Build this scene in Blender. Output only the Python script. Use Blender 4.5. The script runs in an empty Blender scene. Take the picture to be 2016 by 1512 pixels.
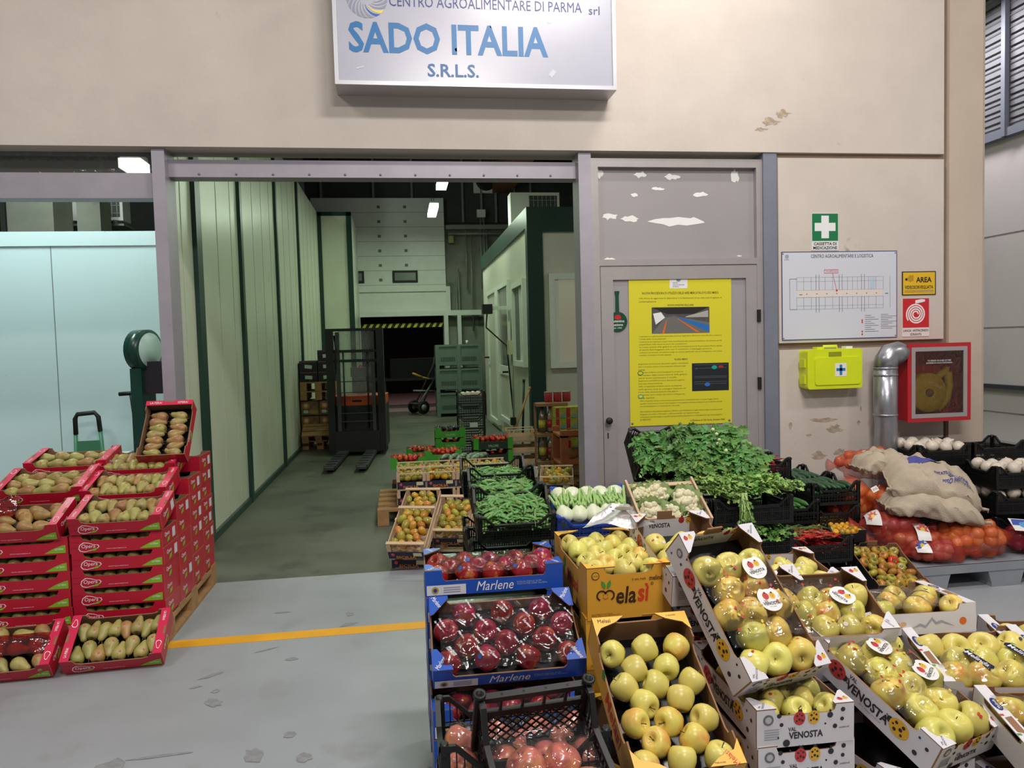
import bpy, math, random
from mathutils import Vector, Matrix, Euler
random.seed(7)
R=math.radians
S=bpy.context.scene
COL=S.collection
# ------------------------------------------------------------------ camera
cd=bpy.data.cameras.new('camera'); cam=bpy.data.objects.new('camera',cd); COL.objects.link(cam)
cd.sensor_fit='HORIZONTAL'; cd.sensor_width=36; cd.lens=1500/2016*36; cd.clip_start=.05; cd.clip_end=200
def cam_matrix(yaw,pitch,roll,h):
    fw=Vector((math.sin(yaw)*math.cos(pitch),math.cos(yaw)*math.cos(pitch),-math.sin(pitch)))
    r0=Vector((math.cos(yaw),-math.sin(yaw),0)); u0=r0.cross(fw)
    r=r0*math.cos(roll)+u0*math.sin(roll); u=-r0*math.sin(roll)+u0*math.cos(roll)
    m=Matrix((r,u,-fw)).transposed().to_4x4(); m.translation=(0,0,h); return m
cam.matrix_world=cam_matrix(R(8.2),R(3.0),R(-1.55),1.56)
S.camera=cam
# ------------------------------------------------------------------ world, lamps, exposure
w=bpy.data.worlds.new('world'); S.world=w; w.use_nodes=True
w.node_tree.nodes['Background'].inputs[0].default_value=(1,.96,.92,1)
w.node_tree.nodes['Background'].inputs[1].default_value=.20
S.view_settings.view_transform='Standard'; S.view_settings.look='None'
S.view_settings.exposure=-.12; S.view_settings.gamma=1; S.view_settings.use_curve_mapping=False
def area(name,loc,tgt,sx,sy,power,col):
    l=bpy.data.lights.new(name,'AREA'); l.shape='RECTANGLE'; l.size=sx; l.size_y=sy; l.energy=power; l.color=col
    o=bpy.data.objects.new(name,l); COL.objects.link(o); o.location=loc
    o.rotation_euler=(Vector(tgt)-Vector(loc)).to_track_quat('-Z','Y').to_euler(); return o
WARM=(1,.95,.895)
# hall luminaires over the gallery
area('hall_lamp',(2.1,4.2,5.1),(2.1,4.6,0),.9,.2,44,WARM)
area('hall_lamp',(6.2,1.8,5.6),(5.2,3.6,0),1.4,.4,120,WARM)
area('hall_lamp',(1.6,1.4,5.6),(1.6,3.0,0),1.4,.4,150,WARM)
area('hall_lamp',(-3.2,1.4,5.6),(-3.0,3.2,0),1.4,.4,92,WARM)
area('hall_lamp',(1.0,-2.2,5.6),(1.0,2.5,0.5),1.4,.4,190,WARM)
# fluorescent battens inside the warehouse unit
GRN=(.75,1,.68)
for yy,pw in ((7.4,34),(10.2,30),(12.9,34),(15.6,44)):
    area('batten_light',(.75,yy,4.22),(.55,yy,0),.12,1.1,pw,GRN)
area('bay_light',(-3.4,6.4,4.2),(-3.3,6.9,0),.12,1.1,85,(.88,1,.97))
area('bay_rear_fill',(-4.2,9.4,5.2),(-4.2,11.5,3),.3,1.2,55,(.9,1,.95))  # added fill, no fixture: lifts the pillars and struts behind the blue panel
area('passage_fill',(5.2,7.2,4.7),(5.4,6.6,0),.3,1.2,55,(1,.95,.95))  # added fill, no fixture: brightens the passage wall and louvre
area('dock_light',(.6,21,4.0),(.6,21,0),1,.3,30,(1,.75,.72))
# ------------------------------------------------------------------ helpers
def lin(c):
    if isinstance(c,str):
        c=c.lstrip('#'); c=[int(c[i:i+2],16)/255 for i in (0,2,4)]
        c=[x/12.92 if x<=.04045 else ((x+.055)/1.055)**2.4 for x in c]
    return (c[0],c[1],c[2],1)
MATS={}
def mat(name,col=None,rough=.55,metal=0,var=0,scale=6,bump=0,bscale=None,rnd=0,col2=None,spec=.5,coat=0,emit=0,alpha=1,trans=0,spots=None):
    if name in MATS: return MATS[name]
    m=bpy.data.materials.new(name); m.use_nodes=True; nt=m.node_tree; N=nt.nodes; L=nt.links
    b=N['Principled BSDF']; c=lin(col)
    b.inputs['Base Color'].default_value=c; b.inputs['Roughness'].default_value=rough; b.inputs['Metallic'].default_value=metal
    b.inputs['Specular IOR Level'].default_value=spec; b.inputs['Coat Weight'].default_value=coat
    b.inputs['Alpha'].default_value=alpha; b.inputs['Transmission Weight'].default_value=trans
    if emit:
        b.inputs['Emission Color'].default_value=c; b.inputs['Emission Strength'].default_value=emit
    out=None; tc=None
    def coord():
        nonlocal tc
        if tc is None:
            tc=N.new('ShaderNodeTexCoord')
        return tc.outputs['Object']
    if var or col2:
        n=N.new('ShaderNodeTexNoise'); n.inputs['Scale'].default_value=scale; n.inputs['Detail'].default_value=5; n.inputs['Roughness'].default_value=.6
        L.new(coord(),n.inputs['Vector'])
        r=N.new('ShaderNodeValToRGB'); r.color_ramp.elements[0].position=.32; r.color_ramp.elements[1].position=.68
        if col2: c0,c1=c,lin(col2)
        else:
            c0=tuple(x*(1-var) for x in c[:3])+(1,); c1=tuple(min(1,x*(1+var)) for x in c[:3])+(1,)
        r.color_ramp.elements[0].color=c0; r.color_ramp.elements[1].color=c1
        L.new(n.outputs['Fac'],r.inputs['Fac']); out=r.outputs['Color']
    if spots:
        sc,lo,hi,sco=spots
        n=N.new('ShaderNodeTexNoise'); n.inputs['Scale'].default_value=sc; n.inputs['Detail'].default_value=7; n.inputs['Roughness'].default_value=.62
        L.new(coord(),n.inputs['Vector'])
        mr=N.new('ShaderNodeMapRange'); mr.inputs[1].default_value=lo; mr.inputs[2].default_value=hi
        L.new(n.outputs['Fac'],mr.inputs[0])
        mx=N.new('ShaderNodeMix'); mx.data_type='RGBA'; L.new(mr.outputs[0],mx.inputs[0])
        if out: L.new(out,mx.inputs[6])
        else: mx.inputs[6].default_value=c
        mx.inputs[7].default_value=lin(sco); out=mx.outputs[2]
    if rnd:
        oi=N.new('ShaderNodeObjectInfo'); mr=N.new('ShaderNodeMapRange'); mr.inputs[3].default_value=1-rnd; mr.inputs[4].default_value=1+rnd
        L.new(oi.outputs['Random'],mr.inputs[0]); hs=N.new('ShaderNodeHueSaturation'); L.new(mr.outputs[0],hs.inputs['Value'])
        mr2=N.new('ShaderNodeMapRange'); mr2.inputs[3].default_value=.5-rnd*.12; mr2.inputs[4].default_value=.5+rnd*.12
        mu=N.new('ShaderNodeMath'); mu.operation='FRACT'; m7=N.new('ShaderNodeMath'); m7.operation='MULTIPLY'; m7.inputs[1].default_value=7.31
        L.new(oi.outputs['Random'],m7.inputs[0]); L.new(m7.outputs[0],mu.inputs[0]); L.new(mu.outputs[0],mr2.inputs[0]); L.new(mr2.outputs[0],hs.inputs['Hue'])
        if out: L.new(out,hs.inputs['Color'])
        else: hs.inputs['Color'].default_value=c
        out=hs.outputs['Color']
    if out: L.new(out,b.inputs['Base Color'])
    if bump:
        n=N.new('ShaderNodeTexNoise'); n.inputs['Scale'].default_value=bscale or scale*3; n.inputs['Detail'].default_value=4
        L.new(coord(),n.inputs['Vector'])
        bp=N.new('ShaderNodeBump'); bp.inputs['Strength'].default_value=bump; bp.inputs['Distance'].default_value=.01
        L.new(n.outputs['Fac'],bp.inputs['Height']); L.new(bp.outputs['Normal'],b.inputs['Normal'])
    MATS[name]=m; return m
def film_mat(name,tint=(1,1,1),gloss=.10,rough=.08,opac=.03,ocol='#ffffff'):
    if name in MATS: return MATS[name]
    m=bpy.data.materials.new(name); m.use_nodes=True; nt=m.node_tree; N=nt.nodes; L=nt.links; N.clear()
    o=N.new('ShaderNodeOutputMaterial'); t=N.new('ShaderNodeBsdfTransparent'); t.inputs[0].default_value=(*tint,1)
    g=N.new('ShaderNodeBsdfGlossy'); g.inputs['Roughness'].default_value=rough
    f=N.new('ShaderNodeFresnel'); f.inputs[0].default_value=1.45
    a=N.new('ShaderNodeMath'); a.operation='ADD'; a.inputs[1].default_value=gloss; a.use_clamp=True; L.new(f.outputs[0],a.inputs[0])
    mx=N.new('ShaderNodeMixShader'); L.new(a.outputs[0],mx.inputs[0]); L.new(t.outputs[0],mx.inputs[1]); L.new(g.outputs[0],mx.inputs[2])
    d=N.new('ShaderNodeBsdfDiffuse'); d.inputs[0].default_value=lin(ocol); m2=N.new('ShaderNodeMixShader'); m2.inputs[0].default_value=opac
    L.new(mx.outputs[0],m2.inputs[1]); L.new(d.outputs[0],m2.inputs[2])
    n=N.new('ShaderNodeTexNoise'); n.inputs['Scale'].default_value=26; n.inputs['Detail'].default_value=2; n.inputs['Distortion'].default_value=1.2
    tc=N.new('ShaderNodeTexCoord'); L.new(tc.outputs['Object'],n.inputs['Vector'])
    bp=N.new('ShaderNodeBump'); bp.inputs['Strength'].default_value=.5; bp.inputs['Distance'].default_value=.01
    L.new(n.outputs['Fac'],bp.inputs['Height']); L.new(bp.outputs['Normal'],g.inputs['Normal'])
    L.new(m2.outputs[0],o.inputs[0]); MATS[name]=m; return m
class MB:
    def __init__(s): s.v=[]; s.f=[]; s.m=[]; s.sm=[]
    def add(s,v,f,m=0,smooth=False,M=None):
        o=len(s.v)
        s.v+= [tuple(M@Vector(p)) for p in v] if M else [tuple(p) for p in v]
        for q in f: s.f.append(tuple(o+i for i in q)); s.m.append(m); s.sm.append(smooth)
        return s
    def box(s,x0,x1,y0,y1,z0,z1,m=0,M=None):
        v=[(x0,y0,z0),(x1,y0,z0),(x1,y1,z0),(x0,y1,z0),(x0,y0,z1),(x1,y0,z1),(x1,y1,z1),(x0,y1,z1)]
        return s.add(v,[(0,3,2,1),(4,5,6,7),(0,1,5,4),(1,2,6,5),(2,3,7,6),(3,0,4,7)],m,False,M)
    def cbox(s,c,size,m=0,M=None):
        return s.box(c[0]-size[0]/2,c[0]+size[0]/2,c[1]-size[1]/2,c[1]+size[1]/2,c[2]-size[2]/2,c[2]+size[2]/2,m,M)
    def bar(s,a,b,wx,wy,m=0):
        a=Vector(a); b=Vector(b); q=(b-a).to_track_quat('Z','Y').to_matrix().to_4x4(); q.translation=a
        return s.box(-wx/2,wx/2,-wy/2,wy/2,0,(b-a).length,m,q)
    def prism(s,pts,t,m=0,mside=None,mback=None,M=None):
        # polygon in local xy extruded from z=0 (back) to z=t (front)
        n=len(pts); v=[(p[0],p[1],0) for p in pts]+[(p[0],p[1],t) for p in pts]
        o=len(s.v); s.add(v,[],m,False,M)
        def F(q,mm): s.f.append(tuple(o+i for i in q)); s.m.append(mm); s.sm.append(False)
        F(tuple(range(n,2*n)),m); F(tuple(range(n-1,-1,-1)),m if mback is None else mback)
        for i in range(n):
            j=(i+1)%n; F((i,j,n+j,n+i),m if mside is None else mside)
        return s
    def poly(s,pts,m=0,M=None): return s.add(pts,[tuple(range(len(pts)))],m,False,M)
    def tube(s,path,r,n=8,m=0,cap=True,smooth=True,M=None):
        path=[Vector(p) for p in path]; k=len(path); v=[]; f=[]
        rs=r if isinstance(r,(list,tuple)) else [r]*k
        prev=None
        for i,p in enumerate(path):
            t=(path[min(i+1,k-1)]-path[max(i-1,0)]).normalized()
            if prev is None:
                a=t.orthogonal().normalized()
            else:
                a=(prev-t*prev.dot(t))
                a=a.normalized() if a.length>1e-6 else t.orthogonal().normalized()
            prev=a; b=t.cross(a)
            for j in range(n):
                q=2*math.pi*j/n; v.append(p+(a*math.cos(q)+b*math.sin(q))*rs[i])
        for i in range(k-1):
            for j in range(n):
                jj=(j+1)%n; f.append((i*n+j,i*n+jj,(i+1)*n+jj,(i+1)*n+j))
        if cap:
            f.append(tuple(range(n-1,-1,-1))); f.append(tuple((k-1)*n+j for j in range(n)))
        return s.add(v,f,m,smooth,M)
    def lathe(s,prof,n=16,m=0,M=None,fn=None,smooth=True):
        v=[];f=[];k=len(prof)
        for i,(r,z) in enumerate(prof):
            for j in range(n):
                a=2*math.pi*j/n; p=Vector((r*math.cos(a),r*math.sin(a),z))
                if fn: p=fn(p,a,i)
                v.append(p)
        for i in range(k-1):
            for j in range(n):
                jj=(j+1)%n; f.append((i*n+j,i*n+jj,(i+1)*n+jj,(i+1)*n+j))
        f.append(tuple(range(n-1,-1,-1))); f.append(tuple((k-1)*n+j for j in range(n)))
        return s.add(v,f,m,smooth,M)
    def ball(s,c,r,nu=12,nv=8,m=0,sc=(1,1,1),M=None):
        v=[];f=[]
        for i in range(nv+1):
            th=math.pi*i/nv
            for j in range(nu):
                ph=2*math.pi*j/nu
                v.append((c[0]+r*sc[0]*math.sin(th)*math.cos(ph),c[1]+r*sc[1]*math.sin(th)*math.sin(ph),c[2]-r*sc[2]*math.cos(th)))
        for i in range(nv):
            for j in range(nu):
                jj=(j+1)%nu; f.append((i*nu+j,i*nu+jj,(i+1)*nu+jj,(i+1)*nu+j))
        return s.add(v,f,m,True,M)
    def grid(s,fn,nu,nv,m=0,smooth=True,M=None):
        v=[fn(i/nu,j/nv) for j in range(nv+1) for i in range(nu+1)]
        f=[(j*(nu+1)+i,j*(nu+1)+i+1,(j+1)*(nu+1)+i+1,(j+1)*(nu+1)+i) for j in range(nv) for i in range(nu)]
        return s.add(v,f,m,smooth,M)
    def mesh(s,name,mats):
        me=bpy.data.meshes.new(name); me.from_pydata(s.v,[],s.f)
        for a in (mats if isinstance(mats,(list,tuple)) else [mats]): me.materials.append(a)
        me.polygons.foreach_set('material_index',s.m); me.polygons.foreach_set('use_smooth',s.sm); me.update(); return me
CACHE={}
def cmesh(key,fn,mats=None):
    if key not in CACHE:
        b=fn(); CACHE[key]=b if isinstance(b,bpy.types.Mesh) else b.mesh(str(key),mats)
    return CACHE[key]
def link(name,me,parent=None,M=None):
    o=bpy.data.objects.new(name,me); COL.objects.link(o)
    if parent is not None: o.parent=parent
    if M is not None: o.matrix_basis=M
    return o
def obj(name,mb,mats,parent=None,M=None): return link(name,mb.mesh(name,mats),parent,M)
def tag(o,label,cat,group=None):
    o['label']=label; o['category']=cat
    if group: o['group']=group
    return o
def thing(name,label,cat,M=None,group=None):
    return tag(link(name,None,None,M if M is not None else Matrix()),label,cat,group)
def struct(name,mb,mats,parent=None):
    o=obj(name,mb,mats,parent)
    if parent is None: o['kind']='structure'
    return o
def T(x=0,y=0,z=0): return Matrix.Translation((x,y,z))
def RX(a): return Matrix.Rotation(R(a),4,'X')
def RY(a): return Matrix.Rotation(R(a),4,'Y')
def RZ(a): return Matrix.Rotation(R(a),4,'Z')
def SC(x,y,z): return Matrix.Diagonal((x,y,z,1))
FRONT=RX(90); RIGHT=RZ(90)@RX(90); LEFT=RZ(-90)@RX(90); BACK=RZ(180)@RX(90)
# lettering: font curve -> mesh normalised to a unit box, placed with centre at M, fitted to w x h
FC={}
def text_mesh(s,mt,bold=0,shear=0):
    k=(s,mt.name,bold,shear)
    if k in FC: return FC[k]
    c=bpy.data.curves.new('lettering','FONT'); c.body=s; c.offset=bold; c.shear=shear; c.resolution_u=2
    t=bpy.data.objects.new('tmp_letters',c); COL.objects.link(t)
    dg=bpy.context.evaluated_depsgraph_get(); me=bpy.data.meshes.new_from_object(t.evaluated_get(dg))
    bpy.data.objects.remove(t); bpy.data.curves.remove(c)
    xs=[v.co.x for v in me.vertices]; ys=[v.co.y for v in me.vertices]
    x0,x1,y0,y1=min(xs),max(xs),min(ys),max(ys)
    me.transform(SC(1/(x1-x0),1/(y1-y0),1)@T(-(x0+x1)/2,-(y0+y1)/2,0))
    me.materials.clear(); me.materials.append(mt); FC[k]=me; return me
PRT={}   # printed surface of a thing: its prints become sub-parts of that part
def letters(s,w,h,mt,parent,M,bold=0,shear=0,name='lettering'):
    return link(name,text_mesh(s,mt,bold,shear),PRT.get(parent,parent),M@SC(w,h,1))
def flat(name,pts,mt,parent,M,t=0.0):
    mb=MB()
    if t: mb.prism(pts,t)
    else: mb.poly([(p[0],p[1],0) for p in pts])
    return obj(name,mb,mt,PRT.get(parent,parent),M)
def cflat(key,name,pts,mt,parent,M):
    return link(name,cmesh(('flat',key,mt.name),lambda:MB().poly([(p[0],p[1],0) for p in pts]),mt),PRT.get(parent,parent),M)
def rect(w,h): return [(-w/2,-h/2),(w/2,-h/2),(w/2,h/2),(-w/2,h/2)]
def disc(r,n=20,rx=1,ry=1): return [(r*rx*math.cos(2*math.pi*i/n),r*ry*math.sin(2*math.pi*i/n)) for i in range(n)]
# ================================================================== SETTING
WALL=mat('wall_plaster','#c9bfb6',.85,var=.07,scale=1.6,bump=.12,bscale=30,spots=(3.1,.70,.80,'#8f7d6a'))
COLM=mat('column_plaster','#bfb0a0',.85,var=.06,scale=2,bump=.12,bscale=30,spots=(4,.71,.78,'#75624f'))
GROOVE=mat('groove_shadow_joint','#8d7a69',.9,var=.1)
STEEL=mat('painted_steel_grey','#a29da8',.45,metal=.25,var=.06,scale=5,spots=(9,.72,.8,'#6f6a72'))
STEELD=mat('painted_steel_blue','#7d8190',.5,metal=.2,var=.06,scale=5)
ALU=mat('aluminium_frame','#aca6a6',.4,metal=.35,var=.04,scale=8)
DOORG=mat('door_sheet_grey','#a19c9e',.35,metal=.1,var=.03,scale=2)
FLOOR=mat('floor_paint_grey','#989ca2',.42,var=.09,scale=1.3,bump=.03,bscale=14,spots=(2.3,.58,.72,'#8d8d90'))
FLOORI=mat('floor_concrete_dark','#5c5e52',.6,var=.22,scale=1.1,bump=.08,bscale=10,spots=(1.8,.52,.7,'#3f4138'))
FLOORD=mat('floor_dock','#a8928f',.7,var=.1,scale=2)
YEL=mat('line_paint_yellow','#e2a320',.5,var=.06,scale=4,spots=(14,.66,.74,'#a98a45'))
PANG=mat('cold_room_panel','#d3d8c4',.32,var=.06,scale=1.2,spots=(2.6,.66,.78,'#a8ae9a'))
PANB=mat('cold_room_panel_blue','#c3dcdf',.22,var=.03,scale=.8,spots=(3.3,.70,.77,'#8a9796'))
DGRN=mat('dark_green_trim','#16382f',.35,var=.1,scale=4)
CABW=mat('cabin_panel','#c9c7b9',.45,var=.05,scale=2)
WHITE=mat('white_enamel','#dfe3dc',.4,var=.03)
CORR=mat('dark_cladding','#3a3f3b',.7,var=.15,scale=3)
CONC=mat('bare_concrete','#8d9184',.8,var=.18,scale=1.5,bump=.1,spots=(2.2,.6,.75,'#4e5148'))
BLACK=mat('matt_black','#0b0b0c',.6)
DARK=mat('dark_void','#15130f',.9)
WOODB=mat('roof_timber','#6e4630',.6,var=.15,scale=3)
GLASS=film_mat('window_glass',(.93,.96,.95),.06,.03,.02)
b=MB().box(-9,9,-4,5.32,-.05,0); floor=struct('floor',b,FLOOR)
b=MB().box(-9,6.4,5.32,18.6,-.05,-.002); struct('floor_inside',b,FLOORI)
b=MB().box(-3,5,18.6,26,-.05,0); struct('floor_dock',b,FLOORD)
b=MB().box(6.4,12,5.32,18.6,-.05,-.001); struct('floor_passage',b,FLOOR)
b=MB().box(-6,2.85,4.18,4.285,0,.002); struct('trim_1',b,YEL)
# tyre scuffs and dropped stains lying on the painted floor
SCUFF=mat('floor_scuff','#86878b',.7,var=.2,scale=30)
rnd=random.Random(3)
for i,(x,y,sx,sy,a) in enumerate([(-.88,3.48,.03,.055,40),(-1.15,3.0,.05,.06,0),(-.62,2.98,.035,.06,10),(-.42,2.93,.03,.035,0),(-.5,3.12,.025,.03,0),(-.98,3.05,.11,.012,3),(-.96,3.78,.06,.014,35),(-.35,4.5,.025,.03,0),(-.82,2.68,.09,.014,8),(-.05,2.58,.09,.02,12),(-1.0,3.66,.03,.01,15),(-.6,3.9,.03,.02,0),(-.75,4.62,.05,.012,0),(.05,2.75,.025,.02,0),(-.35,4.33,.05,.02,20),(-.9,3.6,.02,.02,0),(-.75,4.05,.06,.008,25),(-.7,2.4,.1,.02,5)]):
    n=14; pts=[(sx*math.cos(2*math.pi*k/n)*(1+rnd.uniform(-.3,.25)),sy*math.sin(2*math.pi*k/n)*(1+rnd.uniform(-.3,.25))) for k in range(n)]
    flat('scuff_mark',pts,SCUFF,floor,T(x,y,.0016)@RZ(a))
# front wall
W=5.3
b=MB().box(-9,4.105,W,W+.28,2.905,7); struct('wall_front',b,WALL)
wm=struct('wall_front_lower',MB().box(2.77,4.105,W,W+.28,0,1.462).box(2.77,4.105,W,W+.28,1.512,2.865),WALL)
struct('wall_front_joint',MB().box(2.765,4.16,W+.035,W+.27,0,7),GROOVE)
b=MB()
pr=[(4.15,W),(4.43,W),(4.455,W+.01),(4.47,W+.035),(4.47,W+.5),(4.15,W+.5)]
b.prism([(p[0],p[1]) for p in pr],7); struct('wall_column',b,COLM)
# dirt on lower wall
DIRT=mat('wall_dirt','#ac9a88',.9,var=.3,scale=25)
for (x,z,sx,sz) in [(3.12,.93,.1,.018),(3.2,.86,.07,.03),(3.08,.66,.06,.04),(3.25,.68,.07,.035),(3.0,.82,.02,.012),(2.85,.9,.012,.03),(3.4,.9,.015,.02),(3.42,1.0,.01,.02)]:
    n=16; pts=[(sx*math.cos(2*math.pi*k/n)*(1+rnd.uniform(-.5,.3)),sz*math.sin(2*math.pi*k/n)*(1+rnd.uniform(-.5,.3))) for k in range(n)]
    flat('dirt_mark',pts,DIRT,wm,T(x,W-.0012,z)@FRONT)
for (x,z,sx,sz) in [(2.82,3.18,.05,.03),(2.72,3.12,.08,.03),(2.64,3.07,.05,.015)]:
    n=18; pts=[(sx*math.cos(2*math.pi*k/n)*(1+rnd.uniform(-.6,.3)),sz*math.sin(2*math.pi*k/n)*(1+rnd.uniform(-.6,.3))) for k in range(n)]
    flat('dirt_mark',pts,DIRT,bpy.data.objects['wall_front'],T(x,W-.0012,z)@FRONT)
# posts, header, transom
def post(name,x0,x1,y0,y1,z1,m=STEEL):
    return struct(name,MB().box(x0,x1,y0,y1,0,z1),m)
post('trim_2',-1.572,-1.492,5.33,5.56,2.905)
post('trim_3',1.284,1.375,5.33,5.52,2.905)
post('trim_4',2.66,2.765,5.31,5.5,2.905,STEELD)
h=struct('trim_5',MB().box(-1.492,1.284,5.42,5.56,2.735,2.85),STEEL)
for x in [-1.3+.24*i for i in range(11)]:
    obj('bolt',MB().lathe([(.008,0),(.008,.005),(.005,.008)],8),STEELD,h,T(x,5.42,2.755)@FRONT)
struct('trim_6',MB().box(-9,-1.572,5.42,5.56,2.595,2.76),STEEL)
struct('window_1',MB().box(-9,-1.572,5.46,5.465,2.76,2.905),film_mat('dusty_glass',(.55,.57,.55),.08,.1,.35,'#6f706a'))
# personnel door with transom
fr=MB().box(1.375,1.425,5.33,5.42,0,2.86).box(2.615,2.66,5.33,5.42,0,2.86).box(1.425,2.615,5.33,5.42,2.8,2.86).box(1.425,2.615,5.33,5.42,2.1,2.145)
d=struct('door_1',fr,ALU)
tp=obj('transom_panel',MB().box(1.425,2.615,5.375,5.4,2.145,2.8),DOORG,d)
lf=MB().box(1.43,1.52,5.335,5.385,.02,2.095).box(2.53,2.615,5.335,5.385,.02,2.095).box(1.52,2.53,5.335,5.385,2.0,2.095).box(1.52,2.53,5.335,5.385,.02,.14)
leaf=obj('door_leaf',lf,ALU,d)
obj('door_panel',MB().box(1.52,2.53,5.352,5.375,.14,2.0),DOORG,d)
for z in (1.22,1.72): obj('hinge',MB().box(2.612,2.635,5.315,5.345,z-.045,z+.045),BLACK,d)
k=obj('door_knob',MB().lathe([(.008,0),(.008,.025),(.024,.03),(.026,.045),(.015,.055)],14),BLACK,d,T(1.462,5.335,.99)@FRONT)
obj('keyhole_plate',MB().box(1.457,1.465,5.331,5.336,.86,.9),BLACK,d)
PAPER=mat('torn_white_paper','#e9e9e6',.8)
SCR=[(1.45,2.76,.025,.03),(1.75,2.755,.045,.022),(1.99,2.74,.06,.022),(2.47,2.745,.035,.045),(1.88,2.655,.045,.012),(1.705,2.61,.028,.012),(2.2,2.615,.06,.018),(1.52,2.46,.055,.025),(1.67,2.44,.065,.022),(2.03,2.42,.21,.038),(1.51,2.153,.04,.01),(2.5,2.165,.02,.005)]
for (x,z,sx,sz) in SCR:
    n=16; pts=[(sx*math.cos(2*math.pi*k/n)*(1+rnd.uniform(-.3,.2)),sz*math.sin(2*math.pi*k/n)*(1+rnd.uniform(-.45,.3))) for k in range(n)]
    flat('paper_scrap',pts,PAPER,d,T(x,5.3735,z)@FRONT)
# ------------------------------------------------------------------ inside: left cold-room wall
w=struct('wall_left',MB().box(-1.72,-1.6,5.9,16,0,4.33),PANG)
SEAM=mat('panel_seam','#b0b7a4',.6)
y=6.05
while y<16:
    obj('panel_seam',MB().box(-1.6,-1.597,y,y+.008,0,4.33),SEAM,w); y+=.575
for y0,wd in ((6.36,.16),(8.1,.1),(10.45,.09),(12.7,.1)):
    s_=obj('cover_strip',MB().box(-1.6,-1.565,y0,y0+wd,0,4.33),DGRN,w)
obj('skirting_channel',MB().box(-1.6,-1.57,5.9,16,0,.06),DGRN,w)
w=struct('wall_block',MB().box(-1.6,-.93,16,18.5,0,4.33),PANG)
obj('corner_strip',MB().box(-1.02,-.92,15.985,16.1,0,4.33),DGRN,w)
obj('corner_strip',MB().box(-1.6,-1.52,15.985,16,0,4.33),DGRN,w)
obj('top_strip',MB().box(-1.6,-.92,15.985,16.02,4.26,4.34),DGRN,w)
# back wall with dock opening
w=struct('wall_back',MB().box(-9,-1.0,18.5,18.7,0,7).box(1.03,6.4,18.5,18.7,0,4.45).box(-1.0,1.03,18.5,18.7,2.3,7).box(1.03,6.4,18.5,18.7,4.45,7,1),[CONC,CORR])
obj('cladding',MB().box(-9,6.4,18.46,18.5,5.06,7).box(1.2,6.4,18.46,18.5,4.5,5.06),CORR,w)
for x in (-1.75,-.55,.35,1.55,2.0,2.35,2.8,3.2):
    obj('wall_strut',MB().box(x,x+.05,18.38,18.46,4.5 if x>1.2 else 5.06,7),mat('strut_grey','#7d857f',.5),w)
dd=struct('door_2',MB().box(-1.96,1.11,18.3,18.42,2.95,5.06),WHITE)
for i,z in enumerate([3.02+.34*k for k in range(6)]):
    obj('door_rib',MB().box(-1.96,1.11,18.296,18.3,z,z+.012),mat('rib_shadow','#a9b0a5',.5),dd)
    for x in (-.45,.16):
        obj('hinge_plate',MB().box(x,x+.07,18.28,18.3,z+.1,z+.16),mat('hinge_grey','#6a716b',.5),dd)
for x0,x1 in ((-1.35,-.8),(-.14,.45)):
    f_=obj('door_window',MB().box(x0,x1,18.27,18.3,3.08,3.36).box(x0+.05,x1-.05,18.265,18.27,3.13,3.31,1),[BLACK,mat('window_pane_grey','#737c76',.2)],dd)
tr=struct('trim_7',MB().box(-1.0,1.2,18.2,18.3,2.86,2.97).box(-1.0,1.2,18.2,18.3,2.4,2.5).box(-1.0,-.92,18.2,18.3,2.5,2.86).box(1.1,1.2,18.2,18.3,2.5,2.86),WHITE)
obj('frame_sheet',MB().box(-.92,1.1,18.25,18.28,2.5,2.86),WHITE,tr)
struct('trim_8',MB().box(-1.0,1.95,18.15,18.3,2.28,2.4),WHITE)
struct('trim_9',MB().box(1.03,1.13,18.15,18.3,0,2.28).box(1.35,1.44,18.15,18.3,0,2.28).box(-1.0,-.92,18.15,18.3,0,2.28),WHITE)
hz=struct('trim_10',MB().box(-.92,1.03,18.4,18.45,2.02,2.12),BLACK)
HY=mat('hazard_yellow','#d3cf3a',.5)
for i in range(13):
    x=-.9+.15*i; flat('hazard_stripe',[(0,0),(.07,0),(.13,.1),(.06,.1)],HY,hz,T(x,18.398,2.02)@FRONT)
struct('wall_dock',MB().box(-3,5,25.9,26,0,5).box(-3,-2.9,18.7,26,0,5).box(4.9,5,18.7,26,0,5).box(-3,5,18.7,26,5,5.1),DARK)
struct('ceiling',MB().box(-9,6.4,5.58,18.7,6.6,6.7),mat('ceiling_dark','#46403a',.8,var=.1))
struct('trim_11',MB().box(2.3,2.75,6,18.4,5.2,5.9),WOODB)
struct('wall_unit_sides',MB().box(-9.1,-9,5.3,18.7,0,7).box(6.3,6.4,5.6,18.7,0,7),CORR)
# conduits on the back wall
tray=thing('cable_tray','perforated cable tray with conduits on the concrete wall above the grey bins','cable tray',T(0,18.3,0))
PIPE=mat('conduit_grey','#8b9188',.45,metal=.2)
obj('tray',MB().box(1.15,3.2,-.06,.1,4.32,4.42),PIPE,tray)
for x,z0,z1 in ((1.62,2.9,4.3),(1.74,1.9,4.3),(1.98,2.9,4.6),(2.06,3.0,4.6),(2.12,3.1,4.3),(1.42,1.6,3.4),(1.36,1.4,3.0)):
    obj('conduit',MB().tube([(x,0,z0),(x,0,z1)],.02,8),PIPE,tray)
obj('junction_box',MB().box(1.9,2.1,-.06,.06,4.6,4.78),WHITE,tray)
obj('junction_box',MB().box(1.2,1.32,-.06,.06,4.0,4.16),mat('old_yellow_box','#9c9a5c',.5),tray)
obj('horizontal_pipe',MB().tube([(1.2,0,4.22),(3.0,0,4.22)],.035,8),PIPE,tray)
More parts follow.
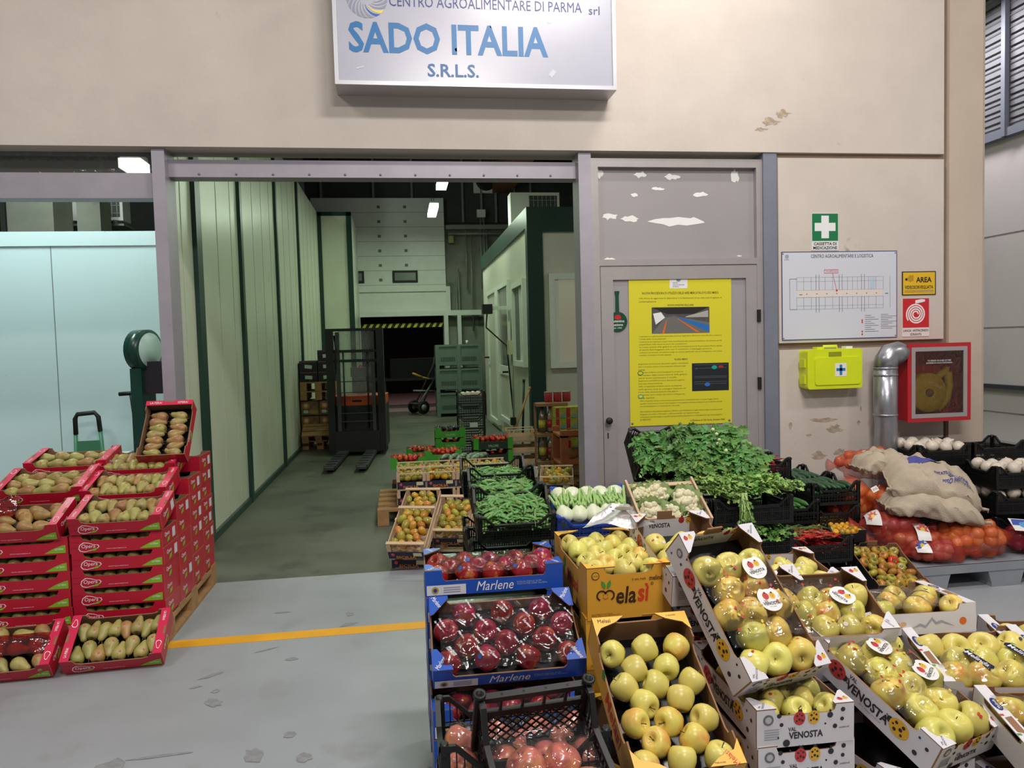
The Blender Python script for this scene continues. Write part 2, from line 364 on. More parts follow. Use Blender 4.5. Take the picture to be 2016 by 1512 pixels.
# cabin
cab=struct('wall_cabin',MB().box(1.75,4.6,10.15,16,0,3.36),CABW)
obj('fascia',MB().box(1.75,4.6,10.11,10.15,3.05,3.38).box(1.71,1.75,10.11,16,3.12,3.38),DGRN,cab)
obj('corner_strip',MB().box(1.75,1.92,10.1,10.15,0,3.05).box(1.71,1.75,10.1,10.26,0,3.12),DGRN,cab)
wf=struct('window_2',MB().box(1.99,2.07,10.08,10.15,1.22,2.49).box(2.07,3.2,10.08,10.15,2.41,2.49).box(2.07,3.2,10.08,10.15,1.22,1.3).box(2.07,2.12,10.1,10.16,1.3,2.41),WHITE)
LITW=mat('glowing_office_wall','#ded6bd',.7,emit=.25)  # emission put into the panel to stand for a lit office
obj('glow_panel',MB().box(2.12,3.2,10.14,10.148,1.3,2.41),LITW,wf)
obj('window_pane',MB().box(2.12,3.2,10.11,10.113,1.3,2.41),GLASS,wf)
for n,(y0,y1,z0,z1) in enumerate([(10.5,11.6,1.23,2.47),(12.0,13.3,.25,2.58),(13.6,14.9,.1,2.58)]):
    b=MB().box(1.69,1.75,y0,y0+.08,z0,z1).box(1.69,1.75,y1-.08,y1,z0,z1).box(1.69,1.75,y0+.08,y1-.08,z1-.08,z1).box(1.69,1.75,y0+.08,y1-.08,z0,z0+.08)
    wn=struct('window_%d'%(3+n) if n!=2 else 'door_3',b,WHITE)
    if n==0:
        obj('dark_room',MB().box(1.74,1.748,y0+.08,y1-.08,z0+.08,z1-.08),mat('blind_dark','#6a6d66',.5),wn)
        for k in range(6): obj('blind_slat',MB().box(1.72,1.735,y0+.12+k*.07,y0+.15+k*.07,z0+.08,z1-.1),WHITE,wn)
    elif n==1:
        obj('upper_pane',MB().box(1.72,1.748,y0+.08,y1-.08,1.2,z1-.08),mat('pane_reflect','#77756a',.12,var=.3,scale=3),wn)
        obj('lower_panel',MB().box(1.72,1.748,y0+.08,y1-.08,z0+.08,1.05),CABW,wn)
        obj('mid_rail',MB().box(1.70,1.75,y0+.08,y1-.08,1.05,1.2),WHITE,wn)
        obj('door_handle',MB().box(1.6,1.69,y0+.1,y0+.13,1.1,1.13),BLACK,wn)
    else:
        obj('door_panel',MB().box(1.72,1.748,y0+.08,y1-.08,z0+.08,z1-.08),CABW,wn)
        obj('door_handle',MB().box(1.6,1.69,y1-.2,y1-.17,1.3,1.33),BLACK,wn)
# left bay
w=struct('wall_left_bay',MB().box(-9,-1.72,7.5,7.62,0,2.69),PANB)
obj('cap_channel',MB().box(-9,-1.72,7.485,7.5,2.56,2.69),PANB,w)
for x in (-3.12,-4.3,-1.95): obj('panel_seam',MB().box(x,x+.006,7.497,7.5,0,2.56),mat('seam_dark','#6d7c7c',.6),w)
struct('wall_bay_back',MB().box(-9,-1.72,15,15.1,0,6.6),CORR)
w=struct('wall_bay_pillars',MB().box(-4.9,-4.35,10.6,11.2,0,3.9).box(-4.3,-4.0,11.2,11.6,0,3.7),CONC)
for x in (-7.0,-5.3,-3.6,-3.2): 
    struct('trim_12',MB().box(x,x+.08,14.9,15,2.5,6.6),mat('strut_grey'),None)
# passage wall on the right: concrete panels with louvre above
w=struct('wall_right',MB().box(6.0,6.2,1.5,9,0,.72).box(6.0,6.2,1.5,9,.74,1.58).box(6.0,6.2,1.5,9,1.6,2.51).box(6.0,6.2,1.5,9,2.53,3.46).box(6.02,6.2,1.5,9,0,7),mat('passage_panel','#cfc8cb',.6,var=.05,scale=1.2))
obj('crash_rail',MB().box(5.93,6.0,1.5,9,.98,1.02),mat('rail_dark','#3a3c46',.4),w)
obj('kerb',MB().box(5.8,6.0,1.5,9,0,.45).box(5.72,5.8,1.5,9,.40,.46),mat('kerb_grey','#8a8583',.7,var=.1),w)
lv=thing('louvre_screen','grey slatted louvre screen above the white passage wall','louvre',T(6.0,0,3.46))
LVM=mat('louvre_grey','#7f8088',.5)
for i in range(13):
    link('slat',cmesh('slat',lambda:MB().box(-.05,.03,4,9,0,.012,0,RY(-35)).box(-.035,-.02,4,9,-.08,.01),LVM),lv,T(0,0,.14+.115*i))
obj('bottom_rail',MB().box(-.08,0,4,9,0,.08),STEELD,lv)
obj('top_rail',MB().box(-.08,0,4,9,1.6,1.85),STEELD,lv)
for y in (5.6,6.78,8.0): obj('mullion',MB().box(-.1,-.05,y,y+.05,0,1.85),STEELD,lv)
struct('ceiling_passage',MB().box(4.4,6.2,5.6,12,5.1,5.2).box(4.4,6.2,11.9,12,0,5.1),mat('brown_soffit','#5a4534',.8,var=.1))
# fluorescent battens that show in the photo
LMP=mat('fluorescent_diffuser','#ffffff',.4,emit=14)
for i,(y0,y1) in enumerate(((12.4,13.4),(15.0,16.2))):
    l=thing('batten_lamp','lit fluorescent batten hanging '+('nearest the doorway header' if i==0 else 'in front of the white sectional door'),'lamp',T(.78-.05*i,y0,4.3),'fluorescent battens')
    obj('diffuser',MB().box(-.085,.085,0,y1-y0,-.04,.03),LMP,l)
    obj('housing',MB().box(-.075,.075,0,y1-y0,.03,.07),WHITE,l)
    for yy in (.15,y1-y0-.15): obj('hanger',MB().tube([(0,yy,.07),(0,yy,2.3)],.005,6),BLACK,l)
l=thing('bay_lamp','bright lamp seen through the dusty transom glass on the left','lamp',T(-2.22,7.05,3.19))
obj('diffuser',MB().box(-.09,.09,-.12,.12,-.05,.03),LMP,l); obj('housing',MB().box(-.08,.08,-.11,.11,.03,.08),WHITE,l)
obj('hanger',MB().tube([(0,0,.08),(0,0,3.4)],.006,6),BLACK,l)
# ================================================================== SIGNS AND WALL FITTINGS
SIGNW=mat('sign_acrylic','#b4b4c2',.25,var=.02)
SBLUE=mat('sign_blue','#0b6cab',.4); SNAVY=mat('sign_navy','#2c377f',.4)
sg=thing('shop_sign','large white lightbox sign with blue lettering mounted high above the doorway','sign',T(0,5.08,-.058))
obj('casing',MB().box(-.36,1.50,.012,.219,3.31,4.02),mat('sign_case_alu','#b9b6ba',.35,metal=.4),sg)
PRT[sg]=obj('face',MB().box(-.34,1.48,0,.012,3.335,4.0),SIGNW,sg)
for a in ((-.36,1.5,3.31,3.335),(-.36,1.5,4.0,4.02)): obj('frame_strip',MB().box(a[0],a[1],-.008,.014,a[2],a[3]),mat('sign_rim','#c5c5cc',.35,metal=.3),sg)
for a in ((-.36,-.335),(1.475,1.5)): obj('frame_strip',MB().box(a[0],a[1],-.008,.014,3.335,4.0),mat('sign_rim'),sg)
SG=lambda x,z:T(x,-.0015,z)@FRONT
SGM=SG
letters('SADO ITALIA',1.30,.198,SBLUE,sg,SG(.385,3.612),bold=.025)
letters('S.R.L.S.',.335,.085,mat('sign_blue_dark','#1c5f9c',.4),sg,SG(.40,3.413),bold=.02)
letters('CENTRO AGROALIMENTARE DI PARMA',1.27,.066,SNAVY,sg,SG(.635,3.845)); letters('srl',.075,.055,SNAVY,sg,SG(1.355,3.83))
LG=mat('logo_grey','#8a8da2',.4)
for i in range(20):
    a=2*math.pi*i/20; pts=[]
    for k in range(7):
        t=k/6; r=.045+.085*t; q=a+.75*t; pts.append((r*math.cos(q),r*math.sin(q)))
    for k in range(6,-1,-1):
        t=k/6; r=.045+.085*t; q=a+.75*t+.05+.19*t; pts.append((r*math.cos(q),r*math.sin(q)))
    m_=LG
    if i==14: m_=mat('logo_blue','#2356b5',.4)
    if i==15: m_=mat('logo_yellow','#e6d54a',.4)
    flat('logo_petal',pts,m_,sg,SG(-.14,3.86))
# glints of peeling clear film on the sign, painted as pale patches
for x,z,w_,h_,a in ((.43,3.55,.03,.02,20),(1.06,3.41,.05,.03,50),(.66,3.71,.02,.03,0),(1.05,3.75,.03,.02,30),(-.2,3.42,.05,.01,15)):
    flat('peeling_film_glint',rect(w_,h_),mat('film_glint','#d5d5de',.15),sg,SG(x,z)@RZ(a))
# A helper for flat wall boards
def board(name,label,cat,x0,x1,z0,z1,col,y=W,t=.004,rough=.4,rot=0):
    o=thing(name,label,cat,T((x0+x1)/2,y,(z0+z1)/2)@RY(-rot))
    PRT[o]=obj('board',MB().box(-(x1-x0)/2,(x1-x0)/2,-t,0,-(z1-z0)/2,(z1-z0)/2),mat('board_'+col,col,rough),o)
    return o
BLK=mat('print_black','#1c1c20',.5); GRY=mat('print_grey','#6e6e74',.5); RED=mat('print_red','#c3202a',.4); GRN_=mat('print_green','#137347',.4); WHT=mat('print_white','#e6e6e6',.5)
P=lambda x,z,t=.0048:T(x,-t,z)@FRONT
o=board('first_aid_sign','green square sign with a white cross above the site plan','sign',3.028,3.242,2.19,2.465,'#dcdcdc')
flat('green_square',rect(.206,.2),GRN_,o,P(0,.033))
a,c=.083,.03
flat('white_cross',[(-c,-a),(c,-a),(c,-c),(a,-c),(a,c),(c,c),(c,a),(-c,a),(-c,c),(-a,c),(-a,-c),(-c,-c)],WHT,o,P(0,.035,.0052))
letters('CASSETTA DI',.18,.022,BLK,o,P(0,-.088),bold=.02); letters('MEDICAZIONE',.19,.022,BLK,o,P(0,-.118),bold=.02)
# site plan
o=board('site_plan_board','white site plan board with line drawing under the first aid sign','board',2.79,3.714,1.533,2.183,'#cfd2dc')
for a in ((-.462,.462,.321,.325),(-.462,.462,-.325,-.321),(-.462,-.458,-.321,.321),(.458,.462,-.321,.321)):
    obj('edge_strip',MB().box(a[0],a[1],-.006,0,a[2],a[3]),SNAVY,o)
letters('CENTRO AGROALIMENTARE E LOGISTICA',.5,.026,BLK,o,P(0.02,.29))
PLN=mat('plan_line','#5e6672',.5); FAINT=mat('plan_line_faint','#9aa0ab',.5)
def line(x0,z0,x1,z1,w_,m_,o):
    L_=math.hypot(x1-x0,z1-z0); 
    link('plan_line',cmesh(('ln',m_.name),lambda:MB().poly([(-.5,-.5,0),(.5,-.5,0),(.5,.5,0),(-.5,.5,0)]),m_),PRT.get(o,o),P((x0+x1)/2,(z0+z1)/2,.0051)@RZ(math.degrees(math.atan2(z1-z0,x1-x0)))@SC(L_,w_,1))
for z in (.135,-.1,.105,-.075,.04,-.012): line(-.345 if abs(z)<.05 else -.345,z,.35,z,.0018,FAINT,o)
flat('plan_gallery',rect(.68,.05),mat('plan_cream','#ddd3cb',.5),o,P(0,.014,.0049))
line(-.4,.125,-.4,-.1,.003,PLN,o); line(-.4,.125,-.345,.125,.003,PLN,o); line(-.4,-.1,-.345,-.1,.003,PLN,o)
line(.405,.135,.405,-.1,.002,PLN,o)
for x in (-.345,-.29,-.23,-.12,-.06,.06,.1,.14,.23,.29,.35):
    line(x,.04,x,.135,.0018,PLN,o); line(x,-.1,x,-.012,.0018,PLN,o)
for x in (-.18,.005,.185):
    for s_ in (-.012,.012): line(x+s_,.04,x+s_,.155,.003,PLN,o); line(x+s_,-.012,x+s_,-.125,.003,PLN,o)
flat('plan_cell',rect(.04,.085),mat('plan_blue','#b9c9d6',.5),o,P(.262,.085,.0049))
for a in ((-.125,.165,-.015,.165),(-.125,.19,-.015,.19),(-.125,.165,-.125,.19),(-.015,.165,-.015,.19)): line(*a,.003,RED,o)
letters('VOI SIETE QUI',.09,.013,RED,o,P(-.07,.1775,.0052)); line(-.06,.165,-.027,.035,.003,RED,o); flat('you_are_here_dot',disc(.008,12),RED,o,P(-.027,.035,.0053))
for k in range(8): flat('plan_arrow',[(0,-.004),(.012,0),(0,.004)],BLK,o,P(-.27+.08*k,.012,.0052))
for x,m_ in ((-.325,GRN_),(.365,GRN_)): line(x,.008,x+.025,.008,.005,m_,o)
for k in range(9): 
    line(.2,-.155-.015*k,.2+(.05+.03*(k*7%3)),-.155-.015*k,.003,GRY,o); line(.33,-.15-.013*k,.33+(.06+.035*(k*5%3)),-.15-.013*k,.003,GRY,o)
for k in (-.19,-.205,-.275,-.295): flat('legend_square',rect(.01,.013),RED,o,P(.178,k,.0052))
letters('CAL',.04,.01,GRY,o,P(-.42,.268)); flat('logo_ring',disc(.015,14),FAINT,o,P(-.42,.29))
for x in (-.45,.45):
    for z in (-.31,.31): obj('screw',MB().lathe([(.006,0),(.004,.003)],8),STEELD,o,P(x,z,.004))
# surveillance notice
o=board('surveillance_sign','small yellow notice with black lettering reading AREA','sign',3.758,4.036,1.848,2.026,'#e0b41c')
for a in ((-.139,.139,.083,.089),(-.139,.139,-.089,-.083),(-.139,-.133,-.083,.083),(.133,.139,-.083,.083)): obj('border',MB().box(a[0],a[1],-.0055,0,a[2],a[3]),BLK,o)
letters('AREA',.13,.04,BLK,o,P(.04,.026),bold=.03); letters('VIDEOSORVEGLIATA',.235,.026,BLK,o,P(0,-.03),bold=.02)
line(-.12,-.055,.12,-.055,.003,GRY,o); line(-.12,-.066,.12,-.066,.003,GRY,o)
flat('camera_symbol',[(-.03,0),(-.005,.03),(.03,.03),(.03,-.01),(0,-.02)],mat('sign_ochre','#b78d16',.5),o,P(-.075,.03)); flat('camera_lens',disc(.01,12),BLK,o,P(-.105,.03,.005))
# hose sign
o=board('hose_sign','red square sign with a white coiled hose symbol','sign',3.76,3.982,1.535,1.822,'#dcd9d6')
flat('red_square',rect(.218,.22),RED,o,P(0,.034))
sp=MB()
pts=[]
for k in range(90):
    q=k/89*2*math.pi*3.6; r=.012+.062*k/89; pts.append((r*math.cos(q),r*math.sin(q)))
for k in range(89):
    (x0,z0),(x1,z1)=pts[k],pts[k+1]; d0=math.hypot(x0,z0); d1=math.hypot(x1,z1); wd=.011
    sp.poly([(x0,z0,0),(x1,z1,0),(x1*(d1+wd)/d1,z1*(d1+wd)/d1,0),(x0*(d0+wd)/d0,z0*(d0+wd)/d0,0)])
obj('hose_spiral',sp,WHT,o,P(0,.025,.0052)); flat('hose_nozzle',[(-.005,.075),(.045,.083),(.075,.09),(.075,.105),(.045,.108),(-.005,.1)],WHT,o,P(0,.03,.0052))
letters('LANCIA  ANTINCENDIO',.21,.018,BLK,o,P(0,-.098),bold=.01); letters('IDRANTE',.09,.018,BLK,o,P(0,-.127),bold=.01)
# poster on door
o=thing('notice_poster','large yellow printed notice screwed to the grey door','poster',T(2.026,5.348,1.481)@RY(.4))
PRT[o]=obj('sheet',MB().box(-.39,.39,-.003,0,-.546,.546),mat('poster_yellow','#d9cf2f',.35),o)
PT=mat('poster_ink','#4b4a1c',.5)
flat('logo_card',rect(.135,.088),WHT,o,P(-.015,.495,.0036)); flat('logo_ring',[p for p in disc(.018,16)],LG,o,P(-.015,.517,.0042)); letters('CENTRO\nAGROALIMENTARE\nDI PARMA',.09,.035,SNAVY,o,P(-.015,.477,.0042))
letters('NUOVA PROCEDURA DI UTILIZZO DELLE AREE MERCATALI E FLUSSO MERCI',.58,.017,PT,o,P(0,.418,.0036),bold=.015)
letters('CAL Parma ha aggiornato le disposizioni e la destinazione d\'uso delle aree di galleria di',.63,.014,PT,o,P(0,.38,.0036)); letters('commercializzazione',.13,.012,PT,o,P(-.25,.358,.0036))
letters('NUOVA DIVISIONE DELLE AREE',.2,.013,PT,o,P(0,.33,.0036),bold=.015)
ph=flat('photo_print',rect(.44,.19),mat('photo_dark','#55524f',.3,var=.25,scale=18),o,P(0,.22,.0036))
flat('photo_floor',[(-.22,-.095),(.22,-.095),(.22,-.02),(-.05,.03),(-.12,.02)],mat('photo_floor_grey','#6e6d6b',.3),o,P(0,.22,.0042))
flat('photo_lane',[(.22,-.09),(.22,-.04),(-.04,.028),(-.02,.015)],mat('photo_blue','#2b6fb8',.3),o,P(0,.22,.0046))
flat('photo_line',[(-.145,-.095),(-.125,-.095),(-.105,.0),(-.11,.0)],mat('photo_orange','#e06a2a',.3),o,P(0,.22,.0046)); flat('photo_line',[(.12,-.09),(.145,-.09),(-.02,.012),(-.03,.012)],mat('photo_orange'),o,P(0,.22,.0048))
flat('photo_roof',[(-.22,.095),(.22,.095),(.1,.045),(-.1,.045)],mat('photo_black','#2c2a28',.3),o,P(0,.22,.0044)); flat('photo_wall',[(-.21,.05),(-.15,.06),(-.12,.02),(-.19,-.03)],WHT,o,P(0,.22,.0048)); flat('photo_wall',[(.05,.03),(.21,.07),(.21,.02),(.03,.02)],mat('photo_pale','#a9a8a2',.4),o,P(0,.22,.0048))
PAR=["L'esposizione in galleria potrà essere fatta sul fronte degli stand nell'area di colore blu (fino a esaurim.)","il limite della corsia pedonale","L'area fra le due esposizioni sopra citate sarà destinata alla commercializzazione, alla pesatura ed alla","preparazione della merce da parte dei concessionari","La corsia centrale della galleria di commercializzazione è di Frammistino Parte adatta","di quelle fiancheggianti solo con il consentito il passaggio persone","I pedoni potranno circolare lungo le corsie pedonali che si sviluppano tra l'area","centrale, riservata ai carrelli ingresso"]
for i,s_ in enumerate(PAR): letters(s_,(.63,.2,.63,.36,.63,.55,.63,.24)[i],.0125,PT,o,P((-.0,-.215,0,-.135,0,-.04,0,-.195)[i],.105-.0195*i,.0036))
letters('FLUSSO MERCI',.1,.012,PT,o,P(0,-.065,.0036),bold=.015)
for i,(wd) in enumerate((.38,.36,.05,.34,.37,.29,.35,.18,.33,.36,.3,.35,.12)):
    letters(('Argomenti che fruiscono dei servizi logistici centralizzati','A02: il materiale venduto verrà trasportato all\'interno della','corsia','il materiale conferito verrà consegnato in un\'area tra','nel rispetto delle corsie centrali della galleria','quindi dovrà riposizionare il carrello','Argomenti che NON fruiscono del servizio logistico','Carrozza Autoproduzione','A02: il materiale venduto verrà consegnato','nell\'ingresso area di consegna disposta sul','bordo dello stand perimetrale della galleria','il materiale verrà ritirato dal cliente nell\'apposita','area carico')[i],wd,.0125,PT,o,P(-.325+wd/2,-.095-.0205*i,.0036))
flat('diagram_print',rect(.285,.205),mat('diagram_dark','#22262a',.3),o,P(.225,-.2,.0036))
for z in (-.11,-.135,-.195,-.205,-.235,-.25): line(.1,z,.35,z,.002,GRY,o)
for x,z,m_ in ((.255,-.13,'#1f9e86'),(.2,-.255,'#2b6fc8')): flat('diagram_oval',disc(.018,14,1.2,.8),mat('oval_'+m_,m_,.4),o,P(x,z,.0052))
flat('diagram_arrow',[(-.01,-.012),(.004,0),(-.004,.002),(.012,.012),(0,.002),(.006,0)],mat('oval_#1f9e86'),o,P(.115,-.14,.0052)); flat('diagram_red',disc(.014,10,1.5,.5),RED,o,P(.305,-.125,.0052))
for z in (-.16,-.33): flat('stamp_oval',disc(.02,16,1.1,.8),mat('oval_#2c7a3a' if z>-.2 else 'oval_#2b8fa8','#2c7a3a' if z>-.2 else '#2b8fa8',.4),o,P(-.31,z,.0042)); flat('stamp_inner',disc(.015,16,1.1,.7),mat('poster_yellow'),o,P(-.31,z,.0046))
for i,(s_,wd) in enumerate((('A02: il materiale ritirato verrà portato autonomamente in frammistino fase, a cui parcheggio laterali',.6),('quando i vuoti saranno dovuti verrà separati e rincassando nell\'area predisposta per la partita aziende',.63),('movimentazione e riposizione nel viale',.3),('',0),('Tali modifiche della gestione logistica in Mercato sono finalizzate al miglioramento della sicurezza di tutti',.63),('Soggetti coinvolti in Mercato e dell\'operatività nel rispetto locale',.45),('CHIUNQUE CONTRAVVERRÀ A QUESTE REGOLE VERRÀ SANZIONATO COME PREVISTO DAL REGOLAMENTO',.63),('DI MERCATO',.08))):
    if s_: letters(s_,wd,.0125,PT,o,P(-.315+wd/2,-.365-.0195*i,.0036))
letters('La Direzione di CAL Parma, dicembre 2020',.27,.014,PT,o,P(.2,-.518,.0036),bold=.015)
for x in (-.375,.37):
    for z in (-.525,.525): obj('screw',MB().lathe([(.009,0),(.008,.004),(.003,.006)],10),STEELD,o,P(x,z,.003))
# green hanger tag on door
o=thing('door_hanger_tag','dark green round hanger tag left of the yellow poster','tag',T(1.552,5.35,1.70))
DG=mat('tag_green','#1d4a33',.25)
flat('disc',disc(.072,28),DG,o,P(0,0,.003),.003); flat('strap',[(-.014,.06),(.014,.06),(.012,.18),(.018,.22),(-.018,.22),(-.012,.18)],DG,o,P(0,0,.003),.002)
flat('red_badge',disc(.02,14,1.2,.9),RED,o,P(.002,.032,.0066)); letters('Autentica\nPassione',.1,.045,WHT,o,P(0,-.008,.0066),bold=.01); letters('dal 1950',.06,.01,WHT,o,P(0,-.045,.0066))
# first aid case
CASE=mat('case_lime','#d4e21c',.35,var=.04)
o=thing('first_aid_case','lime yellow first aid case hanging on the wall below the site plan','case',T(3.135,W,1.32))
def rbox(w_,d_,h_,r=.02):
    b=MB(); pts=[]
    for cx,cz,a0 in ((w_/2-r,h_/2-r,0),(-w_/2+r,h_/2-r,90),(-w_/2+r,-h_/2+r,180),(w_/2-r,-h_/2+r,270)):
        for k in range(5): a=R(a0+22.5*k); pts.append((cx+r*math.cos(a),cz+r*math.sin(a)))
    b.prism(pts,d_); return b
obj('rear_shell',rbox(.42,.06,.285),CASE,o,T(0,0,-.005)@FRONT); obj('front_shell',rbox(.43,.065,.29),CASE,o,T(0,-.062,-.005)@FRONT)
obj('front_relief',rbox(.36,.008,.2),CASE,o,T(.02,-.127,-.02)@FRONT)
hb=MB().tube([(-.055,-.06,.13),(-.05,-.06,.16),(.05,-.06,.16),(.055,-.06,.13)],.012,8); obj('handle',hb,CASE,o)
obj('handle_recess_shade',MB().box(-.05,.05,-.129,-.127,.085,.12),mat('case_shadow','#8b9417',.5),o)  # darker lime plate, shade of the grip recess put into the colour
for x in (-.1,.13): obj('latch',MB().box(x-.025,x+.025,-.1,-.04,.14,.158),WHT if x>0 else CASE,o)
for z in (-.08,.04): obj('side_clip',MB().box(-.225,-.212,-.1,-.03,z-.03,z+.03),CASE,o)
st=obj('sticker',MB().box(-.005,.085,-.1365,-.135,-.06,.035),WHT,o); obj('sticker_cross',MB().box(.03,.05,-.138,-.1365,-.05,.025).box(.005,.075,-.138,-.1365,-.02,0),mat('cross_blue','#2b78b0',.4),o)
# hose reel cabinet
CR=mat('cabinet_red','#b3202a',.4,var=.05)
o=thing('hose_cabinet','red framed fire hose cabinet with glass front showing a yellow hose','cabinet',T(3.855,W,0))
X0,X1,Z0,Z1,D=-.17,.30,.915,1.475,-.2
obj('body',MB().box(X0-.02,X1,D,0,Z0,Z0+.02).box(X0-.02,X1,D,0,Z1-.02,Z1).box(X0-.02,X0,D,0,Z0+.02,Z1-.02).box(X1-.02,X1,D,0,Z0+.02,Z1-.02).box(X0,X1-.02,-.015,0,Z0+.02,Z1-.02),CR,o)
obj('red_rim',MB().box(X0-.03,X1+.01,D-.012,D,Z0-.008,Z0+.02).box(X0-.03,X1+.01,D-.012,D,Z1-.02,Z1+.008).box(X0-.03,X0,D-.012,D,Z0+.02,Z1-.02).box(X1-.02,X1+.01,D-.012,D,Z0+.02,Z1-.02),CR,o)
obj('door_frame',MB().box(X0,X1-.02,D-.014,D,Z0+.02,Z0+.05).box(X0,X1-.02,D-.014,D,Z1-.05,Z1-.02).box(X0,X0+.03,D-.014,D,Z0+.05,Z1-.05).box(X1-.05,X1-.02,D-.014,D,Z0+.05,Z1-.05),ALU,o)
gp=obj('glass_pane',MB().box(X0+.03,X1-.05,D-.008,D-.004,Z0+.05,Z1-.05),film_mat('smoky_glass',(.9,.84,.76),.0,.03,.02,'#6a4a30'),o)
letters('TO BREAK IN CASE OF FIRE',.19,.011,WHT,o,T(.055,D-.0095,1.355)@FRONT); letters('ROMPERE IN CASO D\'INCENDIO',.21,.011,WHT,o,T(.055,D-.0095,1.338)@FRONT)
HOSE=mat('hose_yellow','#c6b52a',.5,var=.1,scale=20)
hr=obj('hose_reel',MB().lathe([(.03,-.05),(.14,-.05),(.148,-.04),(.148,.04),(.14,.05),(.03,.05)],28),HOSE,o,T(.02,-.1,1.115)@FRONT)
obj('reel_hub',MB().lathe([(.03,.05),(.03,.06),(.01,.065)],12),mat('hub_olive','#7d7420',.5),o,T(.02,-.1,1.115)@FRONT)
obj('hose_loop',MB().tube([(.09,-.1,1.19),(.14,-.1,1.24),(.19,-.1,1.27),(.2,-.1,1.3)],[.03,.026,.026,.022],8),HOSE,o)
obj('hose_tail',MB().tube([(.12,-.1,.98),(.2,-.1,1.06),(.22,-.1,1.16),(.21,-.1,1.26)],.03,8),HOSE,o)
obj('valve',MB().box(-.125,-.1,-.12,-.06,1.05,1.25),HOSE,o)
for k in range(9):
    a=40*k; flat('reel_star',[(0,-.004),(.045,0),(0,.004)],WHT,o,T(.03,-.152,1.1)@FRONT@RZ(a))
letters('70 °C CABLE',.12,.018,WHT,o,T(.06,-.152,1.175)@FRONT@RZ(-25),bold=.02)
# drain pipe with elbow
PM=mat('galvanised_pipe','#a5a7ad',.3,metal=.75,var=.1,scale=9,bump=.3,bscale=9,spots=(6,.66,.74,'#6b584b'))
o=thing('metal_duct_pipe','dented galvanised pipe bending into the side of the hose cabinet','pipe',T(3.52,5.15,0))
obj('elbow',MB().tube([(.13,0,1.40),(.09,0,1.42),(.04,0,1.41),(.01,0,1.37),(0,0,1.31)],.083,18),PM,o)
obj('straight_run',MB().tube([(0,0,1.31),(0,0,1.0),(.005,0,.9),(0,0,.6),(0,0,.0)],[.083,.082,.079,.083,.083],18),PM,o)
for z in (1.31,1.26,.965,.6): obj('seam_ring',MB().lathe([(.084,-.008),(.0875,-.003),(.0875,.003),(.084,.008)],18),PM,o,T(0,0,z))
# extinguisher in the passage
o=thing('fire_extinguisher','red fire extinguisher standing behind the beige column','extinguisher',T(5.25,6.45,.46))
obj('stand',MB().box(-.1,.1,-.1,.1,-.46,0),mat('kerb_grey'),o)
obj('cylinder',MB().lathe([(.07,0),(.085,.02),(.085,.42),(.07,.48),(.03,.52)],18),CR,o); obj('valve',MB().lathe([(.025,.52),(.025,.56),(.012,.58)],10),BLACK,o)
obj('hose',MB().tube([(0,0,.57),(.06,0,.62),(.13,0,.6),(.15,0,.5),(.1,0,.42),(.09,0,.38)],.012,8),BLACK,o); obj('label_band',MB().lathe([(.0862,.18),(.0862,.34)],18),WHT,o)
# ================================================================== BUILDERS: crates, cartons, fruit
KRAFT=mat('kraft_board','#8a6547',.8,var=.06,scale=12)
BLKP=mat('black_plastic','#0c0d0e',.45,var=.2,scale=8)
BLUP=mat('blue_plastic','#1c3f9e',.4)
LINER=mat('black_liner','#101013',.22)
PINE=mat('poplar_slat','#c9ab8c',.7,var=.12,scale=14)
PINED=mat('pallet_wood','#a07a50',.75,var=.2,scale=9)
CAMP=Vector((0,0,1.56))
def pose(x,y,z,yaw=0,tilt=0): return T(x,y,z)@RZ(yaw)@RX(tilt)
def lip(x,yf,zf,d,tilt,yaw=0):   # front-bottom edge given
    t=R(tilt); q=R(yaw); return pose(x-math.sin(q)*d/2*math.cos(t),yf+d/2*math.cos(t)*math.cos(q),zf+d/2*math.sin(t),yaw,tilt)
# --- plastic crate -------------------------------------------------
def crate_wall(L,h,dip,mt,fine):
    def f():
        b=MB(); t=.006; hl=L/2
        b.box(-hl,hl,-t,0,0,.02); hm=h-dip
        prof=[(-hl,h),(-hl+.035,h),(-hl+.085,hm),(hl-.085,hm),(hl-.035,h),(hl,h)]
        for (x0,z0),(x1,z1) in zip(prof,prof[1:]):
            b.add([(x0,-t*1.6,z0-.014),(x1,-t*1.6,z1-.014),(x1,-t*1.6,z1),(x0,-t*1.6,z0),(x0,.004,z0-.014),(x1,.004,z1-.014),(x1,.004,z1),(x0,.004,z0)],[(0,1,2,3),(5,4,7,6),(3,2,6,7),(0,4,5,1)])
        n=max(6,int(L/fine)); 
        for i in range(1,n):
            x=-hl+L*i/n
            zt=h-.01 if abs(x)>hl-.035 else (hm-.01 if abs(x)<hl-.085 else hm+(abs(x)-hl+.085)/.05*dip-.01)
            wv=.006 if i%6==0 else .0032
            b.box(x-wv/2,x+wv/2,-t,-t+.004,.02,zt)
        nz=max(2,int(hm/fine/1.0))
        for j in range(1,nz):
            z=.02+(hm-.03)*j/nz; b.box(-hl,hl,-t,-t+.004,z-.0016,z+.0016)
        b.box(-hl,hl,-t*1.2,.002,hm*.62,hm*.68)
        return b
    return cmesh(('cw',L,h,dip,mt.name,fine),f,mt)
